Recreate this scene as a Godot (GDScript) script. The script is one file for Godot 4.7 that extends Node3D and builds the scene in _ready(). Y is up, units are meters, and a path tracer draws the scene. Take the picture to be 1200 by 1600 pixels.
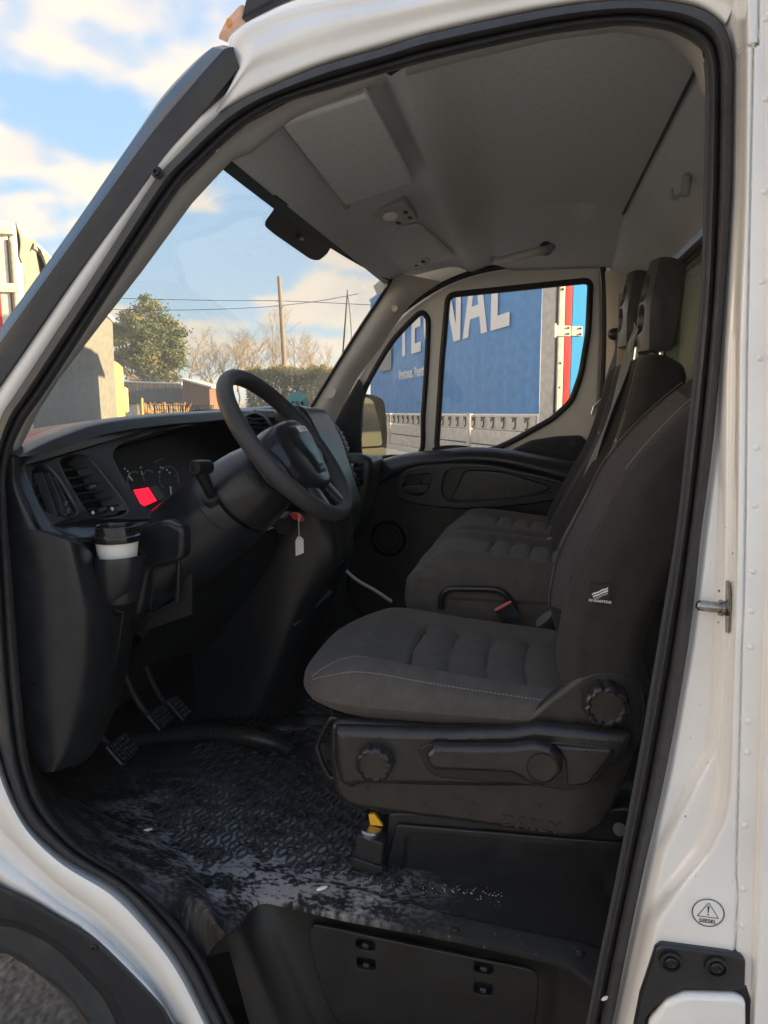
extends Node3D
# A van cab seen through its open door, in metres: forward is -x, the far side of the cab is -z, the ground is y = 0.

class MB:
	var v := PackedVector3Array()
	var uvf = null
	func tri(a: Vector3, b: Vector3, c: Vector3) -> void:
		v.push_back(a); v.push_back(b); v.push_back(c)
	func quad(a: Vector3, b: Vector3, c: Vector3, d: Vector3) -> void:
		tri(a, b, c); tri(a, c, d)
	func grid(r: Array, wu := false, wv := false) -> void:
		var n := r.size()
		var m: int = r[0].size()
		for i in (n if wv else n - 1):
			var p: Array = r[i]
			var q: Array = r[(i + 1) % n]
			for j in (m if wu else m - 1):
				var k := (j + 1) % m
				quad(p[j], p[k], q[k], q[j])
	func slab(r: Array, off: Vector3) -> void:
		var n := r.size()
		var m: int = r[0].size()
		grid(r)
		var b := []
		for row in r:
			var t := []
			for p in row: t.push_back(p + off)
			t.reverse()
			b.push_back(t)
		grid(b)
		for j in m - 1:
			quad(r[0][j + 1], r[0][j], r[0][j] + off, r[0][j + 1] + off)
			quad(r[n - 1][j], r[n - 1][j + 1], r[n - 1][j + 1] + off, r[n - 1][j] + off)
		for i in n - 1:
			quad(r[i][0], r[i + 1][0], r[i + 1][0] + off, r[i][0] + off)
			quad(r[i + 1][m - 1], r[i][m - 1], r[i][m - 1] + off, r[i + 1][m - 1] + off)
	func fan(p: Array) -> void:
		var c := Vector3.ZERO
		for q in p: c += q
		c /= p.size()
		for i in p.size(): tri(c, p[i], p[(i + 1) % p.size()])
	func sweep(path: Array, prof: Array, closed := false, caps := true, scale := []) -> void:
		var n := path.size()
		var rows := []
		var up := Vector3.ZERO
		for i in n:
			var a: Vector3 = path[(i - 1 + n) % n] if closed or i > 0 else path[i]
			var b: Vector3 = path[(i + 1) % n] if closed or i < n - 1 else path[i]
			var t := (b - a).normalized()
			if i == 0:
				up = Vector3.UP if absf(t.y) < 0.9 else Vector3.BACK
			up = (up - t * up.dot(t)).normalized()
			var s := t.cross(up)
			var k: float = scale[i] if scale.size() else 1.0
			var row := []
			for q in prof: row.push_back(path[i] + (s * q.x + up * q.y) * k)
			rows.push_back(row)
		grid(rows, true, closed)
		if caps and not closed:
			fan(rows[0]); rows[-1].reverse(); fan(rows[-1])
	func tube(path: Array, r: float, n := 10, closed := false, scale := []) -> void:
		var prof := []
		for i in n: prof.push_back(Vector2.from_angle(TAU * i / n) * r)
		sweep(path, prof, closed, true, scale)
	func lathe(prof: Array, t: Transform3D, n := 24, lobes := 0, depth := 0.0) -> void:
		var rows := []
		for q in prof:
			var row := []
			for i in n:
				var a := TAU * i / n
				var r: float = q.x * (1.0 - depth * maxf(0.0, cos(a * lobes)) * (1.0 if q.x > prof[0].x * 0.6 else 0.0)) if lobes else q.x
				row.push_back(t * Vector3(cos(a) * r, q.y, sin(a) * r))
			rows.push_back(row)
		grid(rows, true)
		fan(rows[-1])
		rows[0].reverse()
		fan(rows[0])
	func otri(a: Vector3, b: Vector3, c: Vector3, o: Vector3) -> void:
		if (c - a).cross(b - a).dot(a + b + c - o * 3.0) < 0.0: tri(a, c, b)
		else: tri(a, b, c)
	func box(c: Vector3, s: Vector3, bev := 0.0, q := Basis()) -> void:
		var h := s * 0.5
		bev = minf(bev, minf(h.x, minf(h.y, h.z)) * 0.98)
		var V := func(g: Vector3, k: int) -> Vector3:
			var p := Vector3(g.x * (h.x - bev), g.y * (h.y - bev), g.z * (h.z - bev))
			p[k] = g[k] * h[k]
			return c + q * p
		for k in 3:
			var a := (k + 1) % 3
			var b := (k + 2) % 3
			for s1 in [-1.0, 1.0]:
				var g := []
				for w in [[-1, -1], [1, -1], [1, 1], [-1, 1]]:
					var e := Vector3.ZERO
					e[k] = s1; e[a] = w[0]; e[b] = w[1]
					g.push_back(e)
				otri(V.call(g[0], k), V.call(g[1], k), V.call(g[2], k), c)
				otri(V.call(g[0], k), V.call(g[2], k), V.call(g[3], k), c)
				if bev > 0.0:
					for s2 in [-1.0, 1.0]:
						var e1 := Vector3.ZERO
						e1[k] = s1; e1[a] = s2; e1[b] = -1.0
						var e2 := e1
						e2[b] = 1.0
						otri(V.call(e1, k), V.call(e1, a), V.call(e2, a), c)
						otri(V.call(e1, k), V.call(e2, a), V.call(e2, k), c)
		if bev > 0.0:
			for i in 8:
				var g := Vector3(1 if i & 1 else -1, 1 if i & 2 else -1, 1 if i & 4 else -1)
				otri(V.call(g, 0), V.call(g, 1), V.call(g, 2), c)
	func blob(t: Transform3D, h: Vector3, e := 2.5, n := 20) -> void:
		var rows := []
		for i in n + 1:
			var f := PI * (float(i) / n - 0.5)
			var row := []
			for j in n * 2:
				var g := TAU * j / (n * 2)
				var d := Vector3(cos(f) * cos(g), sin(f), cos(f) * sin(g))
				var k := pow(pow(absf(d.x), e) + pow(absf(d.y), e) + pow(absf(d.z), e), 1.0 / e)
				row.push_back(t * (d / k * h))
			rows.push_back(row)
		grid(rows, true)
	# a plate with rounded-off rim: OUTLINE and HOLES are flat polygons that F(point, depth) lays into space
	func plate(outline: Array, f: Callable, thick: float, bev := 0.0, holes := [], inset := 4.0) -> void:
		var o := ccw(outline)
		var hs := []
		for h in holes:
			var g := ccw(h)
			g.reverse()
			hs.push_back(g)
		var face := inner(o, inset) if bev > 0.0 else o
		if face.is_empty():
			face = o
			bev = 0.0
		var poly := PackedVector2Array()
		for q in face:
			if poly.is_empty() or (poly[-1].distance_squared_to(q) > 1e-9 and poly[0].distance_squared_to(q) > 1e-9): poly.push_back(q)
		for h in hs: poly = bridge(poly, PackedVector2Array(shrink(h, inset * 0.4) if bev > 0.0 else h))
		var ix := Geometry2D.triangulate_polygon(poly)
		if ix.is_empty(): print('plate without face: ', outline.slice(0, 3))
		for i in range(0, ix.size(), 3):
			tri(f.call(poly[ix[i]], 0.0), f.call(poly[ix[i + 1]], 0.0), f.call(poly[ix[i + 2]], 0.0))
			tri(f.call(poly[ix[i]], thick), f.call(poly[ix[i + 2]], thick), f.call(poly[ix[i + 1]], thick))
		var rims := [[o, face]]
		for h in hs: rims.push_back([h, shrink(h, inset * 0.4) if bev > 0.0 else h])
		for g in rims:
			var n: int = g[0].size()
			for i in n:
				var k := (i + 1) % n
				var a: Vector3 = f.call(g[1][i], 0.0)
				var b: Vector3 = f.call(g[1][k], 0.0)
				if bev > 0.0:
					for e in [[0.5, 0.134], [0.134, 0.5], [0.0, 1.0]]:
						var a1: Vector3 = f.call(g[0][i].lerp(g[1][i], e[0]), bev * e[1])
						var b1: Vector3 = f.call(g[0][k].lerp(g[1][k], e[0]), bev * e[1])
						quad(b, a, a1, b1)
						a = a1; b = b1
				quad(b, a, f.call(g[1][i], thick), f.call(g[1][k], thick))
	static func ccw(p: Array) -> Array:
		var s := 0.0
		for i in p.size(): s += p[i].cross(p[(i + 1) % p.size()])
		var r := p.duplicate()
		if s < 0.0: r.reverse()
		return r
	static func inner(p: Array, d: float) -> Array:   # each outline point moved to the nearest spot of the outline set in by D
		var best := PackedVector2Array()
		for s in [-d, d]:
			for q in Geometry2D.offset_polygon(PackedVector2Array(p), s, Geometry2D.JOIN_MITER):
				if absf(area(q)) < absf(area(PackedVector2Array(p))) and absf(area(q)) > absf(area(best)): best = q
		if best.size() < 3: return []
		var r := []
		for v0 in p:
			var bp := best[0]
			for i in best.size():
				var c := Geometry2D.get_closest_point_to_segment(v0, best[i], best[(i + 1) % best.size()])
				if c.distance_squared_to(v0) < bp.distance_squared_to(v0): bp = c
			r.push_back(bp)
		return r
	static func area(p: PackedVector2Array) -> float:
		var s := 0.0
		for i in p.size(): s += p[i].cross(p[(i + 1) % p.size()])
		return s
	static func shrink(p: Array, d: float) -> Array:
		var r := []
		var n := p.size()
		for i in n:
			var a: Vector2 = (p[i] - p[(i - 1 + n) % n]).normalized()
			var b: Vector2 = (p[(i + 1) % n] - p[i]).normalized()
			var m := Vector2(-a.y - b.y, a.x + b.x)
			r.push_back(p[i] + m.normalized() * d / maxf(0.5, m.length() * 0.5))
		return r
	static func bridge(o: PackedVector2Array, h: PackedVector2Array) -> PackedVector2Array:
		var bi := 0
		var bj := 0
		var best := INF
		for i in o.size():
			for j in h.size():
				var d := o[i].distance_squared_to(h[j])
				if d < best: best = d; bi = i; bj = j
		var r := o.slice(0, bi + 1)
		for j in h.size() + 1: r.push_back(h[(bj + j) % h.size()])
		r.append_array(o.slice(bi))
		return r
	func mesh(crease := 50.0) -> ArrayMesh:
		var nt := v.size() / 3
		var fn := PackedVector3Array()
		fn.resize(nt)
		var at := {}
		for i in nt:
			fn[i] = (v[i * 3 + 2] - v[i * 3]).cross(v[i * 3 + 1] - v[i * 3])
			if crease > 0.0:
				for k in 3:
					var key := Vector3i((v[i * 3 + k] * 8000.0).round())
					if at.has(key): at[key].push_back(i)
					else: at[key] = PackedInt32Array([i])
		var nn := PackedVector3Array()
		nn.resize(v.size())
		var lim := cos(deg_to_rad(crease))
		for i in nt:
			var me := fn[i].normalized()
			for k in 3:
				var s := me * 1e-9
				if crease > 0.0:
					for j in at[Vector3i((v[i * 3 + k] * 8000.0).round())]:
						if fn[j].normalized().dot(me) > lim: s += fn[j]
				else:
					s = me
				nn[i * 3 + k] = s.normalized() if s.length_squared() > 1e-30 else Vector3.UP
		var a := []
		a.resize(Mesh.ARRAY_MAX)
		a[Mesh.ARRAY_VERTEX] = v
		a[Mesh.ARRAY_NORMAL] = nn
		if uvf != null:
			var uv := PackedVector2Array()
			uv.resize(v.size())
			for i in v.size(): uv[i] = uvf.call(v[i])
			a[Mesh.ARRAY_TEX_UV] = uv
		var m := ArrayMesh.new()
		m.add_surface_from_arrays(Mesh.PRIMITIVE_TRIANGLES, a)
		return m

# ---- camera, places and curves ----
const EYE := Vector3(0, 1.62, 1.05)
const FOCAL := 1130.0
var fwd: Vector3
var rgt: Vector3
var upv: Vector3
var rng := RandomNumberGenerator.new()
var used := {}
var M := {}
var noise := FastNoiseLite.new()

func aim() -> void:
	var p := atan(175.0 / FOCAL)
	var t := atan(225.0 * cos(p) / FOCAL)
	fwd = Vector3(-sin(t) * cos(p), -sin(p), -cos(t) * cos(p))
	rgt = Vector3(cos(t), 0, -sin(t))
	upv = rgt.cross(fwd)

func ray(px: float, py: float) -> Vector3:
	return fwd + rgt * ((px - 600.0) / FOCAL) - upv * ((py - 800.0) / FOCAL)
# where the sight line to a spot of the 1200 x 1600 photograph meets a plane of the van
func at(px: float, py: float, z: float) -> Vector3:
	var d := ray(px, py)
	return EYE + d * ((z - EYE.z) / d.z)
func ax(px: float, py: float, x: float) -> Vector3:
	var d := ray(px, py)
	return EYE + d * ((x - EYE.x) / d.x)
func ay(px: float, py: float, y: float) -> Vector3:
	var d := ray(px, py)
	return EYE + d * ((y - EYE.y) / d.y)
func ap(px: float, py: float, pl: Plane) -> Vector3:
	var d := ray(px, py)
	return EYE + d * ((pl.d - pl.normal.dot(EYE)) / pl.normal.dot(d))
# near and far body sides, which lean in above the waist
func nz(px: float, py: float, off := 0.0) -> Vector3:
	var p := at(px, py, off)
	for i in 3: p = at(px, py, off - 0.11 * maxf(0.0, p.y - 1.3))
	return p
func fz(px: float, py: float, off := 0.0) -> Vector3:
	var p := at(px, py, -1.9 + off)
	for i in 3: p = at(px, py, -1.9 + off + 0.09 * maxf(0.0, p.y - 1.4))
	return p
func V(x: float, y: float) -> Vector2:
	return Vector2(x, y)
func pts(a: Array) -> Array:
	var r := []
	for i in range(0, a.size(), 2): r.push_back(Vector2(a[i], a[i + 1]))
	return r
func cr(p: Array, k := 6, closed := false) -> Array:   # a smooth curve through the points
	var r := []
	var n := p.size()
	for i in (n if closed else n - 1):
		var a = p[(i - 1 + n) % n] if closed or i > 0 else p[i] * 2.0 - p[i + 1]
		var b = p[i]
		var c = p[(i + 1) % n]
		var d = p[(i + 2) % n] if closed or i < n - 2 else c * 2.0 - b
		for j in k: r.push_back(b.cubic_interpolate(c, a, d, float(j) / k))
	if not closed: r.push_back(p[-1])
	return r
func rnd(p: Array, rad: float, k := 4) -> Array:   # a polygon with its corners rounded
	var r := []
	var n := p.size()
	for i in n:
		var a: Vector2 = p[(i - 1 + n) % n]
		var b: Vector2 = p[i]
		var c: Vector2 = p[(i + 1) % n]
		var d := minf(rad, minf(a.distance_to(b), b.distance_to(c)) * 0.45)
		var s := b + (a - b).normalized() * d
		var e := b + (c - b).normalized() * d
		for j in k + 1:
			var t := float(j) / k
			r.push_back(s.lerp(b, t).lerp(b.lerp(e, t), t))
	return r
func dense(p: Array, step: float) -> Array:
	var r := []
	for i in p.size():
		var a: Vector2 = p[i]
		var b: Vector2 = p[(i + 1) % p.size()]
		var k := maxi(1, int(ceil(a.distance_to(b) / step)))
		for j in k: r.push_back(a.lerp(b, float(j) / k))
	return r
func smooth_grid(r: Array, passes := 2) -> Array:
	for k in passes:
		var o := r.duplicate(true)
		for i in range(1, r.size() - 1):
			for j in range(1, r[0].size() - 1):
				o[i][j] = r[i][j] * 0.4 + (r[i - 1][j] + r[i + 1][j] + r[i][j - 1] + r[i][j + 1]) * 0.15
		r = o
	return r
func lut(t: Array, x: float) -> float:   # x0, y0, x1, y1, ...
	if x <= t[0]: return t[1]
	for i in range(2, t.size(), 2):
		if x <= t[i]: return lerpf(t[i - 1], t[i + 1], (x - t[i - 2]) / (t[i] - t[i - 2]))
	return t[-1]
func ss(a: float, b: float, x: float) -> float:
	return smoothstep(a, b, x)

# ---- naming ----
func numbered(n: String) -> String:
	used[n] = used.get(n, 0) + 1
	return n if used[n] == 1 else "%s_%03d" % [n, used[n] - 1]
func thing(called: String, label: String, category: String, base := Vector3.ZERO, group := "") -> Node3D:
	var o := Node3D.new()
	o.name = numbered(called)
	o.position = base
	o.set_meta("label", label); o.set_meta("category", category)
	if group: o.set_meta("group", group)
	add_child(o)
	return o
func origin_of(n: Node) -> Vector3:
	var p := Vector3.ZERO
	while n is Node3D and n != self:
		p += n.position
		n = n.get_parent()
	return p
func obj(called: String, b: MB, m: Material, parent: Node = self, crease := 50.0, label := "") -> MeshInstance3D:
	return put(called, b.mesh(crease), m, parent, label)
func put(called: String, mesh: Mesh, m: Material, parent: Node = self, label := "") -> MeshInstance3D:
	var o := MeshInstance3D.new()
	o.name = numbered(called) if parent == self else called
	o.mesh = mesh
	o.material_override = m
	if label: o.set_meta("label", label)
	parent.add_child(o, true)
	if parent != self: o.position = -origin_of(parent)
	return o
func tag(o: Node, label: String, category: String, group := "", kind := "") -> void:
	if label: o.set_meta("label", label)
	if category: o.set_meta("category", category)
	if group: o.set_meta("group", group)
	if kind: o.set_meta("kind", kind)
func words(text: String, size: float, depth: float, weight := 700, font := "Droid Sans") -> TextMesh:
	var t := TextMesh.new()
	var f := SystemFont.new()
	f.font_names = PackedStringArray([font]); f.font_weight = weight
	t.font = f; t.text = text; t.font_size = 64
	t.pixel_size = size / 46.0   # SIZE is the height of a capital
	t.depth = depth; t.curve_step = 1.0
	return t

# ---- materials ----
func mk(key: String, c: Color, rough: float, o := {}) -> StandardMaterial3D:
	var m := StandardMaterial3D.new()
	m.resource_name = key
	var s := c.linear_to_srgb()
	s.a = c.a
	m.albedo_color = s
	m.roughness = rough
	for k in o: m.set(k, o[k])
	M[key] = m
	return m
func tri_scale(m: StandardMaterial3D, s: float) -> void:
	m.uv1_triplanar = true
	m.uv1_scale = Vector3.ONE * s
func ntex(freq: float, oct := 3, size := 512, ramp := [], kind := FastNoiseLite.TYPE_SIMPLEX_SMOOTH, sd := 1) -> NoiseTexture2D:
	var n := FastNoiseLite.new()
	n.noise_type = kind; n.frequency = freq; n.fractal_octaves = oct; n.seed = sd
	var t := NoiseTexture2D.new()
	t.width = size; t.height = size; t.seamless = true; t.noise = n
	if ramp.size():
		var g := Gradient.new()
		g.offsets = PackedFloat32Array([0.0, 1.0]); g.colors = PackedColorArray([Color(ramp[0], ramp[0], ramp[0]), Color(ramp[1], ramp[1], ramp[1])])
		t.color_ramp = g
	return t
func materials() -> void:
	var grain := ntex(0.09, 3, 512, [], FastNoiseLite.TYPE_SIMPLEX_SMOOTH, 3)
	var wear := ntex(0.012, 5, 512, [0.72, 1.0], FastNoiseLite.TYPE_SIMPLEX_SMOOTH, 5)
	var fine := ntex(0.2, 2, 512, [0.55, 1.0], FastNoiseLite.TYPE_SIMPLEX_SMOOTH, 7)
	var scuff := ntex(0.01, 6, 512, [0.3, 0.62], FastNoiseLite.TYPE_SIMPLEX_SMOOTH, 9)
	# woven cloth: thread crossings with a tone that wanders
	var cloth := Image.create(512, 512, false, Image.FORMAT_RGB8)
	var nz2 := FastNoiseLite.new()
	nz2.frequency = 0.02; nz2.fractal_octaves = 4; nz2.seed = 12
	for y in 512:
		for x in 512:
			var w := 0.80 + 0.05 * sin(x * TAU / 8.0) * sin(y * TAU / 8.0) + 0.22 * (rng.randf() - 0.5)
			var big := nz2.get_noise_3d(cos(x * TAU / 512.0) * 60.0, sin(x * TAU / 512.0) * 60.0, absf(y - 256.0) * 0.7)
			w += big * 0.09
			cloth.set_pixel(x, y, Color(w, w, w))
	var ct := ImageTexture.create_from_image(cloth)
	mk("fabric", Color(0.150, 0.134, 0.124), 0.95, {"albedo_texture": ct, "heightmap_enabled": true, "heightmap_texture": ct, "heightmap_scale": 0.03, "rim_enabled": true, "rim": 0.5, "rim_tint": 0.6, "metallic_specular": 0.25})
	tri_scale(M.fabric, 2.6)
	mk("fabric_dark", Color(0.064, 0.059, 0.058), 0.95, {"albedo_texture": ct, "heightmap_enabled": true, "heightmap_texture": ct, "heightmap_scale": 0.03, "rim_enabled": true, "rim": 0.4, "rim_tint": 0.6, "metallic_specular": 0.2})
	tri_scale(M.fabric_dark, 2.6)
	mk("mesh_cloth", Color(0.135, 0.125, 0.132), 0.9, {"albedo_texture": ct, "heightmap_enabled": true, "heightmap_texture": ct, "heightmap_scale": 0.3, "metallic_specular": 0.3})
	tri_scale(M.mesh_cloth, 1.3)
	mk("thread", Color(0.27, 0.265, 0.26), 0.8)
	mk("headliner", Color(0.59, 0.62, 0.66), 0.97, {"albedo_texture": ntex(0.05, 5, 512, [0.93, 1.0]), "heightmap_enabled": true, "heightmap_texture": fine, "heightmap_scale": 0.02, "metallic_specular": 0.15})
	tri_scale(M.headliner, 2.0)
	for e in [["plastic", Color(0.021, 0.024, 0.030), 0.37], ["plastic_low", Color(0.013, 0.015, 0.019), 0.40], ["plastic_seat", Color(0.033, 0.031, 0.032), 0.36], ["plastic_grey", Color(0.050, 0.056, 0.064), 0.40]]:
		mk(e[0], e[1], e[2], {"albedo_texture": wear, "roughness_texture": wear, "heightmap_enabled": true, "heightmap_texture": grain, "heightmap_scale": 0.02})
		tri_scale(M[e[0]], 3.0)
	mk("scuffed", Color(0.036, 0.038, 0.042), 0.5, {"albedo_texture": scuff, "heightmap_enabled": true, "heightmap_texture": grain, "heightmap_scale": 0.03})
	tri_scale(M.scuffed, 2.3)
	mk("black", Color(0.012, 0.012, 0.013), 0.6)
	mk("gloss", Color(0.012, 0.012, 0.013), 0.14)
	mk("satin_rod", Color(0.015, 0.015, 0.016), 0.32)
	mk("trim_black", Color(0.022, 0.024, 0.03), 0.26, {"albedo_texture": wear, "roughness_texture": wear})
	tri_scale(M.trim_black, 2.0)
	mk("rubber", Color(0.052, 0.052, 0.058), 0.55, {"albedo_texture": wear, "heightmap_enabled": true, "heightmap_texture": grain, "heightmap_scale": 0.015})
	tri_scale(M.rubber, 4.0)
	mk("rubber_lint", Color(0.075, 0.082, 0.095), 0.9, {"albedo_texture": fine})
	tri_scale(M.rubber_lint, 5.0)
	var chalk := ntex(0.006, 5, 512, [0.95, 1.0], FastNoiseLite.TYPE_SIMPLEX_SMOOTH, 21)
	mk("paint", Color(0.88, 0.875, 0.86), 0.20, {"albedo_texture": chalk, "clearcoat_enabled": true, "clearcoat": 1.0, "clearcoat_roughness": 0.04})
	tri_scale(M.paint, 1.5)
	mk("paint_flat", Color(0.78, 0.76, 0.72), 0.42, {"albedo_texture": chalk})
	tri_scale(M.paint_flat, 2.0)
	mk("trim_light", Color(0.60, 0.57, 0.52), 0.62, {"albedo_texture": chalk, "heightmap_enabled": true, "heightmap_texture": grain, "heightmap_scale": 0.015})
	tri_scale(M.trim_light, 3.0)
	mk("trim_grey", Color(0.36, 0.365, 0.37), 0.65, {"albedo_texture": chalk})
	tri_scale(M.trim_grey, 3.0)
	mk("steel", Color(0.52, 0.50, 0.47), 0.34, {"metallic": 1.0, "albedo_texture": wear, "roughness_texture": fine})
	tri_scale(M.steel, 8.0)
	mk("chrome", Color(0.8, 0.8, 0.8), 0.15, {"metallic": 1.0})
	mk("mirror", Color(0.9, 0.92, 0.92), 0.03, {"metallic": 1.0})
	mk("worn_rubber", Color(0.082, 0.083, 0.086), 0.40, {"albedo_texture": fine})
	tri_scale(M.worn_rubber, 6.0)
	mk("arch_brown", Color(0.060, 0.052, 0.046), 0.9)
	mk("mirror_shell", Color(0.005, 0.005, 0.006), 0.9, {"metallic_specular": 0.12})
	mk("dusty_tyre", Color(0.42, 0.36, 0.31), 1.0, {"albedo_texture": ntex(0.14, 4, 512, [0.02, 1.0], FastNoiseLite.TYPE_CELLULAR, 8), "metallic_specular": 0.1})
	tri_scale(M.dusty_tyre, 1.3)
	mk("glass", Color(0.8, 0.95, 0.9, 0.04), 0.02, {"transparency": BaseMaterial3D.TRANSPARENCY_ALPHA})
	mk("glass_dark", Color(0.40, 0.52, 0.48, 0.42), 0.04, {"transparency": BaseMaterial3D.TRANSPARENCY_ALPHA})
	mk("windscreen_glass", Color(0.80, 0.88, 0.78, 0.085), 0.02, {"transparency": BaseMaterial3D.TRANSPARENCY_ALPHA})
	mk("headrest_skin", Color(0.085, 0.082, 0.08), 0.36, {"albedo_texture": wear})
	tri_scale(M.headrest_skin, 3.0)
	mk("clear", Color(1, 1, 1, 0.05), 0.05, {"transparency": BaseMaterial3D.TRANSPARENCY_ALPHA})
	mk("paper", Color(0.80, 0.78, 0.75), 0.85)
	mk("cardboard_cup", Color(0.84, 0.82, 0.78), 0.7)
	mk("white_print", Color(0.8, 0.8, 0.8), 0.6)
	mk("grey_print", Color(0.26, 0.27, 0.29), 0.6)
	mk("black_print", Color(0.03, 0.03, 0.03), 0.6)
	mk("red", Color(0.55, 0.02, 0.02), 0.4)
	mk("buckle_red", Color(0.62, 0.13, 0.12), 0.4)
	mk("yellow", Color(0.8, 0.42, 0.02), 0.5)
	mk("amber", Color(0.85, 0.38, 0.12, 0.55), 0.12, {"transparency": BaseMaterial3D.TRANSPARENCY_ALPHA})
	mk("teal_sticker", Color(0.22, 0.55, 0.55), 0.5)
	mk("belt", Color(0.035, 0.036, 0.038), 0.6, {"albedo_texture": fine})
	tri_scale(M.belt, 3.0)
	mk("belt_grey", Color(0.20, 0.225, 0.22), 0.6, {"albedo_texture": fine})
	tri_scale(M.belt_grey, 3.0)
	mk("wheel_rubber", Color(0.040, 0.040, 0.043), 0.58, {"heightmap_enabled": true, "heightmap_texture": ntex(0.12, 2, 512, [], FastNoiseLite.TYPE_CELLULAR, 4), "heightmap_scale": 0.05})
	tri_scale(M.wheel_rubber, 6.0)
	mk("felt", Color(0.15, 0.128, 0.11), 1.0, {"albedo_texture": ntex(0.25, 3, 512, [0.1, 1.0])})
	tri_scale(M.felt, 3.0)
	# the cab mat and the sill trim: black rubber with pale dried mud, drawn in metres of floor (u along the cab, v across it)
	var dn := FastNoiseLite.new()
	dn.seed = 31; dn.frequency = 0.016; dn.fractal_octaves = 6
	var df := FastNoiseLite.new()
	df.seed = 32; df.frequency = 0.08; df.fractal_octaves = 4
	var N := 896
	var im := Image.create(N, N, false, Image.FORMAT_RGB8)
	var im2 := Image.create(N, N, false, Image.FORMAT_RGB8)
	for y in N:
		for x in N:
			var X := -1.25 + 1.6 * x / N
			var Z := 0.1 - 1.1 * y / N
			var d := 0.0
			for s in [[-0.62, -0.36, 0.26, 0.22, 1.0], [-0.50, -0.22, 0.2, 0.09, 1.1], [-0.47, -0.15, 0.08, 0.05, 0.6], [-0.40, -0.2, 0.18, 0.10, 0.5], [-0.26, -0.2, 0.10, 0.05, 0.55], [-0.85, -0.3, 0.2, 0.2, 0.25], [-0.33, -0.14, 0.14, 0.03, 0.4]]:
				var q := pow((X - s[0]) / s[2], 2) + pow((Z - s[1]) / s[3], 2)
				d += s[4] * exp(-q)
			var a := dn.get_noise_2d(x, y * 1.4) * 0.75
			var b := df.get_noise_2d(x * 1.2, y * 1.5) * 0.9
			var smear := dn.get_noise_2d(x * 3.5 + y * 2.0, y * 0.5 + 400.0)
			var g := clampf(d * (0.24 + a * 1.3 + b * 1.0 + smear * 0.2) * 1.35, 0.0, 1.0)
			g *= 0.75 + 0.35 * rng.randf()
			if rng.randf() < 0.004 * (0.4 + d): g = 0.6 + 0.4 * rng.randf()
			var base := Color(0.017, 0.017, 0.018).lerp(Color(0.34, 0.325, 0.31), clampf(g * 0.9, 0, 1))
			im.set_pixel(x, y, base.linear_to_srgb())
			im2.set_pixel(x, y, Color(0.030, 0.031, 0.034).lerp(Color(0.34, 0.325, 0.31), clampf(g * 0.35, 0, 1)).linear_to_srgb())
	mk("sill_dirty", Color(0.8, 0.8, 0.82), 0.62, {"albedo_texture": ImageTexture.create_from_image(im), "texture_repeat": false, "metallic_specular": 0.3})
	mk("mat_worn", Color(1, 1, 1), 0.32, {"albedo_texture": ImageTexture.create_from_image(im2), "texture_repeat": false})
	mk("mat_dirty", Color(1, 1, 1), 0.34, {"albedo_texture": ImageTexture.create_from_image(im), "texture_repeat": false})

var mat_uv := func(p: Vector3) -> Vector2: return Vector2((p.x + 1.25) / 1.6, (0.1 - p.z) / 1.1)

func screw(p: Vector3, n: Vector3, r: float, m: Material, parent: Node, called := "screw") -> void:
	var b := MB.new()
	var q := Basis(Quaternion(Vector3.UP, n.normalized()))
	b.lathe([V(r * 1.5, 0), V(r * 1.5, r * 0.25), V(r * 1.2, r * 0.4), V(r, r * 0.4), V(r, r * 1.0), V(r * 0.75, r * 1.2), V(r * 0.5, r * 1.2), V(r * 0.35, r * 0.6)], Transform3D(q, p), 14)
	obj(called, b, m, parent, 35)

func flat(f: Callable, depth: Vector3) -> Callable:   # a mapping for plates: F lays the point, DEPTH is the way in
	return func(q: Vector2, d: float) -> Vector3: return f.call(q) + depth * d

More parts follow.
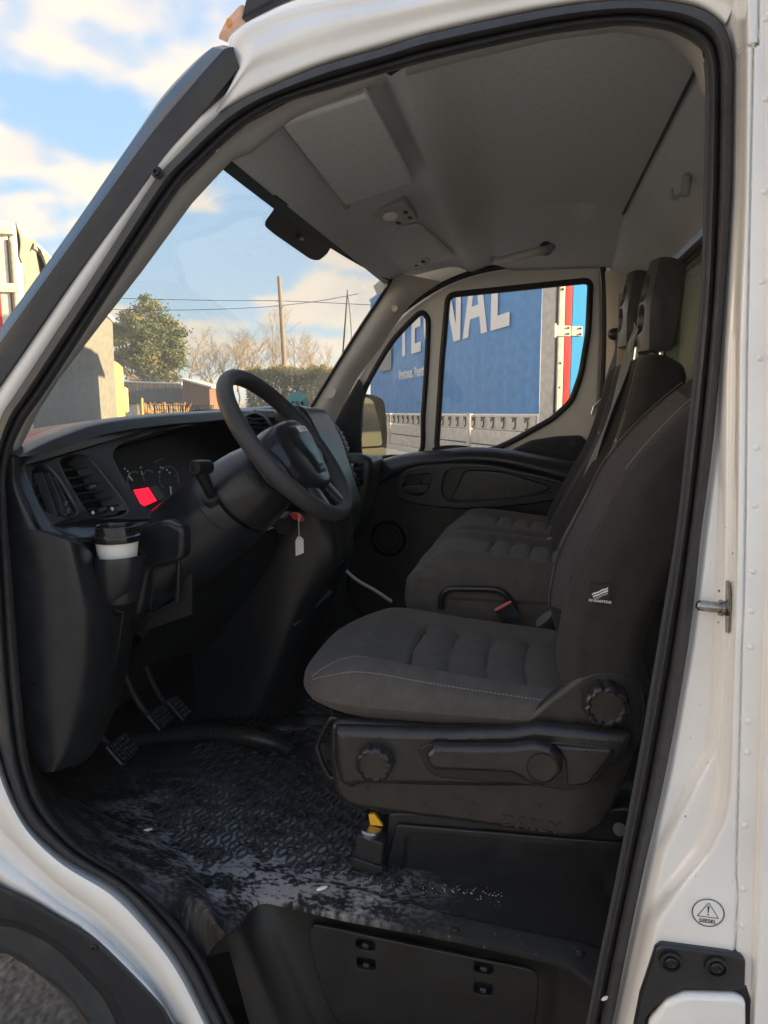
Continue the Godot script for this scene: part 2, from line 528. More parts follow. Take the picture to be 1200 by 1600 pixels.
# ---- sky, sun, camera ----
func sky_and_light() -> void:
	var cam := Camera3D.new()
	cam.name = "camera"
	cam.position = EYE
	cam.basis = Basis(rgt, upv, -fwd)
	cam.fov = rad_to_deg(2.0 * atan(800.0 / FOCAL))
	cam.near = 0.02; cam.far = 900.0
	cam.current = true
	add_child(cam)
	var W := 1536
	var H := 768
	var im := Image.create(W, H, false, Image.FORMAT_RGBF)
	var n1 := FastNoiseLite.new()
	n1.seed = 77; n1.frequency = 1.0; n1.fractal_octaves = 6; n1.fractal_gain = 0.52
	var n2 := FastNoiseLite.new()
	n2.seed = 41; n2.frequency = 0.5; n2.fractal_octaves = 3
	for y in H:
		var el := PI * (0.5 - (y + 0.5) / H)
		for x in W:
			var az := TAU * (x + 0.5) / W
			var d := Vector3(sin(az) * cos(el), sin(el), -cos(az) * cos(el))
			var h := maxf(d.y, 0.0)
			var c := Color(0.135, 0.195, 0.225).lerp(Color(0.070, 0.13, 0.235), pow(clampf(h * 1.25, 0, 1), 0.6))
			var sunny := maxf(0.0, d.dot(SUN))
			c = c + Color(0.4, 0.3, 0.18) * pow(sunny, 6.0) * 0.6
			# one flat layer of broken cumulus about as far off as its height allows
			var k := 1.0 / (h + 0.14)
			var q := Vector2(d.x, d.z) * k
			var a := n1.get_noise_3d(q.x * 0.85 + 3.1, q.y * 0.85 + 1.7, 0.3) + 0.45 * n2.get_noise_2d(q.x * 0.8, q.y * 0.8 + 9.0)
			var more := CLOUDS + 0.16 * ss(0.34, 0.10, h)
			var cover := ss(0.0, 0.24, a + more)
			var thick := ss(0.12, 0.6, a + more)
			var side := n1.get_noise_3d((q.x - 0.10) * 0.85 + 3.1, (q.y + 0.02) * 0.85 + 1.7, 0.3) - n1.get_noise_3d(q.x * 0.85 + 3.1, q.y * 0.85 + 1.7, 0.3)
			var lit := Color(0.27, 0.232, 0.19).lerp(Color(0.175, 0.167, 0.18), clampf(thick * 0.55 + side * 2.2, 0.0, 0.9))
			lit = lit.lerp(Color(0.25, 0.215, 0.17), ss(0.35, 0.0, h) * 0.6)
			c = c.lerp(lit, cover * 0.92)
			if d.y < 0.0: c = c.lerp(Color(0.16, 0.15, 0.14), ss(0.0, -0.06, d.y))
			im.set_pixel(x, y, c)
	var pm := PanoramaSkyMaterial.new()
	pm.panorama = ImageTexture.create_from_image(im)
	var sky := Sky.new()
	sky.sky_material = pm
	var env := Environment.new()
	env.background_mode = Environment.BG_SKY
	env.sky = sky
	env.background_energy_multiplier = SKY_ENERGY
	env.tonemap_mode = Environment.TONE_MAPPER_LINEAR
	env.tonemap_exposure = EXPOSURE
	env.sdfgi_enabled = true; env.ssao_enabled = true; env.ssil_enabled = true
	env.fog_enabled = true
	env.fog_density = 0.0022
	env.fog_light_color = Color(0.80, 0.86, 0.90)
	var we := WorldEnvironment.new()
	we.name = "environment"
	we.environment = env
	add_child(we)
	var sun := DirectionalLight3D.new()
	sun.name = "sun"
	sun.light_color = Color(1.0, 0.87, 0.67)
	sun.light_energy = SUN_ENERGY
	sun.light_angular_distance = 0.6
	sun.shadow_enabled = true
	sun.basis = Basis.looking_at(-SUN, Vector3.UP)
	add_child(sun)

var SUN := Vector3(0.98, 0.18, -0.10).normalized()
const SKY_ENERGY := 1.0
const SUN_ENERGY := 1.6
const EXPOSURE := 4.4
const CLOUDS := 0.02

# ---- the van: body shell, seals, glass, linings ----
var van: Node3D
# the door opening: outer and inner edge of the rubber seal, station by station
const SEAL := [640,1765,640,1735, 400,1725,430,1695, 331,1598,362,1588, 284,1505,320,1500, 232,1437,269,1432, 181,1386,207,1375, 103,1340,129,1324, 41,1282,77,1267, 15,1220,49,1205, -2,1150,38,1130, -14,1020,27,1010, -17,900,18,890, -17,790,10,790, -14,715,11,730, 2,652,36,664, 35,600,80,600, 150,425,200,415, 240,285,281,294, 280,240,316,257, 318,202,352,223, 350,175,386,194, 385,153,420,173, 425,135,456,157, 500,104,526,137, 600,75,617,110, 675,52,690,91, 850,15,860,54, 967,1,967,40, 1050,4,1037,47, 1100,17,1075,62, 1130,42,1096,78, 1144,88,1105,105, 1145,160,1107,165, 1143,300,1104,320, 1134,440,1100,450, 1125,560,1091,560, 1112,700,1077,690, 1095,830,1062,826, 1075,1000,1034,996, 1040,1200,1001,1190, 1000,1380,967,1370, 975,1500,942,1490, 955,1600,920,1600, 930,1705,897,1700, 880,1765,868,1735]

func seal_curves() -> Array:
	var o := []
	var i := []
	for k in range(0, SEAL.size(), 4):
		o.push_back(V(SEAL[k], SEAL[k + 1]))
		i.push_back(V(SEAL[k + 2], SEAL[k + 3]))
	return [cr(o, 5, true), cr(i, 5, true)]

func seal_x(py: float) -> float:   # right-hand outer edge of the seal
	return lut([-80, 1128, 42, 1130, 88, 1144, 160, 1145, 300, 1143, 440, 1134, 560, 1125, 700, 1112, 830, 1095, 1000, 1075, 1200, 1040, 1380, 1000, 1500, 975, 1600, 955, 1705, 930, 1780, 880], py)

func pillar_z(px: float, py: float) -> float:
	var l := lut([-80, 1148, 100, 1150, 300, 1146, 560, 1131, 800, 1128, 950, 1124, 1100, 1119, 1170, 1112, 1230, 1078, 1330, 1030, 1440, 1004, 1500, 990, 1600, 966, 1780, 920], py)
	var r := lut([-80, 1162, 100, 1162, 300, 1160, 560, 1150, 800, 1147, 950, 1144, 1100, 1138, 1170, 1134, 1230, 1131, 1280, 1122, 1330, 1096, 1380, 1056, 1440, 1014, 1500, 1000, 1600, 978, 1780, 930], py)
	var wl := lut([1100, 9, 1250, 13], py)
	var wr := lut([1100, 9, 1250, 18], py)
	var z := -0.045 + 0.012 * ss(0, 14, px - seal_x(py))
	z += 0.024 * ss(l - wl, l + wl, px) + 0.036 * ss(r - wr, r + wr, px)
	var j := lut([-80, 1186, 66, 1185, 76, 1177, 560, 1167, 800, 1165, 950, 1162, 1010, 1159, 1100, 1157, 1370, 1150, 1390, 1153, 1780, 1136], py)
	z -= 0.006 * exp(-pow((px - j) / 1.8, 2))
	if px > seal_x(py) and px < 1186 and py < 120:
		z -= 0.006 * exp(-pow((py - lut([1144, 94, 1153, 83, 1164, 74, 1185, 69], px)) / 2.2, 2))
	var e := 1203 - maxf(0.0, py - 840) * 0.036
	z += 0.016 * ss(e - 5, e + 6, px)
	return z

func pillar_at(px: float, py: float, out := 0.0) -> Vector3:
	return nz(px, py, pillar_z(px, py) + out)

func build_van() -> void:
	van = thing("van", "white delivery van seen through its open driver's door opening", "van", Vector3(0, 0, -1))
	var sc := seal_curves()
	var O: Array = sc[0]
	var I: Array = sc[1]
	# rubber seal round the opening: a flat outer band, a groove and an inner bulb
	var b := MB.new()
	var rows := []
	for k in O.size():
		var row := []
		for e in [[-0.06, -0.05], [0.0, -0.034], [0.06, -0.024], [0.3, -0.020], [0.46, -0.026], [0.53, -0.044], [0.58, -0.046], [0.64, -0.034], [0.76, -0.028], [0.9, -0.034], [0.98, -0.05], [1.0, -0.07], [0.97, -0.12]]:
			var q: Vector2 = O[k].lerp(I[k], e[0])
			row.push_back(nz(q.x, q.y, e[1]))
		rows.push_back(row)
	b.grid(rows, false, true)
	obj("door_seal", b, M.rubber, van, 75)
	b = MB.new()
	var path := []
	for k in O.size():
		var q: Vector2 = O[k].lerp(I[k], 0.97)
		if (q.x > 1000 or (q.x > 890 and q.y > 1100)) and q.y > 95 and q.y < 1690:
			path.push_back(nz(q.x, q.y, -0.047))
	b.tube(path, 0.0055, 8)
	obj("seal_lip", b, M.rubber_lint, van, 75)
	# door pillar behind the opening, pressed in steps
	var ys := []
	var y := -80.0
	while y < 1780:
		ys.push_back(y)
		y += 3.0 if y > 55 and y < 110 else 11.0
	rows = []
	for py in ys:
		var row := []
		var x0: float = seal_x(py) - 6
		for i in 120: row.push_back(pillar_at(lerpf(x0, 1290, i / 119.0), py))
		rows.push_back(row)
	b = MB.new()
	b.grid(rows)
	obj("door_pillar", b, M.paint, van, 70)
	b = MB.new()
	for py in [30, 155, 300, 440, 560, 700, 790, 893, 955, 1011, 1127, 1176, 1290, 1389, 1446]:
		var px := 1196.0 - maxf(0.0, py - 250) * 0.0305
		var p := pillar_at(px, py)
		b.blob(Transform3D(Basis(), p), Vector3(0.0045, 0.0045, 0.0022), 2.0, 6)
	obj("spot_weld", b, M.paint, van, 60)
	b = MB.new()   # stone chips in the paint
	for i in 20:
		var px := rng.randf_range(1030, 1150)
		var py := rng.randf_range(560, 1420)
		if px < seal_x(py) + 8: continue
		var r := rng.randf_range(0.0004, 0.0010)
		var c := pillar_at(px, py, 0.0002)
		b.blob(Transform3D(Basis(Vector3.BACK, rng.randf() * 3), c), Vector3(r * rng.randf_range(0.7, 2.0), r, 0.0006), 2.0, 4)
	tag(obj("paint_chips", b, M.scuffed, van, 60), "", "", "", "stuff")
	# roof side: from the seal up over the gutter bead to the roof
	rows = []
	var st := [318,202, 322,194, 332,182, 350,152, 368,114, 364,84, 352,72,
		350,175, 352,166, 360,146, 376,116, 372,84, 356,64, 342,60,
		385,153, 383,143, 388,112, 396,86, 386,62, 374,44, 350,46,
		425,135, 422,125, 426,98, 430,68, 422,42, 405,26, 372,24,
		500,104, 498,95, 498,75, 492,40, 484,22, 470,4, 440,-30,
		600,75, 598,66, 597,46, 590,20, 584,4, 574,-16, 550,-60,
		690,50, 688,40, 686,22, 682,0, 676,-16, 668,-36, 650,-80,
		850,15, 848,6, 846,-10, 842,-30, 838,-46, 832,-66, 815,-110,
		967,1, 967,-8, 967,-24, 965,-44, 963,-60, 960,-80, 950,-125,
		1050,4, 1051,-6, 1053,-22, 1055,-42, 1056,-58, 1058,-78, 1055,-125,
		1100,17, 1103,8, 1108,-8, 1113,-30, 1116,-48, 1119,-68, 1125,-120,
		1130,42, 1135,34, 1146,10, 1158,-14, 1165,-34, 1172,-56, 1180,-110]
	var zo := [-0.046, -0.032, -0.030, -0.018, -0.030, -0.026, -0.10]
	for r in range(0, st.size(), 14):
		var ctl := []
		for i in 7: ctl.push_back(nz(st[r + i * 2], st[r + i * 2 + 1], zo[i] - (0.014 if r == 0 else (0.008 if r == 14 else 0.0))))
		rows.push_back(cr(ctl, 6))
	var fine := []
	for i in rows[0].size():
		var col := []
		for r in rows: col.push_back(r[i])
		fine.push_back(cr(col, 6))
	# and across the top of the cab to the far side
	var top := []
	for p in fine[-1]: top.push_back(Vector3(p.x + 0.02, p.y + 0.05, p.z - 0.25))
	fine.push_back(top)
	top = []
	for p in fine[-1]: top.push_back(Vector3(p.x, p.y, -1.55))
	fine.push_back(top)
	top = []
	for p in fine[-1]: top.push_back(Vector3(p.x, p.y - 0.12, -1.88))
	fine.push_back(top)
	fine = smooth_grid(fine, 14)
	b = MB.new()
	b.grid(fine)
	obj("roof", b, M.paint, van, 60)
	# white strip between the pillar cover and the seal
	b = MB.new()
	rows = []
	for e in [-40,690,-20,640, 2,652,-6,600, 35,600,24,562, 150,425,128,416, 240,285,212,292, 262,262,240,250, 280,240,262,216, 318,202,326,150]:
		pass
	var sp := [-30,700,-52,690, 2,652,-14,628, 35,600,16,582, 92,512,76,496, 150,425,132,408, 205,338,190,322, 240,285,220,268, 280,240,252,232, 318,202,312,176, 350,175,350,140, 385,153,385,112]
	for k in range(0, sp.size(), 4):
		var row := []
		for i in 6:
			var q := V(sp[k], sp[k + 1]).lerp(V(sp[k + 2], sp[k + 3]), i / 5.0)
			row.push_back(nz(q.x, q.y, lerpf(-0.038, -0.036, i / 5.0) + 0.006 * sin(PI * i / 5.0) - (0.014 if sp[k] > 340 else 0.0)))
		rows.push_back(row)
	b.grid(rows)
	obj("pillar_strip", b, M.paint_flat, van, 60)
	# black cover along the windscreen pillar
	b = MB.new()
	rows = []
	for e in [[-60, 603, -60, 625, -60, 682], [0, 515, 0, 536, 0, 600], [100, 375, 102, 394, 100, 455], [200, 228, 204, 252, 200, 322], [250, 155, 256, 184, 256, 244], [292, 108, 304, 128, 318, 173], [322, 81, 343, 84, 352, 132], [334, 79, 352, 76, 366, 114], [346, 77, 364, 73, 374, 105]]:
		var a := nz(e[0], e[1], -0.085)
		var m := nz(e[2], e[3], -0.030)
		var c := nz(e[4], e[5], -0.029)
		var row := [a + Vector3(0.0, -0.01, -0.05), a, a.lerp(m, 0.5) + Vector3(-0.004, 0.003, 0.004), m.lerp(a, 0.08), m, m.lerp(c, 0.06), m.lerp(c, 0.5) + Vector3(0, 0, 0.002), c.lerp(m, 0.05), c, c + Vector3(0.0, 0, -0.02)]
		rows.push_back(row)
	var sm := []
	for i in rows[0].size():
		var col := []
		for r in rows: col.push_back(r[i])
		sm.push_back(cr(col, 5))
	b.grid(sm)
	var endcap := []
	for r in sm: endcap.push_back(r[-1])
	b.fan(endcap)
	obj("pillar_cover", b, M.trim_black, van, 38)
	screw(nz(246, 270, -0.022), Vector3(0, 0, 1), 0.0065, M.black, van)
	# marker lamp and dark strip at the roof front
	b = MB.new()
	b.plate(rnd(pts([338, 58, 352, 30, 372, 8, 380, 3, 377, 24, 362, 40]), 4), func(q: Vector2, d: float) -> Vector3: return nz(q.x, q.y, -0.10) - Vector3(-0.2, 0.3, 1) * d, 0.03, 0.006, [], 3)
	obj("marker_lamp", b, M.amber, van, 40)
	b = MB.new()
	b.blob(Transform3D(Basis(), nz(358, 36, -0.12)), Vector3(0.006, 0.008, 0.006), 2.0, 8)
	obj("marker_bulb", b, M.yellow, van)
	b = MB.new()
	b.plate(pts([377, 27, 383, 0, 400, -25, 460, -30, 425, 1]), func(q: Vector2, d: float) -> Vector3: return nz(q.x, q.y, -0.098) - Vector3(0, 0.2, 1) * d, 0.03, 0.004, [], 3)
	obj("roof_visor", b, M.trim_black, van)
	# front wing below the opening
	b = MB.new()
	rows = []
	var wing := [-60,1120,-60,1230,-60,1330, -17,1130,-17,1270,-17,1372, 4,1195,-2,1300,0,1383, 22,1245,20,1325,20,1396, 52,1294,42,1348,46,1408, 103,1340,90,1392,92,1435, 181,1386,142,1430,142,1465, 232,1437,190,1475,196,1515, 284,1505,240,1535,247,1567, 331,1598,285,1612,272,1605, 372,1680,318,1690,300,1680, 405,1760,345,1760,320,1760]
	for k in range(0, wing.size(), 6):
		var a := V(wing[k], wing[k + 1])
		var m := V(wing[k + 2], wing[k + 3])
		var c := V(wing[k + 4], wing[k + 5])
		var row := []
		for i in 9:
			var q := a.lerp(m, i / 8.0)
			row.push_back(nz(q.x, q.y, -0.045 + 0.022 * ss(0, 0.25, i / 8.0) + 0.014 * sin(PI * i / 8.0)))
		for i in range(1, 8):
			var q := m.lerp(c, i / 7.0)
			row.push_back(nz(q.x, q.y, -0.023 + lut([0, 0, 0.15, -0.008, 0.45, -0.010, 0.7, 0.010, 0.95, 0.014, 1.0, 0.004], i / 7.0)))
		rows.push_back(row)
	sm = []
	for i in rows[0].size():
		var col := []
		for r in rows: col.push_back(r[i])
		sm.push_back(cr(col, 4))
	b.grid(sm)
	obj("front_wing", b, M.paint, van, 60)
	# wheel arch: black trim, liner, tyre
	b = MB.new()
	rows = []
	var arch := [-80,1350,-90,1420,-100,1450,-100,1500, 0,1386,0,1437,0,1447,0,1488, 46,1407,40,1445,38,1455,30,1500, 92,1434,80,1466,72,1472,60,1520, 142,1464,104,1483,96,1490,86,1540, 196,1514,140,1518,128,1522,112,1565, 248,1566,178,1558,162,1560,140,1604, 272,1604,200,1604,184,1604,160,1650, 320,1690,240,1690,222,1690,195,1720]
	for k in range(0, arch.size(), 8):
		rows.push_back([nz(arch[k] + 3, arch[k + 1] - 3, -0.03), nz(arch[k], arch[k + 1], 0.0), nz(arch[k] - 3, arch[k + 1] + 4, 0.006), nz(lerpf(arch[k], arch[k + 2], 0.9), lerpf(arch[k + 1], arch[k + 3], 0.9), 0.004), nz(arch[k + 2], arch[k + 3], -0.002), nz(arch[k + 4], arch[k + 5], -0.06)])
	sm = []
	for i in rows[0].size():
		var col := []
		for r in rows: col.push_back(r[i])
		sm.push_back(cr(col, 4))
	b.grid(sm)
	obj("arch_trim", b, M.plastic, van, 40)
	b = MB.new()
	rows = []
	for k in range(0, arch.size(), 8):
		var p: Vector3 = nz(arch[k + 4], arch[k + 5], -0.055)
		var q: Vector3 = nz(arch[k + 6], arch[k + 7], -0.075)
		var c := Vector3(-1.15, 0.36, -0.075)
		rows.push_back([p, p.lerp(q, 0.5) + Vector3(0, 0, 0.012), q, q + (c - q) * 0.01 + Vector3(0, 0, -0.02), q + (c - q) * 0.03 + Vector3(0, 0, -0.30)])
	sm = []
	for i in rows[0].size():
		var col := []
		for r in rows: col.push_back(r[i])
		sm.push_back(cr(col, 4))
	b.grid(sm)
	obj("arch_liner", b, M.plastic_grey, van, 50)
	b = MB.new()
	var flap := []
	for k in range(0, arch.size(), 8):
		var q: Vector3 = nz(arch[k + 6] + 3, arch[k + 7] - 3, -0.082)
		var c := Vector3(-1.15, 0.36, -0.075)
		flap.push_back([q, q.lerp(c, 0.11) + Vector3(0, 0, -0.012), q.lerp(c, 0.17) + Vector3(0, 0, -0.035), q.lerp(c, 0.19) + Vector3(0, 0, -0.2)])
	sm = []
	for i in 4:
		var col := []
		for r in flap: col.push_back(r[i])
		sm.push_back(cr(col, 4))
	b.grid(sm)
	obj("arch_flap", b, M.arch_brown, van, 50)
	screw(nz(149, 1478, 0.005), Vector3(0, 0, 1), 0.006, M.black, van)
	var tc := nz(-182, 1808, -0.13)
	b = MB.new()
	var prof := []
	for e in [[0.20, -0.10], [0.24, 0.09], [0.275, 0.11], [0.31, 0.105], [0.335, 0.085], [0.342, 0.05], [0.342, -0.05], [0.33, -0.09], [0.20, -0.10]]: prof.push_back(V(e[0] * 0.91, e[1]))
	var tq := Transform3D(Basis(Quaternion(Vector3.UP, Vector3.BACK)), tc)
	b.lathe(prof, tq, 64)
	for i in 56:
		for s in [-1, 0, 1]:
			var t: float = TAU * (i + 0.33 * s) / 56
			b.box(tc + Vector3(cos(t) * 0.314, sin(t) * 0.314, 0.055 * s), Vector3(0.02, 0.022, 0.045), 0.004, Basis(Vector3.BACK, t))
	obj("tyre", b, M.dusty_tyre, van, 40)
	# bracket, bolts and fuel flap at the foot of the pillar
	b = MB.new()
	b.plate(rnd(pts([990, 1612, 1000, 1562, 1024, 1484, 1034, 1477, 1139, 1491, 1160, 1496, 1166, 1502, 1165, 1548, 1150, 1549, 1070, 1546, 1040, 1560, 1010, 1590, 1002, 1620, 1000, 1760, 960, 1760]), 4), func(q: Vector2, d: float) -> Vector3: return nz(q.x, q.y, 0.038) - Vector3(0, 0, d), 0.03, 0.006, [], 3)
	obj("filler_surround", b, M.plastic, van, 40)
	b = MB.new()
	b.plate(pts([996, 1800, 1000, 1580, 1060, 1540, 1166, 1540, 1176, 1570, 1178, 1800]), func(q: Vector2, d: float) -> Vector3: return nz(q.x, q.y, 0.028) - Vector3(0, 0, d), 0.01)
	obj("filler_well", b, M.black, van)
	b = MB.new()
	b.plate(rnd(dense(pts([1010, 1730, 1014, 1600, 1042, 1568, 1070, 1556, 1151, 1558, 1167, 1567, 1169, 1730]), 20), 8), func(q: Vector2, d: float) -> Vector3: return nz(q.x, q.y, 0.044) - Vector3(0, 0, d), 0.025, 0.010, [], 7)
	obj("fuel_flap", b, M.paint, van, 60)
	for e in [[1048, 1502], [1119, 1510]]:
		b = MB.new()
		var f := Basis(Quaternion(Vector3.UP, Vector3.BACK))
		b.lathe([V(0.016, 0), V(0.016, 0.004), V(0.0125, 0.005), V(0.0115, -0.002), V(0.0085, -0.002), V(0.0085, 0.004), V(0.006, 0.006), V(0.004, 0.003)], Transform3D(f, nz(e[0], e[1], 0.039)), 20)
		obj("bolt", b, M.scuffed, van, 35)
	# the striker the door latches on
	b = MB.new()
	var fst := func(q: Vector2, d: float) -> Vector3: return pillar_at(q.x, q.y, 0.0) * 0.0 + nz(q.x, q.y, -0.026 + 0.036 * ss(1126, 1142, q.x)) - Vector3(-0.4, 0, 1) * d
	b.plate(rnd(pts([1126, 904, 1138, 908, 1142, 926, 1142, 955, 1139, 992, 1123, 982]), 5), fst, 0.012, 0.003, [], 2)
	obj("striker_plate", b, M.steel, van, 40)
	b = MB.new()
	var pa := nz(1128, 950, -0.012)
	var pb := nz(1092, 946, -0.008)
	b.tube([pa, pa.lerp(pb, 0.3), pa.lerp(pb, 0.8), pb, pb + (pb - pa) * 0.1], 0.0078, 14, false, [1, 1, 1, 0.96, 0.55])
	b.tube([pa.lerp(pb, -0.05), pa.lerp(pb, 0.10)], 0.0115, 14)
	obj("striker_pin", b, M.steel, van, 45)
	for e in [[1129, 923], [1128, 972]]: screw(nz(e[0], e[1], -0.024), Vector3(-0.4, 0, 1), 0.0042, M.steel, van, "striker_screw")
	# round warning sticker with its writing
	var sb := Basis.IDENTITY
	var s0 := pillar_at(1106, 1425, 0.001)
	var wd := (pillar_at(1132, 1425, 0.001) - s0).length()
	b = MB.new()
	b.lathe([V(wd, 0), V(wd, 0.0012), V(wd * 0.93, 0.0013)], Transform3D(Basis(Quaternion(Vector3.UP, Vector3.BACK)), s0), 40)
	var stk := obj("sticker", b, M.white_print, van)
	b = MB.new()
	var ring := func(r: float, w: float, z: float) -> void:
		var rr := []
		for i in 48:
			var t := TAU * i / 48
			rr.push_back([s0 + Vector3(cos(t) * r, sin(t) * r, z), s0 + Vector3(cos(t) * (r - w), sin(t) * (r - w), z)])
		b.grid(rr, false, true)
	ring.call(wd * 0.99, wd * 0.045, 0.0018)
	ring.call(wd * 0.93, wd * 0.02, 0.0018)
	var tr := [Vector3(0, wd * 0.70, 0.002), Vector3(wd * 0.64, -wd * 0.30, 0.002), Vector3(-wd * 0.64, -wd * 0.30, 0.002)]
	for i in 3:
		var p: Vector3 = tr[i]
		var q: Vector3 = tr[(i + 1) % 3]
		var nn := (q - p).normalized().cross(Vector3.BACK) * wd * 0.022
		b.quad(s0 + p - nn, s0 + q - nn, s0 + q + nn, s0 + p + nn)
	b.quad(s0 + Vector3(-0.06, 0.48, 0) * wd + Vector3(0, 0, 0.002), s0 + Vector3(0.06, 0.48, 0) * wd + Vector3(0, 0, 0.002), s0 + Vector3(0.025, -0.02, 0) * wd + Vector3(0, 0, 0.002), s0 + Vector3(-0.025, -0.02, 0) * wd + Vector3(0, 0, 0.002))
	var dot := []
	for i in 14: dot.push_back(s0 + Vector3(cos(TAU * i / 14) * 0.055, -0.14 + sin(TAU * i / 14) * 0.055, 0) * wd + Vector3(0, 0, 0.002))
	b.fan(dot)
	obj("warning_triangle", b, M.black_print, stk, 0)
	var tx := put("lettering", words("DIESEL", wd * 0.24, 0.001, 500), M.black_print, stk)
	tx.position += s0 + Vector3(0, -wd * 0.58, 0.0022)
	# lower body under the door and the cargo box behind
	b = MB.new()
	b.box(Vector3(-0.2, 0.28, -0.12), Vector3(1.1, 0.14, 0.1), 0.02)
	b.box(Vector3(-0.3, 0.42, -1.0), Vector3(1.8, 0.1, 1.4), 0.02)
	obj("underbody", b, M.black, van)
	b = MB.new()
	b.box(Vector3(2.6, 1.85, -1.0), Vector3(4.2, 2.6, 2.14), 0.03)
	obj("cargo_box", b, M.paint, van)
	b = MB.new()
	for z in [-0.15, -1.85]:
		b.lathe(prof, Transform3D(Basis(Quaternion(Vector3.UP, Vector3.BACK if z > -1 else Vector3.FORWARD)), Vector3(3.4, 0.34, z)), 40)
	obj("rear_tyre", b, M.felt, van, 40)
	b = MB.new()
	b.box(Vector3(-2.0, 0.85, -1.0), Vector3(0.9, 0.7, 1.4), 0.12)
	b.box(Vector3(-1.5, 1.2, -1.0), Vector3(0.5, 0.42, 1.5), 0.1)
	obj("bonnet", b, M.paint, van)

func build_cab() -> void:
	# pillar lining inside the near windscreen pillar
	var b := MB.new()
	var rows := []
	for e in [[8, 738, 26, 712], [34, 664, 62, 640], [80, 600, 92, 592], [200, 415, 222, 424], [281, 294, 300, 318], [352, 223, 362, 251], [386, 194, 392, 240], [456, 157, 450, 192], [497, 145, 488, 178], [526, 137, 518, 166], [617, 110, 604, 128], [690, 91, 688, 104], [860, 54, 860, 63], [967, 40, 967, 50], [1037, 47, 1034, 62], [1075, 62, 1068, 86], [1096, 78, 1087, 110], [1106, 120, 1101, 150]]:
		var row := []
		for i in 5:
			var q := V(e[0], e[1]).lerp(V(e[2], e[3]), i / 4.0)
			row.push_back(nz(q.x, q.y, -0.085 - 0.035 * i / 4.0 + 0.008 * sin(PI * i / 4.0)))
		row.push_back(row[-1] + (Vector3(-0.06, 0.02, -0.01) if e[0] < 400 and e[1] > 200 else Vector3(0, 0.02, -0.03)))
		rows.push_back(row)
	b.grid(rows)
	obj("near_pillar_lining", b, M.trim_grey, van, 60)
	# headliner: low over the visors, a step up, flat, then down behind the seats
	b = MB.new()
	rows = []
	var n := 46
	for i in n + 1:
		var z := lerpf(-0.16, -1.84, float(i) / n)
		var row := []
		var fall0 := 0.10 * pow(ss(-1.42, -1.80, z), 1.6) + 0.03 * pow(ss(-0.24, -0.16, z), 1.5)
		for j in 61:
			var x := lerpf(-0.545, 0.285, j / 60.0)
			var fall := fall0 * ss(-0.34, -0.05, x)
			var yy := lut([-0.545, 2.052, -0.52, 2.075, -0.48, 2.092, -0.36, 2.118, -0.27, 2.136], x)
			var rise := ss(-0.225, -0.13, x)
			yy = lerpf(yy if x < -0.27 else lut([-0.27, 2.136, -0.2, 2.145, 0, 2.15], x), 2.203, rise)
			# the step has a firm lip on the far half and melts away towards the driver
			yy += 0.008 * exp(-pow((x + 0.235) / 0.02, 2)) * -1.0
			# recess behind the driver's visor
			var rec := ss(-0.295, -0.285, x) * ss(-0.235, -0.25, x) * ss(-0.72, -0.62, z)
			yy += 0.022 * rec
			# recess over the far grab handle
			var gh := ss(-0.20, -0.12, x) * ss(0.20, 0.12, x) * ss(-1.30, -1.38, z)
			row.push_back(Vector3(x, yy - fall + 0.03 * gh * ss(-1.6, -1.42, z), z))
		rows.push_back(row)
	b.grid(rows)
	obj("headliner", b, M.headliner, van, 70)
	# lining over the rear window
	b = MB.new()
	rows = []
	for i in 31:
		var z := lerpf(-0.13, -1.84, i / 30.0)
		var fall := 0.10 * pow(ss(-1.42, -1.80, z), 1.6) + 0.05 * pow(ss(-0.22, -0.10, z), 1.5)
		rows.push_back(cr([Vector3(0.265, 2.212 - fall, z), Vector3(0.283, 2.206 - fall, z), Vector3(0.29, 2.19 - fall, z), Vector3(0.33, 2.15 - fall * 0.8, z), Vector3(0.42, 2.09 - fall * 0.3, z), Vector3(0.44, 2.07 - fall * 0.2, z)], 4))
	b.grid(rows)
	obj("rear_lining", b, M.headliner, van, 60)
	b = MB.new()
	b.tube([Vector3(0.275, 2.2, -0.13), Vector3(0.277, 2.203, -1.0), Vector3(0.277, 2.2, -1.45)], 0.004, 6)
	obj("lining_seam", b, M.black, van)
	b = MB.new()   # coat hook on it
	var hk := ax(1072, 290, 0.345)
	b.box(hk, Vector3(0.02, 0.05, 0.022), 0.006)
	b.tube(cr([hk + Vector3(0, -0.015, 0), hk + Vector3(-0.028, -0.028, 0.004), hk + Vector3(-0.034, -0.008, 0.004)], 4), 0.005, 8)
	obj("coat_hook", b, M.trim_grey, van)
	# rear wall of the cab with its window
	var fr := func(q: Vector2, d: float) -> Vector3: return Vector3(0.455 + d, q.y, q.x)
	b = MB.new()
	b.plate(pts([-0.05, 0.6, -1.85, 0.6, -1.85, 2.12, -0.05, 2.12]), fr, 0.05, 0.0, [rnd(pts([-0.18, 1.42, -1.66, 1.42, -1.66, 2.045, -0.18, 2.045]), 0.09)])
	obj("rear_wall", b, M.headliner, van)
	b = MB.new()
	var gl := rnd(pts([-0.18, 1.42, -1.66, 1.42, -1.66, 2.045, -0.18, 2.045]), 0.09)
	var loop := []
	for q in gl: loop.push_back(Vector3(0.452, q.y, q.x))
	b.tube(loop, 0.012, 8, true)
	var rw := obj("rear_window", b, M.black, van)
	b = MB.new()
	b.plate(gl, fr, 0.006)
	b.v = Transform3D(Basis(), Vector3(0.02, 0, 0)) * b.v
	obj("pane", b, M.glass_dark, rw, 30)
	b = MB.new()   # wiper resting at the foot of the glass
	b.tube([ax(280, 651, -1.12), ax(305, 643, -1.10), ax(345, 642, -1.08)], 0.007, 6)
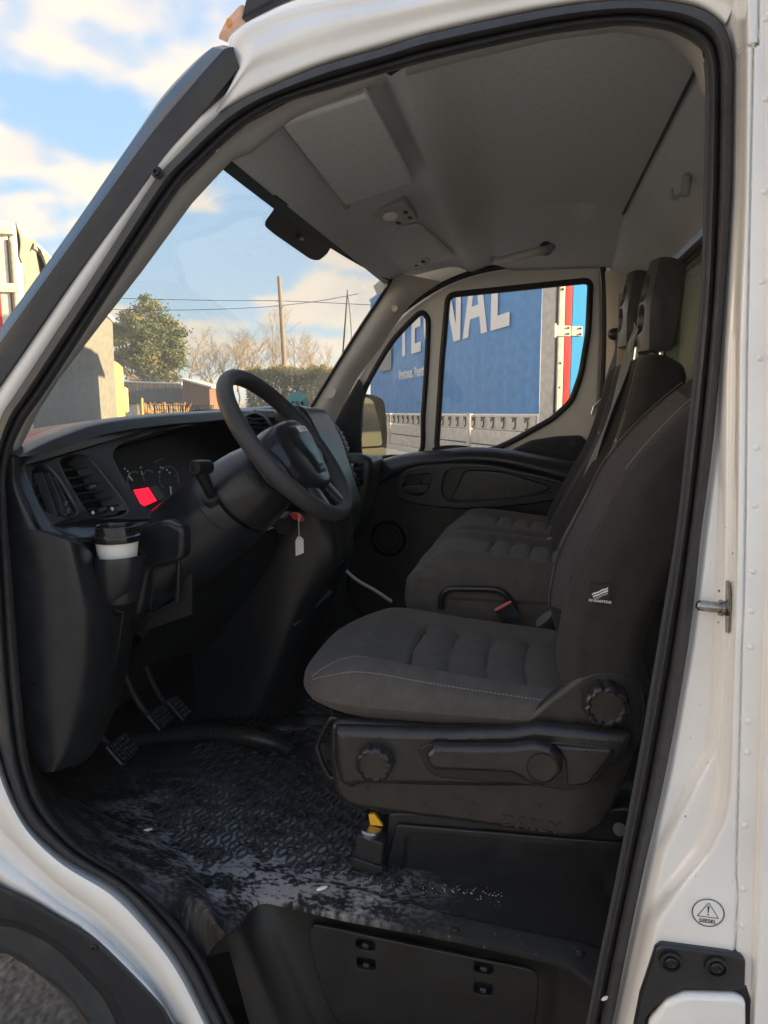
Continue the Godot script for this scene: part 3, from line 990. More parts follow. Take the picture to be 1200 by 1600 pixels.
	bar(b, ax(270, 655, -1.12), ax(340, 645, -1.10), Vector3(0.012, 0, 0), Vector3(0, 0.012, 0))
	obj("wiper", b, M.black, van)
	# windscreen
	var near := [V(32, 694), V(92, 592), V(222, 424), V(300, 318), V(362, 249)]
	var far := [V(478, 645), V(520, 580), V(560, 517), V(595, 462), V(607, 432)]
	var A := []
	var C := []
	for q in cr(near, 5): A.push_back(nz(q.x, q.y, -0.145) + Vector3(-0.02, 0, 0))
	for q in cr(far, 5): C.push_back(at(q.x, q.y, -1.745))
	rows = []
	for i in A.size():
		var row := []
		for j in 25:
			var t := j / 24.0
			var p: Vector3 = A[i].lerp(C[i], t)
			var bow := sin(PI * t)
			row.push_back(p + Vector3(-0.14 * bow, -0.01 * bow, 0) * lut([0, 1, A.size() - 1, 0.18], i))
		rows.push_back(row)
	var low := []
	for p in rows[0]: low.push_back(p + Vector3(-0.12, -0.08, 0))
	rows.push_front(low)
	b = MB.new()
	b.grid(rows)
	var ws := obj("windscreen", b, M.windscreen_glass, van, 80)
	# black border of the glass along the header, with the sensor tab
	b = MB.new()
	var head: Array = rows[-1]
	var inner: Array = rows[-2]
	var strip := []
	for j in 25:
		var t := j / 24.0
		var tab := ss(0.235, 0.255, t) * ss(0.605, 0.575, t)
		var a: Vector3 = head[j] + Vector3(0.012, 0.004, 0)
		var dn: Vector3 = (rows[-6][j] - head[j]).normalized()
		strip.push_back([a, a + dn * 0.022 + Vector3(0.004, 0, 0)])
	b.slab(strip, Vector3(0, -0.003, 0))
	obj("header_band", b, M.black, ws)
	b = MB.new()
	var hp := Plane(head[9] + Vector3(0.014, 0, 0), rows[-5][9] + Vector3(0.014, 0, 0), head[14] + Vector3(0.014, 0, 0))
	b.plate(rnd(dense(pts([428, 302, 434, 312, 430, 325, 416, 344, 416, 352, 430, 364, 487, 404, 500, 406, 512, 396, 517, 386, 530, 383, 522, 374]), 30), 7), func(q: Vector2, d: float) -> Vector3: return ap(q.x, q.y, hp) - Vector3(0.5, 0.4, 0) * d, 0.006)
	obj("sensor_panel", b, M.black, ws)
	b = MB.new()
	var so := ap(466, 371, hp) + Vector3(0.006, 0, 0)
	b.box(so, Vector3(0.012, 0.012, 0.03), 0.003, Basis(Vector3.FORWARD, 0.6))
	obj("rain_sensor", b, M.gloss, ws)
	# badge sticker at the foot and label at the far top corner of the glass
	b = MB.new()
	var sp := at(464, 630, -1.66)
	var sq := Basis(Vector3.UP, 0.55)
	b.lathe([V(0.043, 0), V(0.043, 0.001)], Transform3D(sq * Basis(Quaternion(Vector3.UP, Vector3.BACK)), sp), 28)
	var tq := obj("emissions_sticker", b, M.teal_sticker, ws)
	var tx := put("lettering", words("C51", 0.024, 0.001), M.black_print, tq)
	tx.transform = Transform3D(sq, sp + sq * Vector3(0, -0.006, 0.0015) - origin_of(tq.get_parent()))
	b = MB.new()
	b.plate(pts([583, 447, 601, 432, 606, 446, 589, 461]), func(q: Vector2, d: float) -> Vector3: return at(q.x, q.y, -1.72) - Vector3(0, 0, d), 0.001)
	obj("corner_label", b, M.trim_light, ws)
	# far windscreen pillar lining
	b = MB.new()
	rows = []
	for e in [[470, 655, 512, 690], [482, 642, 524, 660], [522, 578, 556, 596], [562, 515, 596, 540], [597, 462, 622, 502], [610, 440, 648, 470], [617, 425, 690, 440]]:
		var row := []
		for i in 7:
			var q := V(e[0], e[1]).lerp(V(e[2], e[3]), i / 6.0)
			row.push_back(at(q.x, q.y, -1.755 - 0.05 * i / 6.0 + 0.022 * sin(PI * i / 6.0)))
		rows.push_back(row)
	var sm := []
	for i in 7:
		var col := []
		for r in rows: col.push_back(r[i])
		sm.push_back(cr(col, 4))
	b.grid(sm)
	var fp := obj("far_pillar_lining", b, M.trim_light, van, 60)
	b = MB.new()
	b.plate(pts([508, 606, 519, 603, 526, 610, 522, 621, 511, 624, 505, 616]), func(q: Vector2, d: float) -> Vector3: return at(q.x, q.y, -1.752) - Vector3(0, 0, d), 0.012, 0.002, [], 1.5)
	obj("airbag_badge", b, M.trim_light, fp, 30)
	b = MB.new()
	b.lathe([V(0.012, -0.01), V(0.012, 0.003), V(0.008, 0.003), V(0.007, 0.001)], Transform3D(Basis(Quaternion(Vector3.UP, Vector3.BACK)), at(617, 482, -1.756)), 16)
	obj("trim_plug", b, M.trim_light, fp, 30)
	b = MB.new()   # dark seal round the glass on the far side
	path_tube(b, [[472, 655], [483, 641], [522, 577], [562, 513], [598, 459], [611, 437], [606, 428], [590, 416], [560, 393]], -1.748, 0.006)
	obj("windscreen_seal", b, M.black, van)
	# grab handle over the far door
	b = MB.new()
	b.tube(cr([ay(764, 403, 2.085), ay(775, 408, 2.075), ay(800, 403, 2.07), ay(835, 394, 2.07), ay(852, 391, 2.075), ay(862, 386, 2.095)], 5), 0.013, 10, false)
	var gh := obj("grab_handle", b, M.trim_grey, van, 70)
	b = MB.new()
	b.lathe([V(0.02, -0.012), V(0.02, 0.006), V(0.014, 0.008)], Transform3D(Basis(Vector3.RIGHT, 2.4), ay(853, 389, 2.085)), 16)
	b.lathe([V(0.008, 0.0), V(0.008, 0.014)], Transform3D(Basis(Vector3.RIGHT, 2.4), ay(853, 389, 2.085)), 10)
	obj("handle_pivot", b, M.plastic_grey, gh, 35)
	# roof lamp, second lamp
	var fl := func(q: Vector2, d: float) -> Vector3: return ay(q.x, q.y, 2.104) + Vector3(-0.12, 1, 0) * d
	b = MB.new()
	b.plate(rnd(pts([577, 334, 634, 317, 655, 345, 602, 357]), 5), fl, 0.03, 0.005, [], 3)
	var lamp := obj("roof_lamp", b, M.trim_grey, van, 40)
	var lo := MB.new()
	var c0 := ay(610, 338, 2.101)
	lo.blob(Transform3D(Basis(Vector3.UP, 0.3), c0), Vector3(0.02, 0.006, 0.042), 2.2, 10)
	obj("lamp_lens", lo, M.white_print, lamp, 60)
	for e in [[634, 332], [641, 341], [622, 349]]:
		b = MB.new()
		b.box(ay(e[0], e[1], 2.102), Vector3(0.012, 0.008, 0.018), 0.002)
		obj("lamp_switch", b, M.plastic_grey, lamp)
	b = MB.new()
	b.plate(rnd(pts([640, 412, 660, 403, 674, 406, 668, 415, 645, 423]), 4), fl, 0.02, 0.003, [], 2)
	var l2 := obj("belt_lamp", b, M.trim_grey, van, 40)
	for e in [[650, 414], [661, 409]]:
		b = MB.new()
		b.box(ay(e[0], e[1], 2.102), Vector3(0.014, 0.008, 0.02), 0.003)
		obj("lamp_window", b, M.black, l2)
	# trim between the glass and the headliner, and the body side round the far door
	b = MB.new()
	var hd := []
	for p in head: hd.push_back([p + Vector3(-0.01, 0.004, 0), p + Vector3(0.006, 0.0, 0), Vector3(-0.52, 2.078, p.z), Vector3(-0.47, 2.11, p.z)])
	b.grid(hd)
	obj("header_trim", b, M.headliner, van, 70)
	b = MB.new()
	b.plate(pts([500, 790, 508, 672, 558, 566, 610, 492, 626, 440, 660, 396, 1000, 345, 1000, 800]), func(q: Vector2, d: float) -> Vector3: return fz(q.x, q.y, -0.055) - Vector3(0, 0, d), 0.02, 0.0, [rnd(pts([530, 770, 546, 646, 580, 580, 650, 490, 700, 456, 928, 424, 930, 560, 915, 770]), 12)])
	obj("far_body_side", b, M.paint, van)
	# arch lining behind the tyre
	b = MB.new()
	var al := []
	for i in 25:
		var a := lerpf(-0.2, 2.4, i / 24.0)
		var cc := nz(-190, 1815, -0.10)
		al.push_back([cc + Vector3(cos(a) * 0.43, sin(a) * 0.43, 0.02), cc + Vector3(cos(a) * 0.425, sin(a) * 0.425, 0.0), cc + Vector3(cos(a) * 0.36, sin(a) * 0.36, -0.03), cc + Vector3(cos(a) * 0.30, sin(a) * 0.30, -0.14), cc + Vector3(0, 0, -0.16)])
	b.grid(al)
	obj("arch_lining", b, M.arch_brown, van, 60)
	# step well and sill
	floor_and_sill()

func path_tube(b: MB, p: Array, z: float, r: float) -> void:
	var q := []
	for e in p: q.push_back(at(e[0], e[1], z))
	b.tube(cr(q, 5), r, 8)

func sun_visor(q: Array, yv: float, label: String) -> void:
	var t := thing("sun_visor", label, "sun visor", ay(q[0].x, q[0].y, yv), "sun visors folded up under the roof")
	var b := MB.new()
	var top := Plane(ay(q[0].x, q[0].y, yv), ay(q[1].x, q[1].y, yv - 0.004), ay(q[2].x, q[2].y, yv + 0.028))
	b.plate(rnd(q, 7), func(p: Vector2, d: float) -> Vector3: return ap(p.x, p.y, top) + Vector3(0, 1, 0) * d, 0.020, 0.007, [], 4)
	obj("panel", b, M.headliner, t, 60)
	b = MB.new()
	var a := ap(q[0].x, q[0].y, top) + Vector3(-0.006, 0.008, 0.01)
	var e := ap(q[1].x, q[1].y, top) + Vector3(-0.006, 0.008, -0.035)
	b.tube([a, a.lerp(e, 0.5), e], 0.0055, 8)
	b.tube(cr([a, a + Vector3(-0.012, 0.0, 0.012), a + Vector3(-0.012, 0.03, 0.02)], 3), 0.008, 8)
	b.box(e + Vector3(0, 0.006, 0), Vector3(0.016, 0.02, 0.012), 0.003)
	obj("hinge_rod", b, M.trim_grey, t)

func floor_and_sill() -> void:
	var b := MB.new()
	b.box(Vector3(-0.4, 0.62, -1.06), Vector3(1.9, 0.06, 1.62), 0.0)
	obj("cab_floor", b, M.black, van)
	# bulkhead and side walls below the dashboard
	b = MB.new()
	b.grid([[Vector3(-1.22, 0.6, -0.06), Vector3(-1.22, 0.6, -1.85)], [Vector3(-1.16, 0.95, -0.06), Vector3(-1.16, 0.95, -1.85)], [Vector3(-1.2, 1.5, -0.06), Vector3(-1.2, 1.5, -1.85)]])
	obj("bulkhead", b, M.felt, van)
	for e in [[Vector3(-1.1, 1.14, -0.055), Vector3(0.35, 0.77, 0.03)], [Vector3(-0.5, 0.95, -1.90), Vector3(1.9, 0.78, 0.06)], [Vector3(0.40, 1.0, -0.09), Vector3(0.28, 0.95, 0.05)], [Vector3(0.42, 1.8, -0.15), Vector3(0.2, 0.8, 0.05)]]:
		b = MB.new()
		b.box(e[0], e[1], 0.0)
		obj("side_wall", b, M.black, van)
	# trim over the sill, left of the step
	b = MB.new()
	var rows := []
	var lp := [26,1175,56,1195,90,1225, 49,1208,80,1222,105,1240, 77,1269,112,1256,160,1272, 129,1326,170,1296,200,1288, 207,1377,225,1330,238,1300, 269,1434,280,1375,290,1340, 306,1480,322,1420,320,1385, 318,1494,340,1450,338,1425, 322,1499,350,1462,348,1438]
	for k in range(0, lp.size(), 6):
		var a := nz(lp[k], lp[k + 1], -0.06)
		var m := ay(lp[k + 2], lp[k + 3], lut([0, 0.76, 30, 0.72, 48, 0.69], k))
		var c := ay(lp[k + 4], lp[k + 5], 0.69)
		rows.push_back(cr([a + Vector3(0, -0.02, -0.01), a, a.lerp(m, 0.5) + Vector3(0, 0.006, 0.004), m, m.lerp(c, 0.6) + Vector3(0, 0.004, 0), c, c + Vector3(0, -0.02, -0.01)], 4))
	var sm := []
	for i in rows[0].size():
		var col := []
		for r in rows: col.push_back(r[i])
		sm.push_back(cr(col, 4))
	sm = smooth_grid(sm, 3)
	b.uvf = mat_uv
	b.grid(sm)
	obj("sill_trim", b, M.sill_dirty, van, 55)
	# step: flange with screws, and the well below it
	b = MB.new()
	rows = []
	var fl := [322,1392,346,1462,348,1500, 336,1368,372,1440,372,1470, 352,1358,392,1412,400,1440, 380,1358,412,1402,440,1450, 420,1364,440,1406,470,1456, 520,1383,530,1427,545,1470, 600,1404,610,1442,618,1484, 700,1430,705,1460,708,1500, 800,1452,805,1482,808,1520, 880,1468,876,1500,874,1540, 920,1478,905,1520,895,1560, 950,1490,935,1540,915,1600]
	for k in range(0, fl.size(), 6):
		var a := ay(fl[k], fl[k + 1], 0.688)
		var e := ay(fl[k + 2], fl[k + 3], 0.676)
		rows.push_back(cr([a + Vector3(0, -0.012, -0.01), a + Vector3(0, 0.004, 0), a.lerp(e, 0.5) + Vector3(0, 0.003, 0), e.lerp(a, 0.1), e + Vector3(0, -0.004, 0.002), e + Vector3(0, -0.012, 0.003)], 4))
	sm = []
	for i in rows[0].size():
		var col := []
		for r in rows: col.push_back(r[i])
		sm.push_back(cr(col, 5))
	b.uvf = mat_uv
	b.grid(sm)
	var step := obj("step_flange", b, M.sill_dirty, van, 60)
	b = MB.new()
	rows = []
	for e in [[325, 1494, 440, 1780, -0.055], [348, 1462, 470, 1780, -0.06], [372, 1440, 500, 1780, -0.075], [392, 1412, 530, 1780, -0.10], [412, 1402, 556, 1780, -0.125], [440, 1406, 580, 1780, -0.15], [530, 1427, 620, 1780, -0.165], [610, 1442, 660, 1780, -0.165], [705, 1460, 720, 1780, -0.16], [805, 1482, 800, 1780, -0.155], [852, 1493, 830, 1780, -0.14], [876, 1500, 850, 1780, -0.11], [905, 1520, 868, 1780, -0.09], [935, 1540, 890, 1780, -0.07]]:
		var t := ay(e[0], e[1], 0.668)
		var f := at(e[2], e[3], e[4])
		var row := []
		for i in 11:
			var s := i / 10.0
			var p := t.lerp(f, s)
			p.z = lerpf(t.z, e[4], ss(0, 0.07, s))
			row.push_back(p)
		rows.push_back(row)
	sm = []
	for i in rows[0].size():
		var col := []
		for r in rows: col.push_back(r[i])
		sm.push_back(cr(col, 5))
	b.grid(sm)
	b.grid([[Vector3(-0.62, 0.36, -0.02), Vector3(0.25, 0.36, -0.02)], [Vector3(-0.62, 0.36, -0.25), Vector3(0.25, 0.36, -0.25)]])
	obj("step_well", b, M.scuffed, van, 60)
	var fz2 := func(q: Vector2, d: float) -> Vector3: return at(q.x, q.y, -0.142) - Vector3(0, 0, d)
	b = MB.new()
	var cover := cr(pts([482, 1462, 488, 1450, 502, 1447, 620, 1472, 730, 1495, 815, 1512, 836, 1520, 842, 1540, 836, 1600, 826, 1645, 700, 1640, 560, 1615, 530, 1600, 510, 1566, 492, 1510]), 3, true)
	var hs := []
	for e in [[556, 1469, 586, 1486], [557, 1498, 587, 1517], [740, 1505, 771, 1523], [740, 1536, 770, 1556]]:
		hs.push_back(rnd(pts([e[0], e[1] - 3, e[2], e[1] + 2, e[2], e[3] + 1, e[0], e[3] - 4]), 5, 2))
	b.plate(cover, fz2, 0.012, 0.003, hs, 2.5)
	var cv := obj("step_cover", b, M.scuffed, van, 40)
	for e in [[571, 1477], [756, 1514], [572, 1508], [755, 1547]]:
		b = MB.new()
		b.box(at(e[0], e[1], -0.147), Vector3(0.013, 0.009, 0.008), 0.002, Basis(Vector3.BACK, -0.12))
		b.box(at(e[0] + 2, e[1] + 5, -0.150), Vector3(0.022, 0.004, 0.006), 0.001, Basis(Vector3.BACK, -0.12))
		obj("latch", b, M.plastic, cv, 30)
	for e in [[357, 1375], [530, 1416], [711, 1455], [906, 1489]]: screw(ay(e[0], e[1], 0.688), Vector3(0, 1, 0), 0.006, M.black, step)
	b = MB.new()
	b.plate(pts([296, 1500, 330, 1478, 600, 1480, 640, 1800, 300, 1800]), func(q: Vector2, d: float) -> Vector3: return at(q.x, q.y, -0.21) - Vector3(0, 0, d), 0.02)
	obj("sill_inner", b, M.black, van)
	# small litter
	for e in [[503, 1388, 0.012], [230, 1297, 0.012], [945, 1560, 0.007]]:
		var t := thing("seed_husk", ["pale seed husk lying on the edge of the step", "pale seed husk lying beside the sill trim by the pedals", "pale crumb caught on the rear end of the step"][0 if e[0] == 503 else (1 if e[0] == 230 else 2)], "husk", ay(e[0], e[1], 0.697))
		b = MB.new()
		b.blob(Transform3D(Basis(Vector3.UP, 0.7), ay(e[0], e[1], 0.697)), Vector3(e[2], 0.003, e[2] * 0.35), 2.0, 6)
		obj("husk", b, M.paper, t)

# ---- floor mat and pedals ----
func build_mat() -> void:
	var t := thing("floor_mat", "black rubber floor mat with raised eyelets, smeared with pale dried mud", "floor mat", Vector3(-0.6, 0.68, -0.5))
	var outline := []
	for e in [[20, 1190], [90, 1225], [160, 1272], [238, 1300], [290, 1340], [322, 1385], [338, 1366], [352, 1356], [380, 1357], [420, 1364], [520, 1384], [600, 1406], [700, 1432], [950, 1492]]:
		var p := ay(e[0], e[1], 0.684)
		outline.push_back(V(p.x, p.z))
	outline.append_array([V(0.28, -1.75), V(-1.14, -1.75)])
	var b := MB.new()
	b.uvf = mat_uv
	b.plate(outline, func(q: Vector2, d: float) -> Vector3: return Vector3(q.x, 0.684 - d, q.y), 0.015)
	obj("sheet", b, M.mat_dirty, t)
	# eyelets: low lens-shaped rims in staggered rows
	var poly := PackedVector2Array(outline)
	b = MB.new()
	b.uvf = mat_uv
	var k := 0
	for i in 52:
		for j in 38:
			var c := Vector2(-1.12 + i * 0.0268, -0.10 - j * 0.0425 - (0.021 if i % 2 else 0.0))
			if c.x > -0.22 or c.y < -1.25: continue
			if c.x < -0.80 and c.y > -0.62: continue
			if c.x < -0.86: continue
			if absf(c.y + 0.70) < 0.045 and c.x > -0.72: continue
			if not Geometry2D.is_point_in_polygon(c, poly) or not Geometry2D.is_point_in_polygon(c + V(0.0, 0.03), poly) or not Geometry2D.is_point_in_polygon(c + V(-0.015, 0.02), poly): continue
			var rows := []
			for a in 14:
				var w := TAU * a / 14
				var u := Vector2(cos(w) * 0.0108 * (1.0 - 0.25 * absf(sin(w))), sin(w) * 0.0195).rotated(0.16 + rng.randf_range(-0.03, 0.03))
				var h := 0.0056 + rng.randf_range(-0.0004, 0.0004)
				rows.push_back([Vector3(c.x + u.x * 1.12, 0.6836, c.y + u.y * 1.1), Vector3(c.x + u.x * 1.02, 0.684 + h, c.y + u.y * 1.02), Vector3(c.x + u.x * 0.82, 0.684 + h, c.y + u.y * 0.84), Vector3(c.x + u.x * 0.68, 0.6838, c.y + u.y * 0.74)])
			b.grid(rows, false, true)
			k += 1
	var st := obj("eyelet_relief", b, M.worn_rubber, t, 40)
	tag(st, "", "", "", "stuff")
	b = MB.new()
	b.uvf = mat_uv
	b.tube(cr([ay(188, 1158, 0.69), ay(250, 1150, 0.70), ay(320, 1145, 0.71), ay(380, 1150, 0.715), ay(430, 1163, 0.70), ay(455, 1178, 0.685)], 5), 0.022, 12, false)
	b.blob(Transform3D(Basis(Vector3.UP, 0.35), ay(468, 1130, 0.684)), Vector3(0.10, 0.012, 0.045), 3.0, 10)
	obj("front_rim", b, M.mat_dirty, t, 70)
	b = MB.new()   # crumbs of dry mud
	for i in 260:
		var c := Vector3(rng.randfn(-0.52, 0.16), 0.6865, rng.randfn(-0.22, 0.10))
		if i > 130: c = Vector3(rng.randf_range(-0.42, -0.02), 0.687, -0.195 + rng.randfn(0, 0.012) - 0.02)
		if not Geometry2D.is_point_in_polygon(V(c.x, c.z), poly): continue
		var s := rng.randf_range(0.0005, 0.0013)
		b.box(c, Vector3(s * 2, s, s * 1.6), s * 0.3, Basis(Vector3.UP, rng.randf() * 3))
	var cr2 := obj("mud_crumbs", b, M.trim_light, t, 0)
	tag(cr2, "", "", "", "stuff")

func pedal(c: Vector3, w: float, h: float, lean: float, label: String, bars: int) -> void:
	var t := thing("pedal", label, "pedal", c)
	var q := Basis(Vector3.BACK, lean) * Basis(Vector3.UP, 0.0)
	# the pad faces back and up: local x is out of the pad, y up along it, z across
	var b := MB.new()
	b.box(c, Vector3(0.012, h, w), 0.005, q)
	var pad := obj("pad", b, M.plastic_low, t)
	var tri_rows := bars
	for i in tri_rows:
		for j in 6:
			b = MB.new()
			var o := Vector3(0.008, h * (-0.42 + 0.84 * (i + 0.5) / tri_rows), w * (-0.44 + 0.88 * (j + 0.5) / 6.0))
			b.box(c + q * o, Vector3(0.006, h * 0.62 / tri_rows, w * 0.105), 0.0015, q)
			obj("grip_block", b, M.scuffed, pad)
	b = MB.new()
	var a := c + q * Vector3(-0.005, 0, 0)
	b.tube(cr([a, a + Vector3(-0.05, 0.03, 0), a + Vector3(-0.10, 0.16, 0.0), a + Vector3(-0.10, 0.34, 0.0)], 5), 0.009, 8)
	obj("arm", b, M.black, t)

# ---- dashboard ----
func dplane(x0: float) -> Plane:   # the face of the dashboard, leaning forward as it rises
	return Plane(Vector3(x0, 1.44, 0), Vector3(x0, 1.44, -1), Vector3(x0 - 0.06, 1.54, 0))
func build_dash() -> void:
	var dash := thing("dashboard", "black plastic dashboard with vents, instruments and centre console", "dashboard", Vector3(-0.9, 1.0, -0.9))
	var P := dplane(-0.865)
	var ff := func(q: Vector2, d: float) -> Vector3:
		var p := ap(q.x, q.y, P)
		# the near end of the face rolls round to the door side
		var e: float = ss(-0.20, -0.08, p.z)
		return p + Vector3(-0.05 * e * e, 0, 0) + Vector3(-0.85, -0.45, 0) * d
	var v1 := cr(pts([59, 733, 65, 727, 74, 728, 91, 745, 106, 768, 118, 790, 119, 801, 112, 806, 99, 805, 87, 797, 76, 778, 66, 757]), 3, true)
	var v2 := cr(pts([96, 722, 104, 714, 122, 711, 136, 714, 149, 726, 170, 752, 192, 781, 199, 794, 194, 802, 176, 806, 155, 808, 142, 802, 128, 782, 116, 762, 104, 740]), 3, true)
	var cl := rnd(pts([177, 712, 184, 697, 223, 683, 277, 669, 335, 660, 400, 655, 420, 690, 360, 760, 300, 772, 283, 779, 271, 783, 266, 796, 242, 799, 222, 787, 198, 752]), 8)
	var out := cr(pts([40, 716, 50, 703, 100, 680, 160, 661, 250, 650, 345, 644, 440, 636, 470, 660, 420, 760, 360, 800, 300, 812, 262, 818, 200, 835, 150, 845, 120, 846, 102, 838, 84, 812, 68, 785, 48, 745]), 4, true)
	var b := MB.new()
	b.plate(dense(out, 14), ff, 0.05, 0.012, [dense(v1, 8), dense(v2, 8), dense(cl, 10)], 7)
	obj("fascia", b, M.plastic, dash, 42)
	# thin light edge and top of the dashboard running under the windscreen
	b = MB.new()
	var edge := []
	for e in [[30, 713, -0.885], [50, 701, -0.90], [100, 679, -0.905], [160, 660, -0.91], [250, 649, -0.915], [345, 643, -0.92], [430, 636, -0.93]]:
		edge.push_back(ax(e[0], e[1], e[2]))
	edge.append_array([Vector3(-0.92, 1.585, -1.05), Vector3(-0.90, 1.585, -1.35), Vector3(-0.86, 1.575, -1.6), Vector3(-0.82, 1.555, -1.78)])
	edge = cr(edge, 5)
	var rows := []
	for k in edge.size():
		var p: Vector3 = edge[k]
		var g := ss(-2, 12, k)
		rows.push_back([p + Vector3(0.012, -0.024, 0) * g, p + Vector3(0.003, -0.004, 0) * g, p, p + Vector3(-0.02, 0.004, 0), p + Vector3(-0.15, -0.012, 0), Vector3(-1.36, 1.47, p.z)])
	b.grid(rows)
	obj("top_pad", b, M.plastic_grey, dash, 50)
	# vents
	var vd := func(nm: String, hole: Array, deep: float) -> Node3D:
		var m := MB.new()
		var big := MB.shrink(MB.ccw(hole), -5.0)
		m.plate(big, func(q: Vector2, d: float) -> Vector3: return ff.call(q, deep + d), 0.004)
		return obj(nm, m, M.black, dash)
	var a1: Node3D = vd.call("defrost_vent", v1, 0.04)
	for e in [[68, 735, 98, 802], [77, 735, 108, 803], [86, 742, 115, 800]]:
		b = MB.new()
		var p0: Vector3 = ff.call(V(e[0], e[1]), 0.012)
		var p1: Vector3 = ff.call(V(e[2], e[3]), 0.012)
		bar(b, p0, p1, Vector3(0.018, 0.003, 0.0), Vector3(0.0, 0.0, 0.0026))
		obj("slat", b, M.plastic_grey, a1)
	for e in [[64, 752, 96, 742], [72, 768, 106, 760], [81, 783, 114, 776]]:
		b = MB.new()
		bar(b, ff.call(V(e[0], e[1]), 0.022), ff.call(V(e[2], e[3]), 0.022), Vector3(0.02, 0.0, 0.0), Vector3(0.0, 0.0022, 0.0))
		obj("crossbar", b, M.plastic_low, a1)
	for e in [[106, 787], [110, 797]]:
		b = MB.new()
		b.box(ff.call(V(e[0], e[1]), 0.004), Vector3(0.008, 0.012, 0.009), 0.002)
		obj("slider", b, M.plastic_grey, a1)
	var a2: Node3D = vd.call("air_vent", v2, 0.045)
	for i in 6:
		b = MB.new()
		var y0 := 730.0 + i * 12.4
		var x0 := lut([720, 98, 740, 105, 762, 117, 782, 129, 800, 140], y0)
		var p0: Vector3 = ff.call(V(x0 - 2, y0 + 1.5), 0.016)
		var p1: Vector3 = ff.call(V(x0 + lut([0, 36, 5, 51], i), y0 - lut([0, 3, 5, 6], i)), 0.016)
		bar(b, p0, p1, Vector3(0.028, 0.006, 0.0), Vector3(0.0, 0.0035, 0.0))
		obj("slat", b, M.plastic, a2)
	b = MB.new()
	b.box(ff.call(V(146, 759), 0.008), Vector3(0.016, 0.010, 0.022), 0.003)
	obj("slider", b, M.plastic_grey, a2)
	b = MB.new()   # inner wall of the recess on its far side, and the control strip at its foot
	var wall := []
	for e in [[122, 711, 118, 716], [138, 716, 128, 722], [152, 730, 140, 738], [172, 757, 160, 766], [190, 782, 178, 788], [199, 796, 184, 792]]:
		wall.push_back([ff.call(V(e[0], e[1]), 0.0015), ff.call(V(e[2], e[3]), 0.024)])
	b.grid(wall)
	obj("recess_wall", b, M.plastic, a2)
	b = MB.new()
	b.plate(rnd(pts([138, 799, 180, 787, 192, 797, 186, 803, 154, 808, 144, 805]), 4), func(q: Vector2, d: float) -> Vector3: return ff.call(q, 0.006 + d), 0.02, 0.003, [], 2)
	obj("control_strip", b, M.plastic_low, a2)
	b = MB.new()
	b.box(ff.call(V(161, 797), 0.003), Vector3(0.014, 0.010, 0.026), 0.003, Basis(Vector3.RIGHT, 0.12))
	obj("thumb_wheel", b, M.black, a2)
	for e in [[147, 800, 0.0035], [177, 794, 0.0042]]:
		b = MB.new()
		var c: Vector3 = ff.call(V(e[0], e[1]), 0.003)
		b.lathe([V(e[2], -0.001), V(e[2], 0.001), V(e[2] * 0.6 if e[0] > 150 else 0.001, 0.001), V(e[2] * 0.6 if e[0] > 150 else 0.0005, -0.001)], Transform3D(Basis(Vector3.BACK, -PI / 2 + 0.3), c), 16)
		obj("mark", b, M.white_print, a2)
	# instrument cluster under its hood
	var DP := dplane(-0.965)
	var dc := func(q: Vector2, d: float) -> Vector3: return ap(q.x, q.y, DP) + Vector3(-0.85, -0.45, 0) * d
	b = MB.new()
	b.plate(pts([150, 690, 200, 660, 345, 640, 470, 640, 470, 830, 200, 830]), dc, 0.02)
	var ic := obj("instrument_cluster", b, M.black, dash)
	b = MB.new()
	b.plate(pts([208, 766, 231, 762, 244, 783, 225, 791, 219, 787]), func(q: Vector2, d: float) -> Vector3: return dc.call(q, -0.002 + d), 0.0015)
	var red := mk("screen_red", Color(0.85, 0.02, 0.06), 0.4, {"emission_enabled": true, "emission": Color(1.0, 0.05, 0.16), "emission_energy_multiplier": 0.42})
	obj("display_screen", b, red, ic, 0, "lit red display in the instrument cluster")
	b = MB.new()
	b.plate(pts([233, 762, 244, 759, 257, 779, 246, 783]), func(q: Vector2, d: float) -> Vector3: return dc.call(q, -0.002 + d), 0.0015)
	obj("dark_screen", b, M.plastic_grey, ic, 0)
	for e in [[199, 744, 206, 752, 3.0], [219.5, 737, 221, 743, 1.6], [265, 761, 266, 776, 2.6], [240, 723, 253, 717, 1.4]]:
		b = MB.new()
		var u: Vector2 = (V(e[2], e[3]) - V(e[0], e[1])).normalized().orthogonal() * e[4] * 0.5
		b.plate([V(e[0], e[1]) + u, V(e[2], e[3]) + u * 0.4, V(e[2], e[3]) - u * 0.4, V(e[0], e[1]) - u], func(q: Vector2, d: float) -> Vector3: return dc.call(q, -0.004 + d), 0.0015)
		obj("needle", b, M.white_print if e[0] != 240 else M.grey_print, ic, 0)
	b = MB.new()
	for e in [[194, 733], [198.5, 737], [201, 741], [219, 731], [248, 738], [250, 731], [254, 732], [260, 735], [264, 739]]:
		b.plate([V(e[0] - 1.1, e[1] - 1.3), V(e[0] + 1.1, e[1] - 1.3), V(e[0] + 0.8, e[1] + 1.3), V(e[0] - 1.4, e[1] + 1.0)], func(q: Vector2, d: float) -> Vector3: return dc.call(q, -0.003 + d), 0.001)
	obj("gauge_marks", b, M.white_print, ic, 0)
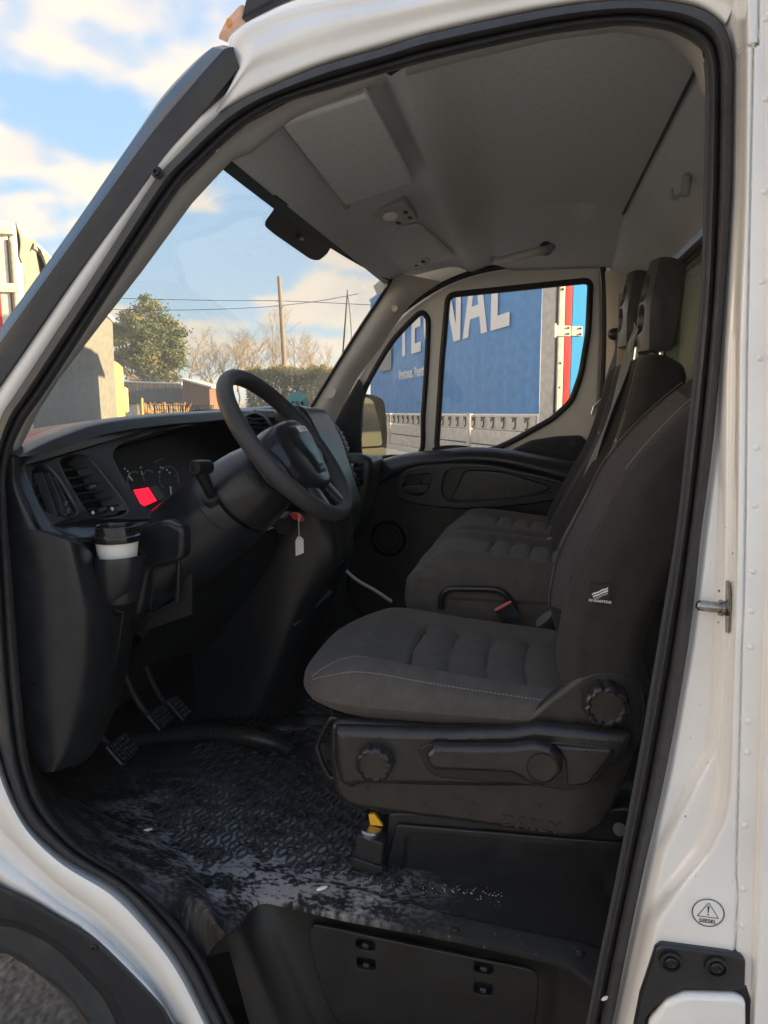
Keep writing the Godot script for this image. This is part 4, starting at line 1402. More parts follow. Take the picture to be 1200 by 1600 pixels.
	for e in [[209, 752, 15, 2.4, 5.2], [231, 746, 11, 2.6, 5.6], [262, 748, 19, 2.2, 6.6]]:
		b = MB.new()
		var rg := []
		for i in 25:
			var a := lerpf(e[3], e[4], i / 24.0)
			rg.push_back(dc.call(V(e[0] + cos(a) * e[2] * 0.8, e[1] + sin(a) * e[2]), -0.003))
		b.tube(rg, 0.0007, 5)
		for i in 13:
			var a := lerpf(e[3], e[4], i / 12.0)
			b.tube([dc.call(V(e[0] + cos(a) * e[2] * 0.76, e[1] + sin(a) * e[2] * 0.95), -0.003), dc.call(V(e[0] + cos(a) * e[2] * 0.66, e[1] + sin(a) * e[2] * 0.82), -0.003)], 0.0008, 4)
		obj("dial", b, M.grey_print, ic, 0)
	b = MB.new()
	var arc := []
	for i in 9: arc.push_back(dc.call(V(270, 744) + V(8, 14) * (i / 8.0) + V(5, -3) * sin(PI * i / 8.0) * 0.8, -0.003))
	b.tube(arc, 0.0012, 6)
	obj("gauge_arc", b, M.red, ic)
	b = MB.new()
	var hood := []
	for e in [[177, 712], [184, 697], [223, 683], [277, 669], [335, 660], [400, 655], [430, 690]]:
		hood.push_back([ff.call(V(e[0], e[1]), 0.04), dc.call(V(e[0], e[1] - 6), 0.01)])
	b.grid(hood)
	b.grid([[ff.call(V(177, 712), 0.04), dc.call(V(177, 712), 0.01)], [ff.call(V(198, 752), 0.04), dc.call(V(198, 752), 0.01)], [ff.call(V(222, 787), 0.04), dc.call(V(222, 787), 0.01)], [ff.call(V(242, 799), 0.04), dc.call(V(242, 799), 0.01)], [ff.call(V(300, 790), 0.04), dc.call(V(300, 790), 0.01)]])
	obj("hood", b, M.black, ic)
	# end of the dashboard beside the door
	b = MB.new()
	rows = []
	for e in [[6, 735, 12, 722, 24, 711, 44, 704], [8, 770, 14, 765, 26, 757, 52, 748], [10, 800, 18, 800, 40, 795, 72, 786], [10, 816, 24, 820, 56, 828, 90, 826], [10, 822, 40, 828, 80, 842, 112, 846]]:
		rows.push_back([at(e[0] - 12, e[1], -0.10), at(e[0], e[1], -0.09), at(e[2], e[3], -0.085), at(e[4], e[5], -0.09), ff.call(V(e[6], e[7]), 0.006), ff.call(V(e[6] + 6, e[7]), 0.03)])
	var sm := []
	for r in rows: sm.push_back(cr(r, 5))
	var s2 := []
	for j in sm[0].size():
		var col := []
		for r in sm: col.push_back(r[j])
		s2.push_back(cr(col, 5))
	b.grid(s2)
	obj("end_cap", b, M.plastic, dash, 60)
	# lower side panel by the driver's left knee
	b = MB.new()
	rows = []
	for e in [[2,812, 10,815, 55,829, 101,843, 128,853, 144,866, 154,890], [3,846, 12,848, 58,858, 106,870, 134,882, 150,898, 163,922], [6,900, 16,902, 60,908, 112,916, 144,928, 164,938, 182,952], [8,950, 18,950, 62,956, 116,960, 150,966, 172,972, 190,978], [12,1000, 22,1001, 66,1004, 118,1008, 150,1010, 170,1012, 188,1014], [18,1060, 28,1061, 70,1064, 116,1068, 146,1070, 164,1071, 180,1072], [28,1120, 38,1121, 74,1124, 110,1126, 134,1128, 150,1128, 167,1128], [42,1170, 52,1172, 78,1174, 102,1176, 120,1174, 134,1172, 150,1170], [58,1196, 62,1198, 78,1200, 92,1199, 104,1196, 116,1192, 130,1188], [64,1206, 70,1206, 80,1206, 88,1205, 98,1202, 108,1198, 120,1194]]:
		var zz := [-0.12, -0.085, -0.082, -0.092, -0.125, -0.165, -0.23]
		var row := []
		for i in 7: row.push_back(at(e[i * 2], e[i * 2 + 1], zz[i]))
		row.push_back(row[-1] + Vector3(-0.06, 0.0, -0.16))
		rows.push_back(row)
	sm = []
	for r in rows: sm.push_back(cr(r, 5))
	s2 = []
	for j in sm[0].size():
		var col := []
		for r in sm: col.push_back(r[j])
		s2.push_back(cr(col, 4))
	b.grid(s2)
	var lid := []
	for r in s2: lid.push_back([r[0], r[0] + Vector3(-0.1, -0.01, -0.16)])
	b.grid(lid)
	obj("knee_panel", b, M.plastic, dash, 60)
	# cup holder pocket in its corner
	b = MB.new()
	rows = []
	var cc := at(184, 868, -0.212)
	for e in [[0.0, 0.0445, 0.0], [0.003, 0.048, 0.0], [-0.005, 0.0515, 0.0], [-0.03, 0.052, -0.002], [-0.06, 0.049, -0.006], [-0.085, 0.042, -0.014], [-0.105, 0.03, -0.024], [-0.115, 0.013, -0.034]]:
		var row := []
		for i in 28:
			var a := TAU * i / 28
			row.push_back(cc + Vector3(e[2] + cos(a) * e[1], e[0], sin(a) * e[1] * 1.05))
		rows.push_back(row)
	b.grid(rows, true)
	var inner := []
	for e in [[0.0, 0.0445], [-0.05, 0.042], [-0.09, 0.036]]:
		var row := []
		for i in 28: row.push_back(cc + Vector3(cos(TAU * i / 28) * e[1], e[0], sin(TAU * i / 28) * e[1] * 1.05))
		inner.push_back(row)
	b.grid(inner, true)
	b.fan(inner[-1])
	obj("cup_holder", b, M.plastic, dash, 60)
	b = MB.new()   # seam below the pocket
	var seam := []
	for e in [[151, 868, -0.19], [160, 892, -0.195], [166, 930, -0.20], [172, 948, -0.21], [190, 957, -0.225], [192, 958, -0.23], [186, 1000, -0.222], [178, 1050, -0.222], [165, 1110, -0.222], [152, 1160, -0.225]]: seam.push_back(at(e[0], e[1], e[2] + 0.012))
	b.tube(cr(seam, 4), 0.0022, 6)
	obj("panel_seam", b, M.black, dash)
	# shelf right of the cup and the pocket under it
	var blk := func(nm: String, q: Array, z0: float, z1: float, m: Material, bev := 0.01) -> Node3D:
		# a block whose near face is the polygon Q at depth Z0 and that runs across the cab to Z1
		var mm := MB.new()
		mm.plate(q, func(p: Vector2, d: float) -> Vector3: return at(p.x, p.y, z0) + Vector3(0, 0, -1) * d, z0 - z1, bev, [], bev * 700.0)
		return obj(nm, mm, m, dash, 45)
	blk.call("shelf", rnd(pts([212, 826, 256, 812, 284, 822, 288, 832, 287, 866, 282, 876, 232, 890, 220, 960, 192, 985, 190, 950]), 10), -0.34, -0.62, M.plastic, 0.012)
	b = MB.new()
	b.plate(rnd(pts([236, 884, 282, 868, 280, 942, 228, 968]), 6), func(q: Vector2, d: float) -> Vector3: return at(q.x, q.y, -0.365) - Vector3(0.3, 0, 1) * d, 0.03, 0.004, [rnd(pts([243, 891, 275, 880, 273, 938, 236, 958]), 5)], 3)
	obj("pocket_frame", b, M.plastic, dash)
	b = MB.new()
	b.plate(pts([225, 875, 300, 850, 300, 960, 215, 990]), func(q: Vector2, d: float) -> Vector3: return at(q.x, q.y, -0.40) - Vector3(0.3, 0, 1) * d, 0.02)
	obj("pocket_back", b, M.black, dash)
	# lower dashboard over the driver's knees, from the pocket to the console
	b = MB.new()
	rows = []
	for e in [[190, 985, -0.30, 250, 1010, -0.42, 210, 1110, -0.45], [228, 962, -0.36, 262, 985, -0.46, 240, 1085, -0.5], [286, 925, -0.42, 320, 950, -0.5, 300, 1060, -0.55], [330, 880, -0.5, 360, 940, -0.58, 350, 1040, -0.62], [380, 850, -0.56, 400, 920, -0.64, 390, 1030, -0.68], [430, 830, -0.62, 440, 900, -0.7, 420, 1020, -0.72]]:
		var p0 := at(e[0], e[1], e[2])
		rows.push_back(cr([p0 + Vector3(-0.14, 0.05, 0), p0 + Vector3(-0.02, 0.012, 0), p0, at(e[3], e[4], e[5]) + Vector3(-0.05, 0, 0), at(e[6], e[7], e[8]) + Vector3(-0.18, 0, 0)], 4))
	sm = []
	for j in rows[0].size():
		var col := []
		for r in rows: col.push_back(r[j])
		sm.push_back(cr(col, 4))
	b.grid(sm)
	obj("knee_bolster", b, M.plastic_low, dash, 60)
	b = MB.new()
	b.grid([[at(270, 800, -0.55) + Vector3(-0.1, 0, 0), at(470, 760, -0.9) + Vector3(-0.1, 0, 0)], [at(255, 880, -0.5) + Vector3(-0.08, 0, 0), at(440, 860, -0.8) + Vector3(-0.08, 0, 0)], [at(230, 960, -0.45) + Vector3(-0.12, 0, 0), at(420, 930, -0.75) + Vector3(-0.1, 0, 0)]])
	obj("lower_face", b, M.plastic_low, dash)
	# centre console: side facing the driver, face with trays towards the seats
	b = MB.new()
	rows = []
	for e in [[800, 380, 470, 505, 520, 535], [840, 352, 450, 512, 528, 541], [870, 335, 440, 516, 530, 540], [900, 330, 440, 508, 522, 532], [950, 340, 430, 478, 498, 515], [1000, 350, 420, 458, 478, 500], [1060, 356, 400, 438, 458, 485], [1120, 360, 376, 410, 430, 470]]:
		var y: float = e[0]
		rows.push_back([at(e[1], y + 6, -0.74) + Vector3(-0.1, 0, 0), at(e[2], y, -0.705), at(e[3], y - 2, -0.725), at(e[4], y - 8, -0.775), at(e[5], y - 18, -0.95), at(e[5], y - 18, -0.95) + Vector3(-0.4, 0, -0.25)])
	sm = []
	for r in rows: sm.push_back(cr(r, 4))
	s2 = []
	for j in sm[0].size():
		var col := []
		for r in sm: col.push_back(r[j])
		s2.push_back(cr(col, 4))
	b.grid(s2)
	obj("console", b, M.plastic_low, dash, 60)
	for e in [[489, 902, 528, 876, -0.725, -0.80], [454, 976, 511, 924, -0.715, -0.80]]:
		b = MB.new()
		var p0 := at(e[0], e[1], e[4])
		var p1 := at(e[2], e[3], e[5])
		bar(b, p0, p1, Vector3(0.03, 0, 0), Vector3(0, 0.005, 0))
		bar(b, p0 + Vector3(0, 0.02, 0), p1 + Vector3(0, 0.024, 0), Vector3(0.02, 0, 0), Vector3(0, 0.003, 0))
		obj("tray_lip", b, M.plastic_grey, dash)
	# binnacle and passenger side of the dashboard seen past the wheel
	blk.call("centre_stack", rnd(pts([425, 640, 443, 631, 468, 633, 480, 645, 504, 690, 520, 740, 540, 800, 536, 850, 505, 860, 470, 790, 440, 720]), 8), -0.86, -1.12, M.plastic, 0.012)
	b = MB.new()
	b.plate(rnd(pts([452, 641, 468, 640, 476, 651, 460, 653]), 2), func(q: Vector2, d: float) -> Vector3: return at(q.x, q.y, -0.848) - Vector3(0, 0, d), 0.012, 0.002, [], 1)
	var ra := obj("switch_row", b, M.plastic_grey, dash)
	for i in 4:
		b = MB.new()
		b.plate(pts([455 + i * 4.3, 643, 458 + i * 4.3, 642.6, 460.5 + i * 4.3, 649, 457.5 + i * 4.3, 649.6]), func(q: Vector2, d: float) -> Vector3: return at(q.x, q.y, -0.846) - Vector3(0, 0, d), 0.006, 0.001, [], 0.6)
		obj("switch", b, M.plastic, ra)
	b = MB.new()
	b.plate(pts([470, 656, 482, 654, 500, 684, 486, 684]), func(q: Vector2, d: float) -> Vector3: return at(q.x, q.y, -0.850) - Vector3(0, 0, d), 0.01, 0.002, [], 1)
	obj("radio_screen", b, M.gloss, dash)
	b = MB.new()
	b.plate(cr(pts([486, 650, 500, 651, 519, 657, 532, 670, 542, 688, 547, 703, 543, 712, 530, 723, 520, 716, 504, 690]), 4, true), func(q: Vector2, d: float) -> Vector3: return at(q.x, q.y, -1.28 - 0.5 * ss(500, 548, q.x)) - Vector3(0.6, 0, 1) * d, 0.16, 0.014, [], 5)
	obj("passenger_panel", b, M.plastic_grey, dash, 45)
	b = MB.new()
	b.plate(cr(pts([524, 666, 530, 671, 539, 688, 544, 703, 541, 706, 533, 690]), 4, true), func(q: Vector2, d: float) -> Vector3: return at(q.x, q.y, -1.26 - 0.5 * ss(500, 548, q.x)) - Vector3(0.6, 0, 1) * d, 0.03, 0.003, [], 1.5)
	var pv := obj("passenger_vent", b, M.black, dash)
	for i in 4:
		b = MB.new()
		b.box(at(530 + i * 3.4, 676 + i * 8, -1.60), Vector3(0.018, 0.008, 0.05), 0.002)
		obj("slat", b, M.plastic, pv)
	blk.call("passenger_shelf", cr(pts([530, 722, 548, 708, 575, 714, 582, 726, 580, 748, 568, 800, 552, 850, 530, 860, 520, 800]), 4, true), -1.45, -1.80, M.plastic, 0.02)
	b = MB.new()   # round vent at the passenger end
	b.lathe([V(0.028, -0.02), V(0.042, -0.02), V(0.045, 0.0), V(0.041, 0.008), V(0.035, 0.006), V(0.033, -0.015), V(0.008, -0.015), V(0.008, 0.0)], Transform3D(Basis(Vector3.BACK, -1.2) * Basis(), at(557, 741, -1.42)), 24)
	var rv := obj("round_vent", b, M.gloss, dash, 35)
	for i in 3:
		b = MB.new()
		b.box(at(557, 741, -1.42) + Vector3(0.002, (i - 1) * 0.02, 0), Vector3(0.02, 0.004, 0.06), 0.001)
		obj("slat", b, M.plastic, rv)
	b = MB.new()   # vent behind the wheel, seen through its upper gap
	b.plate(rnd(pts([378, 648, 398, 640, 416, 648, 432, 672, 420, 690, 400, 690]), 5), func(q: Vector2, d: float) -> Vector3: return ax(q.x, q.y, -0.86) + Vector3(-0.8, -0.4, 0) * d, 0.03, 0.004, [rnd(pts([385, 651, 398, 646, 412, 652, 424, 671, 416, 682, 402, 682]), 4)], 2)
	var cv := obj("centre_vent", b, M.plastic, dash)
	b = MB.new()
	b.plate(pts([378, 648, 398, 640, 416, 648, 432, 672, 420, 690, 400, 690]), func(q: Vector2, d: float) -> Vector3: return ax(q.x, q.y, -0.88) + Vector3(-0.8, -0.4, 0) * d, 0.02)
	obj("duct", b, M.black, cv)
	for i in 4:
		b = MB.new()
		bar(b, ax(388 + i * 4.5, 656 + i * 7, -0.866), ax(412 + i * 4, 654 + i * 7, -0.866), Vector3(0.02, 0.004, 0), Vector3(0, 0.003, 0))
		obj("slat", b, M.plastic, cv)
	# lower passenger footwell with its pale trim line
	b = MB.new()
	b.tube(cr([at(534, 872, -1.3), at(540, 890, -1.3), at(560, 908, -1.3), at(585, 922, -1.3), at(612, 940, -1.3)], 5), 0.006, 8)
	obj("heater_hose", b, M.trim_light, dash)
	build_cup(cc)

func bar(b: MB, a: Vector3, c: Vector3, w: Vector3, h: Vector3) -> void:   # a flat bar from A to C
	var r := []
	for e in [a, c]: r.push_back([e - w * 0.5 - h * 0.5, e + w * 0.5 - h * 0.5, e + w * 0.5 + h * 0.5, e - w * 0.5 + h * 0.5])
	b.grid(r, true)
	b.fan(r[0]); b.fan(r[1])

func build_cup(cc: Vector3) -> void:
	var t := thing("coffee_cup", "white paper coffee cup with glossy black lid standing in the dashboard holder", "cup", cc + Vector3(0, -0.085, 0))
	cc += Vector3(0, 0.007, 0)
	var T := Transform3D(Basis(), cc)
	var b := MB.new()
	b.lathe([V(0.028, -0.085), V(0.0415, 0.034)], T, 32)
	obj("cup", b, M.cardboard_cup, t, 40)
	b = MB.new()
	b.lathe([V(0.040, 0.022), V(0.0445, 0.023), V(0.0455, 0.028), V(0.0445, 0.034), V(0.0415, 0.036), V(0.0400, 0.040), V(0.0390, 0.050), V(0.0382, 0.0525), V(0.0368, 0.0535), V(0.0352, 0.0520), V(0.0345, 0.0465), V(0.02, 0.0455)], T, 40)
	var lid := obj("lid", b, M.gloss, t, 35)
	b = MB.new()   # drinking spout: a folded wedge and its hole
	var s := T.origin + Vector3(0.022, 0.049, 0.018)
	b.box(s, Vector3(0.016, 0.007, 0.02), 0.003, Basis(Vector3.UP, -0.7))
	obj("spout", b, M.gloss, lid, 30)
	b = MB.new()
	b.box(s + Vector3(0.001, 0.0035, 0.001), Vector3(0.005, 0.001, 0.009), 0.0004, Basis(Vector3.UP, -0.7))
	obj("sip_hole", b, M.black, lid, 30)

# ---- steering column and wheel ----
const COVER := [[-0.045, 0.050, 0.050], [-0.05, 0.075, 0.07], [-0.058, 0.085, 0.078], [-0.10, 0.105, 0.090], [-0.135, 0.112, 0.096], [-0.146, 0.113, 0.097], [-0.149, 0.111, 0.095], [-0.150, 0.096, 0.082], [-0.157, 0.096, 0.082], [-0.158, 0.110, 0.095], [-0.165, 0.113, 0.098], [-0.20, 0.116, 0.10], [-0.27, 0.122, 0.104], [-0.36, 0.13, 0.108], [-0.46, 0.14, 0.112]]
func on_column(px: float, py: float, hub: Vector3, q: Basis) -> Vector3:   # first point of the column cover that the sight line meets
	var d := ray(px, py)
	for i in 900:
		var p := EYE + d * (1.2 + i * 0.0008)
		var l := q.inverse() * (p - hub)
		if l.y > -0.045 or l.y < -0.46: continue
		for k in COVER.size() - 1:
			if l.y <= COVER[k][0] and l.y >= COVER[k + 1][0]:
				var t := inverse_lerp(COVER[k][0], COVER[k + 1][0], l.y)
				var a := lerpf(COVER[k][1], COVER[k + 1][1], t)
				var c := lerpf(COVER[k][2], COVER[k + 1][2], t)
				if pow((l.x - 0.022) / c, 2) + pow(l.z / a, 2) < 1.0: return p
	return Vector3.ZERO
func build_wheel() -> void:
	var n := Vector3(0.78, 0.62, 0.0).normalized()
	var hub := Vector3(-0.530, 1.514, -0.49)
	var q := Basis(Vector3(n.y, -n.x, 0) * 1.0, n, Vector3(0, 0, 1))   # x points down the wheel, y at the driver, z across
	q = Basis(q.x, n, q.x.cross(n))
	var col := thing("steering_column", "black plastic steering column cover with ignition key slot and stalk", "steering column", hub - n * 0.25)
	var b := MB.new()
	var rows := []
	for e in COVER.slice(0, 8):
		var row := []
		for i in 36:
			var a := TAU * i / 36
			row.push_back(hub + q * Vector3(cos(a) * e[2] + 0.022, e[0], sin(a) * e[1]))
		rows.push_back(row)
	b.grid(rows, true)
	b.fan(rows[0])
	obj("upper_cover", b, M.plastic, col, 50)
	b = MB.new()
	rows = []
	for e in COVER.slice(7):
		var row := []
		for i in 36:
			var a := TAU * i / 36
			row.push_back(hub + q * Vector3(cos(a) * e[2] + 0.022, e[0], sin(a) * e[1]))
		rows.push_back(row)
	b.grid(rows, true)
	obj("lower_cover", b, M.plastic, col, 50)
	# rounded access plate outlined on its near side
	b = MB.new()
	var ol := []
	for e in [[305, 772], [310, 790], [322, 808], [338, 822], [354, 828], [366, 825], [374, 815], [376, 803], [372, 797]]:
		var h := on_column(e[0], e[1], hub, q)
		if h != Vector3.ZERO: ol.push_back(h)
	b.tube(cr(ol, 4), 0.0016, 6)
	obj("panel_seam", b, M.black, col)
	b = MB.new()
	bar(b, on_column(386, 743, hub, q), on_column(404, 757, hub, q), Vector3(0.006, 0, 0.004), Vector3(-0.004, 0.008, 0))
	obj("lever_slot", b, M.black, col)
	# indicator stalk
	var s0 := on_column(330, 774, hub, q)
	var s1 := s0 + Vector3(-0.004, 0.05, 0.035)
	b = MB.new()
	b.lathe([V(0.022, -0.02), V(0.022, 0.0), V(0.018, 0.003), V(0.014, 0.002)], Transform3D(Basis(Quaternion(Vector3.UP, (s1 - s0).normalized())), s0), 20)
	obj("stalk_base", b, M.black, col, 35)
	b = MB.new()
	b.tube([s0, s0.lerp(s1, 0.4), s1, s1 + Vector3(0, 0.012, 0)], 0.0115, 12, false, [0.9, 1, 1.25, 1.2])
	var kq := Basis(Quaternion(Vector3.UP, (Vector3(-0.25, 0.05, 1)).normalized()))
	b.lathe([V(0.0145, -0.035), V(0.016, -0.02), V(0.0155, 0.008), V(0.0142, 0.0105), V(0.0095, 0.0105), V(0.0090, 0.0085), V(0.006, 0.0085), V(0.005, 0.0092)], Transform3D(kq, s1 + Vector3(0.0, 0.014, 0.016)), 26)
	obj("stalk", b, M.scuffed, col, 40)
	# wheel
	var w := thing("steering_wheel", "black four-spoke steering wheel with thick grained rim and maker's lettering on its hub", "steering wheel", hub)
	b = MB.new()
	var ring := []
	for i in 72:
		var a := TAU * i / 72
		ring.push_back(hub + q * Vector3(cos(a) * 0.190, 0.012, sin(a) * 0.197))
	var prof := []
	for i in 14:
		var a := TAU * i / 14
		prof.push_back(V(cos(a) * 0.0195, sin(a) * 0.0165))
	rows = []
	for i in 72:
		var a := TAU * i / 72
		var rad := q * Vector3(cos(a), 0, sin(a))
		var row := []
		for p in prof: row.push_back(ring[i] + rad * p.y + n * p.x)
		rows.push_back(row)
	b.grid(rows, true, true)
	obj("rim", b, M.wheel_rubber, w, 75)
	# hub pad: a domed shield, higher at the top, that narrows below
	b = MB.new()
	var H := func(u: float, v: float) -> Vector3:
		var halfw := lut([-1, 0.070, -0.8, 0.105, -0.4, 0.126, 0.1, 0.126, 0.5, 0.104, 0.85, 0.072, 1, 0.045], u)
		var x := u * 0.088 + 0.046
		var e := (1.0 - pow(absf(v), 8.0)) * (1.0 - pow(absf(u), 10.0))
		return hub + q * Vector3(x - 0.004, -0.004 + 0.034 * pow(maxf(e, 0.0), 0.35) + 0.016 * (1 - v * v) - 0.012 * u, v * halfw)
	rows = []
	for i in 25:
		var row := []
		for j in 25: row.push_back(H.call(-1.0 + i / 12.0, -1.0 + j / 12.0))
		rows.push_back(row)
	b.grid(rows)
	var under := []
	for i in 25:
		var row := []
		for j in 25:
			var p: Vector3 = rows[i][j]
			row.push_back(p - n * ((p - hub).dot(n) + 0.035))
		under.push_back(row)
	b.grid(under)
	for k in [0, 24]:
		b.grid([rows[k], under[k]])
		var ca := []
		var cb := []
		for i in 25: ca.push_back(rows[i][k]); cb.push_back(under[i][k])
		b.grid([ca, cb])
	var pad := obj("hub_pad", b, M.plastic, w, 50)
	b = MB.new()   # raised centre band with the lettering
	rows = []
	for i in 17:
		var row := []
		for j in 9:
			var u := lerpf(-0.72, 0.62, i / 16.0)
			var vv := lerpf(-1, 1, j / 8.0)
			var p: Vector3 = H.call(u, vv * lut([-0.72, 0.62, -0.3, 0.55, 0.2, 0.32, 0.62, 0.30], u))
			row.push_back(p + n * (0.006 * (1.0 - pow(absf(vv), 8.0)) * (1.0 - pow(absf((u + 0.05) / 0.67), 10.0)) + 0.001))
		rows.push_back(row)
	b.grid(rows)
	obj("centre_band", b, M.plastic, pad, 50)
	var lt := put("lettering", words("IVECO", 0.015, 0.0015, 900), M.white_print, pad)
	lt.transform = Transform3D(Basis(Vector3(0, 0, -1), -q.x, n), H.call(-0.55, 0.0) + n * 0.008 - origin_of(pad))
	var a2 := put("airbag_lettering", words("SRS", 0.008, 0.0008, 700), M.plastic, pad)
	a2.transform = Transform3D(Basis(Vector3(0, 0, -1), -q.x, n), H.call(0.45, 0.0) + n * 0.008 - origin_of(pad))
	for s in [-1, 1]:
		b = MB.new()
		var sp := []
		for i in 9:
			var t := i / 8.0
			var ctr := hub + q * Vector3(lerpf(0.04, 0.03, t), lerpf(0.004, 0.010, t), s * lerpf(0.09, 0.19, t))
			var row := []
			for k in 12:
				var a := TAU * k / 12
				row.push_back(ctr + q * Vector3(cos(a) * lerpf(0.045, 0.024, t), sin(a) * 0.012, 0))
			sp.push_back(row)
		b.grid(sp, true)
		obj("spoke", b, M.plastic, w, 60)
		b = MB.new()
		sp = []
		for i in 9:
			var t := i / 8.0
			var ctr := hub + q * Vector3(lerpf(0.105, 0.184, t), lerpf(0.010, 0.012, t), s * lerpf(0.045, 0.062, t))
			var row := []
			for k in 12:
				var a := TAU * k / 12
				row.push_back(ctr + q * Vector3(0, sin(a) * 0.010, cos(a) * lerpf(0.028, 0.020, t)))
			sp.push_back(row)
		b.grid(sp, true)
		obj("spoke", b, M.plastic_grey, w, 60)
	# ignition key with a tag on a string
	var kt := thing("key_tag", "white paper tag hanging on a string from the red ignition key", "key tag", at(467, 868, -0.60))
	b = MB.new()
	b.plate(rnd(pts([446, 810, 456, 800, 468, 801, 476, 810, 473, 816, 462, 812, 452, 815]), 3), func(p: Vector2, d: float) -> Vector3: return at(p.x, p.y, -0.60) - Vector3(0, 0, d), 0.01, 0.002, [], 1.5)
	obj("key", b, M.red, kt)
	b = MB.new()
	b.tube([at(467, 803, -0.594), at(466.5, 815, -0.593), at(467, 826, -0.594), at(467.5, 840, -0.595)], 0.0009, 6)
	b.tube([at(464, 802, -0.594), at(470, 806, -0.592), at(467, 815, -0.593)], 0.0008, 6)
	obj("string", b, M.paper, kt)
	b = MB.new()
	b.plate(pts([461.5, 845, 465, 838.5, 470, 838.5, 474, 843, 474.5, 864, 462, 869]), func(p: Vector2, d: float) -> Vector3: return at(p.x, p.y, -0.597 + 0.004 * sin(p.y * 0.2)) - Vector3(0, 0, d), 0.0012, 0.0, [rnd(pts([466.6, 840.6, 468.4, 840.6, 468.4, 842.6, 466.6, 842.6]), 0.6, 2)])
	obj("tag", b, M.paper, kt, 30)
	b = MB.new()   # ignition block the key sits in
	b.tube([at(452, 812, -0.62), at(440, 822, -0.58)], 0.022, 14)
	obj("ignition_lock", b, M.black, col)

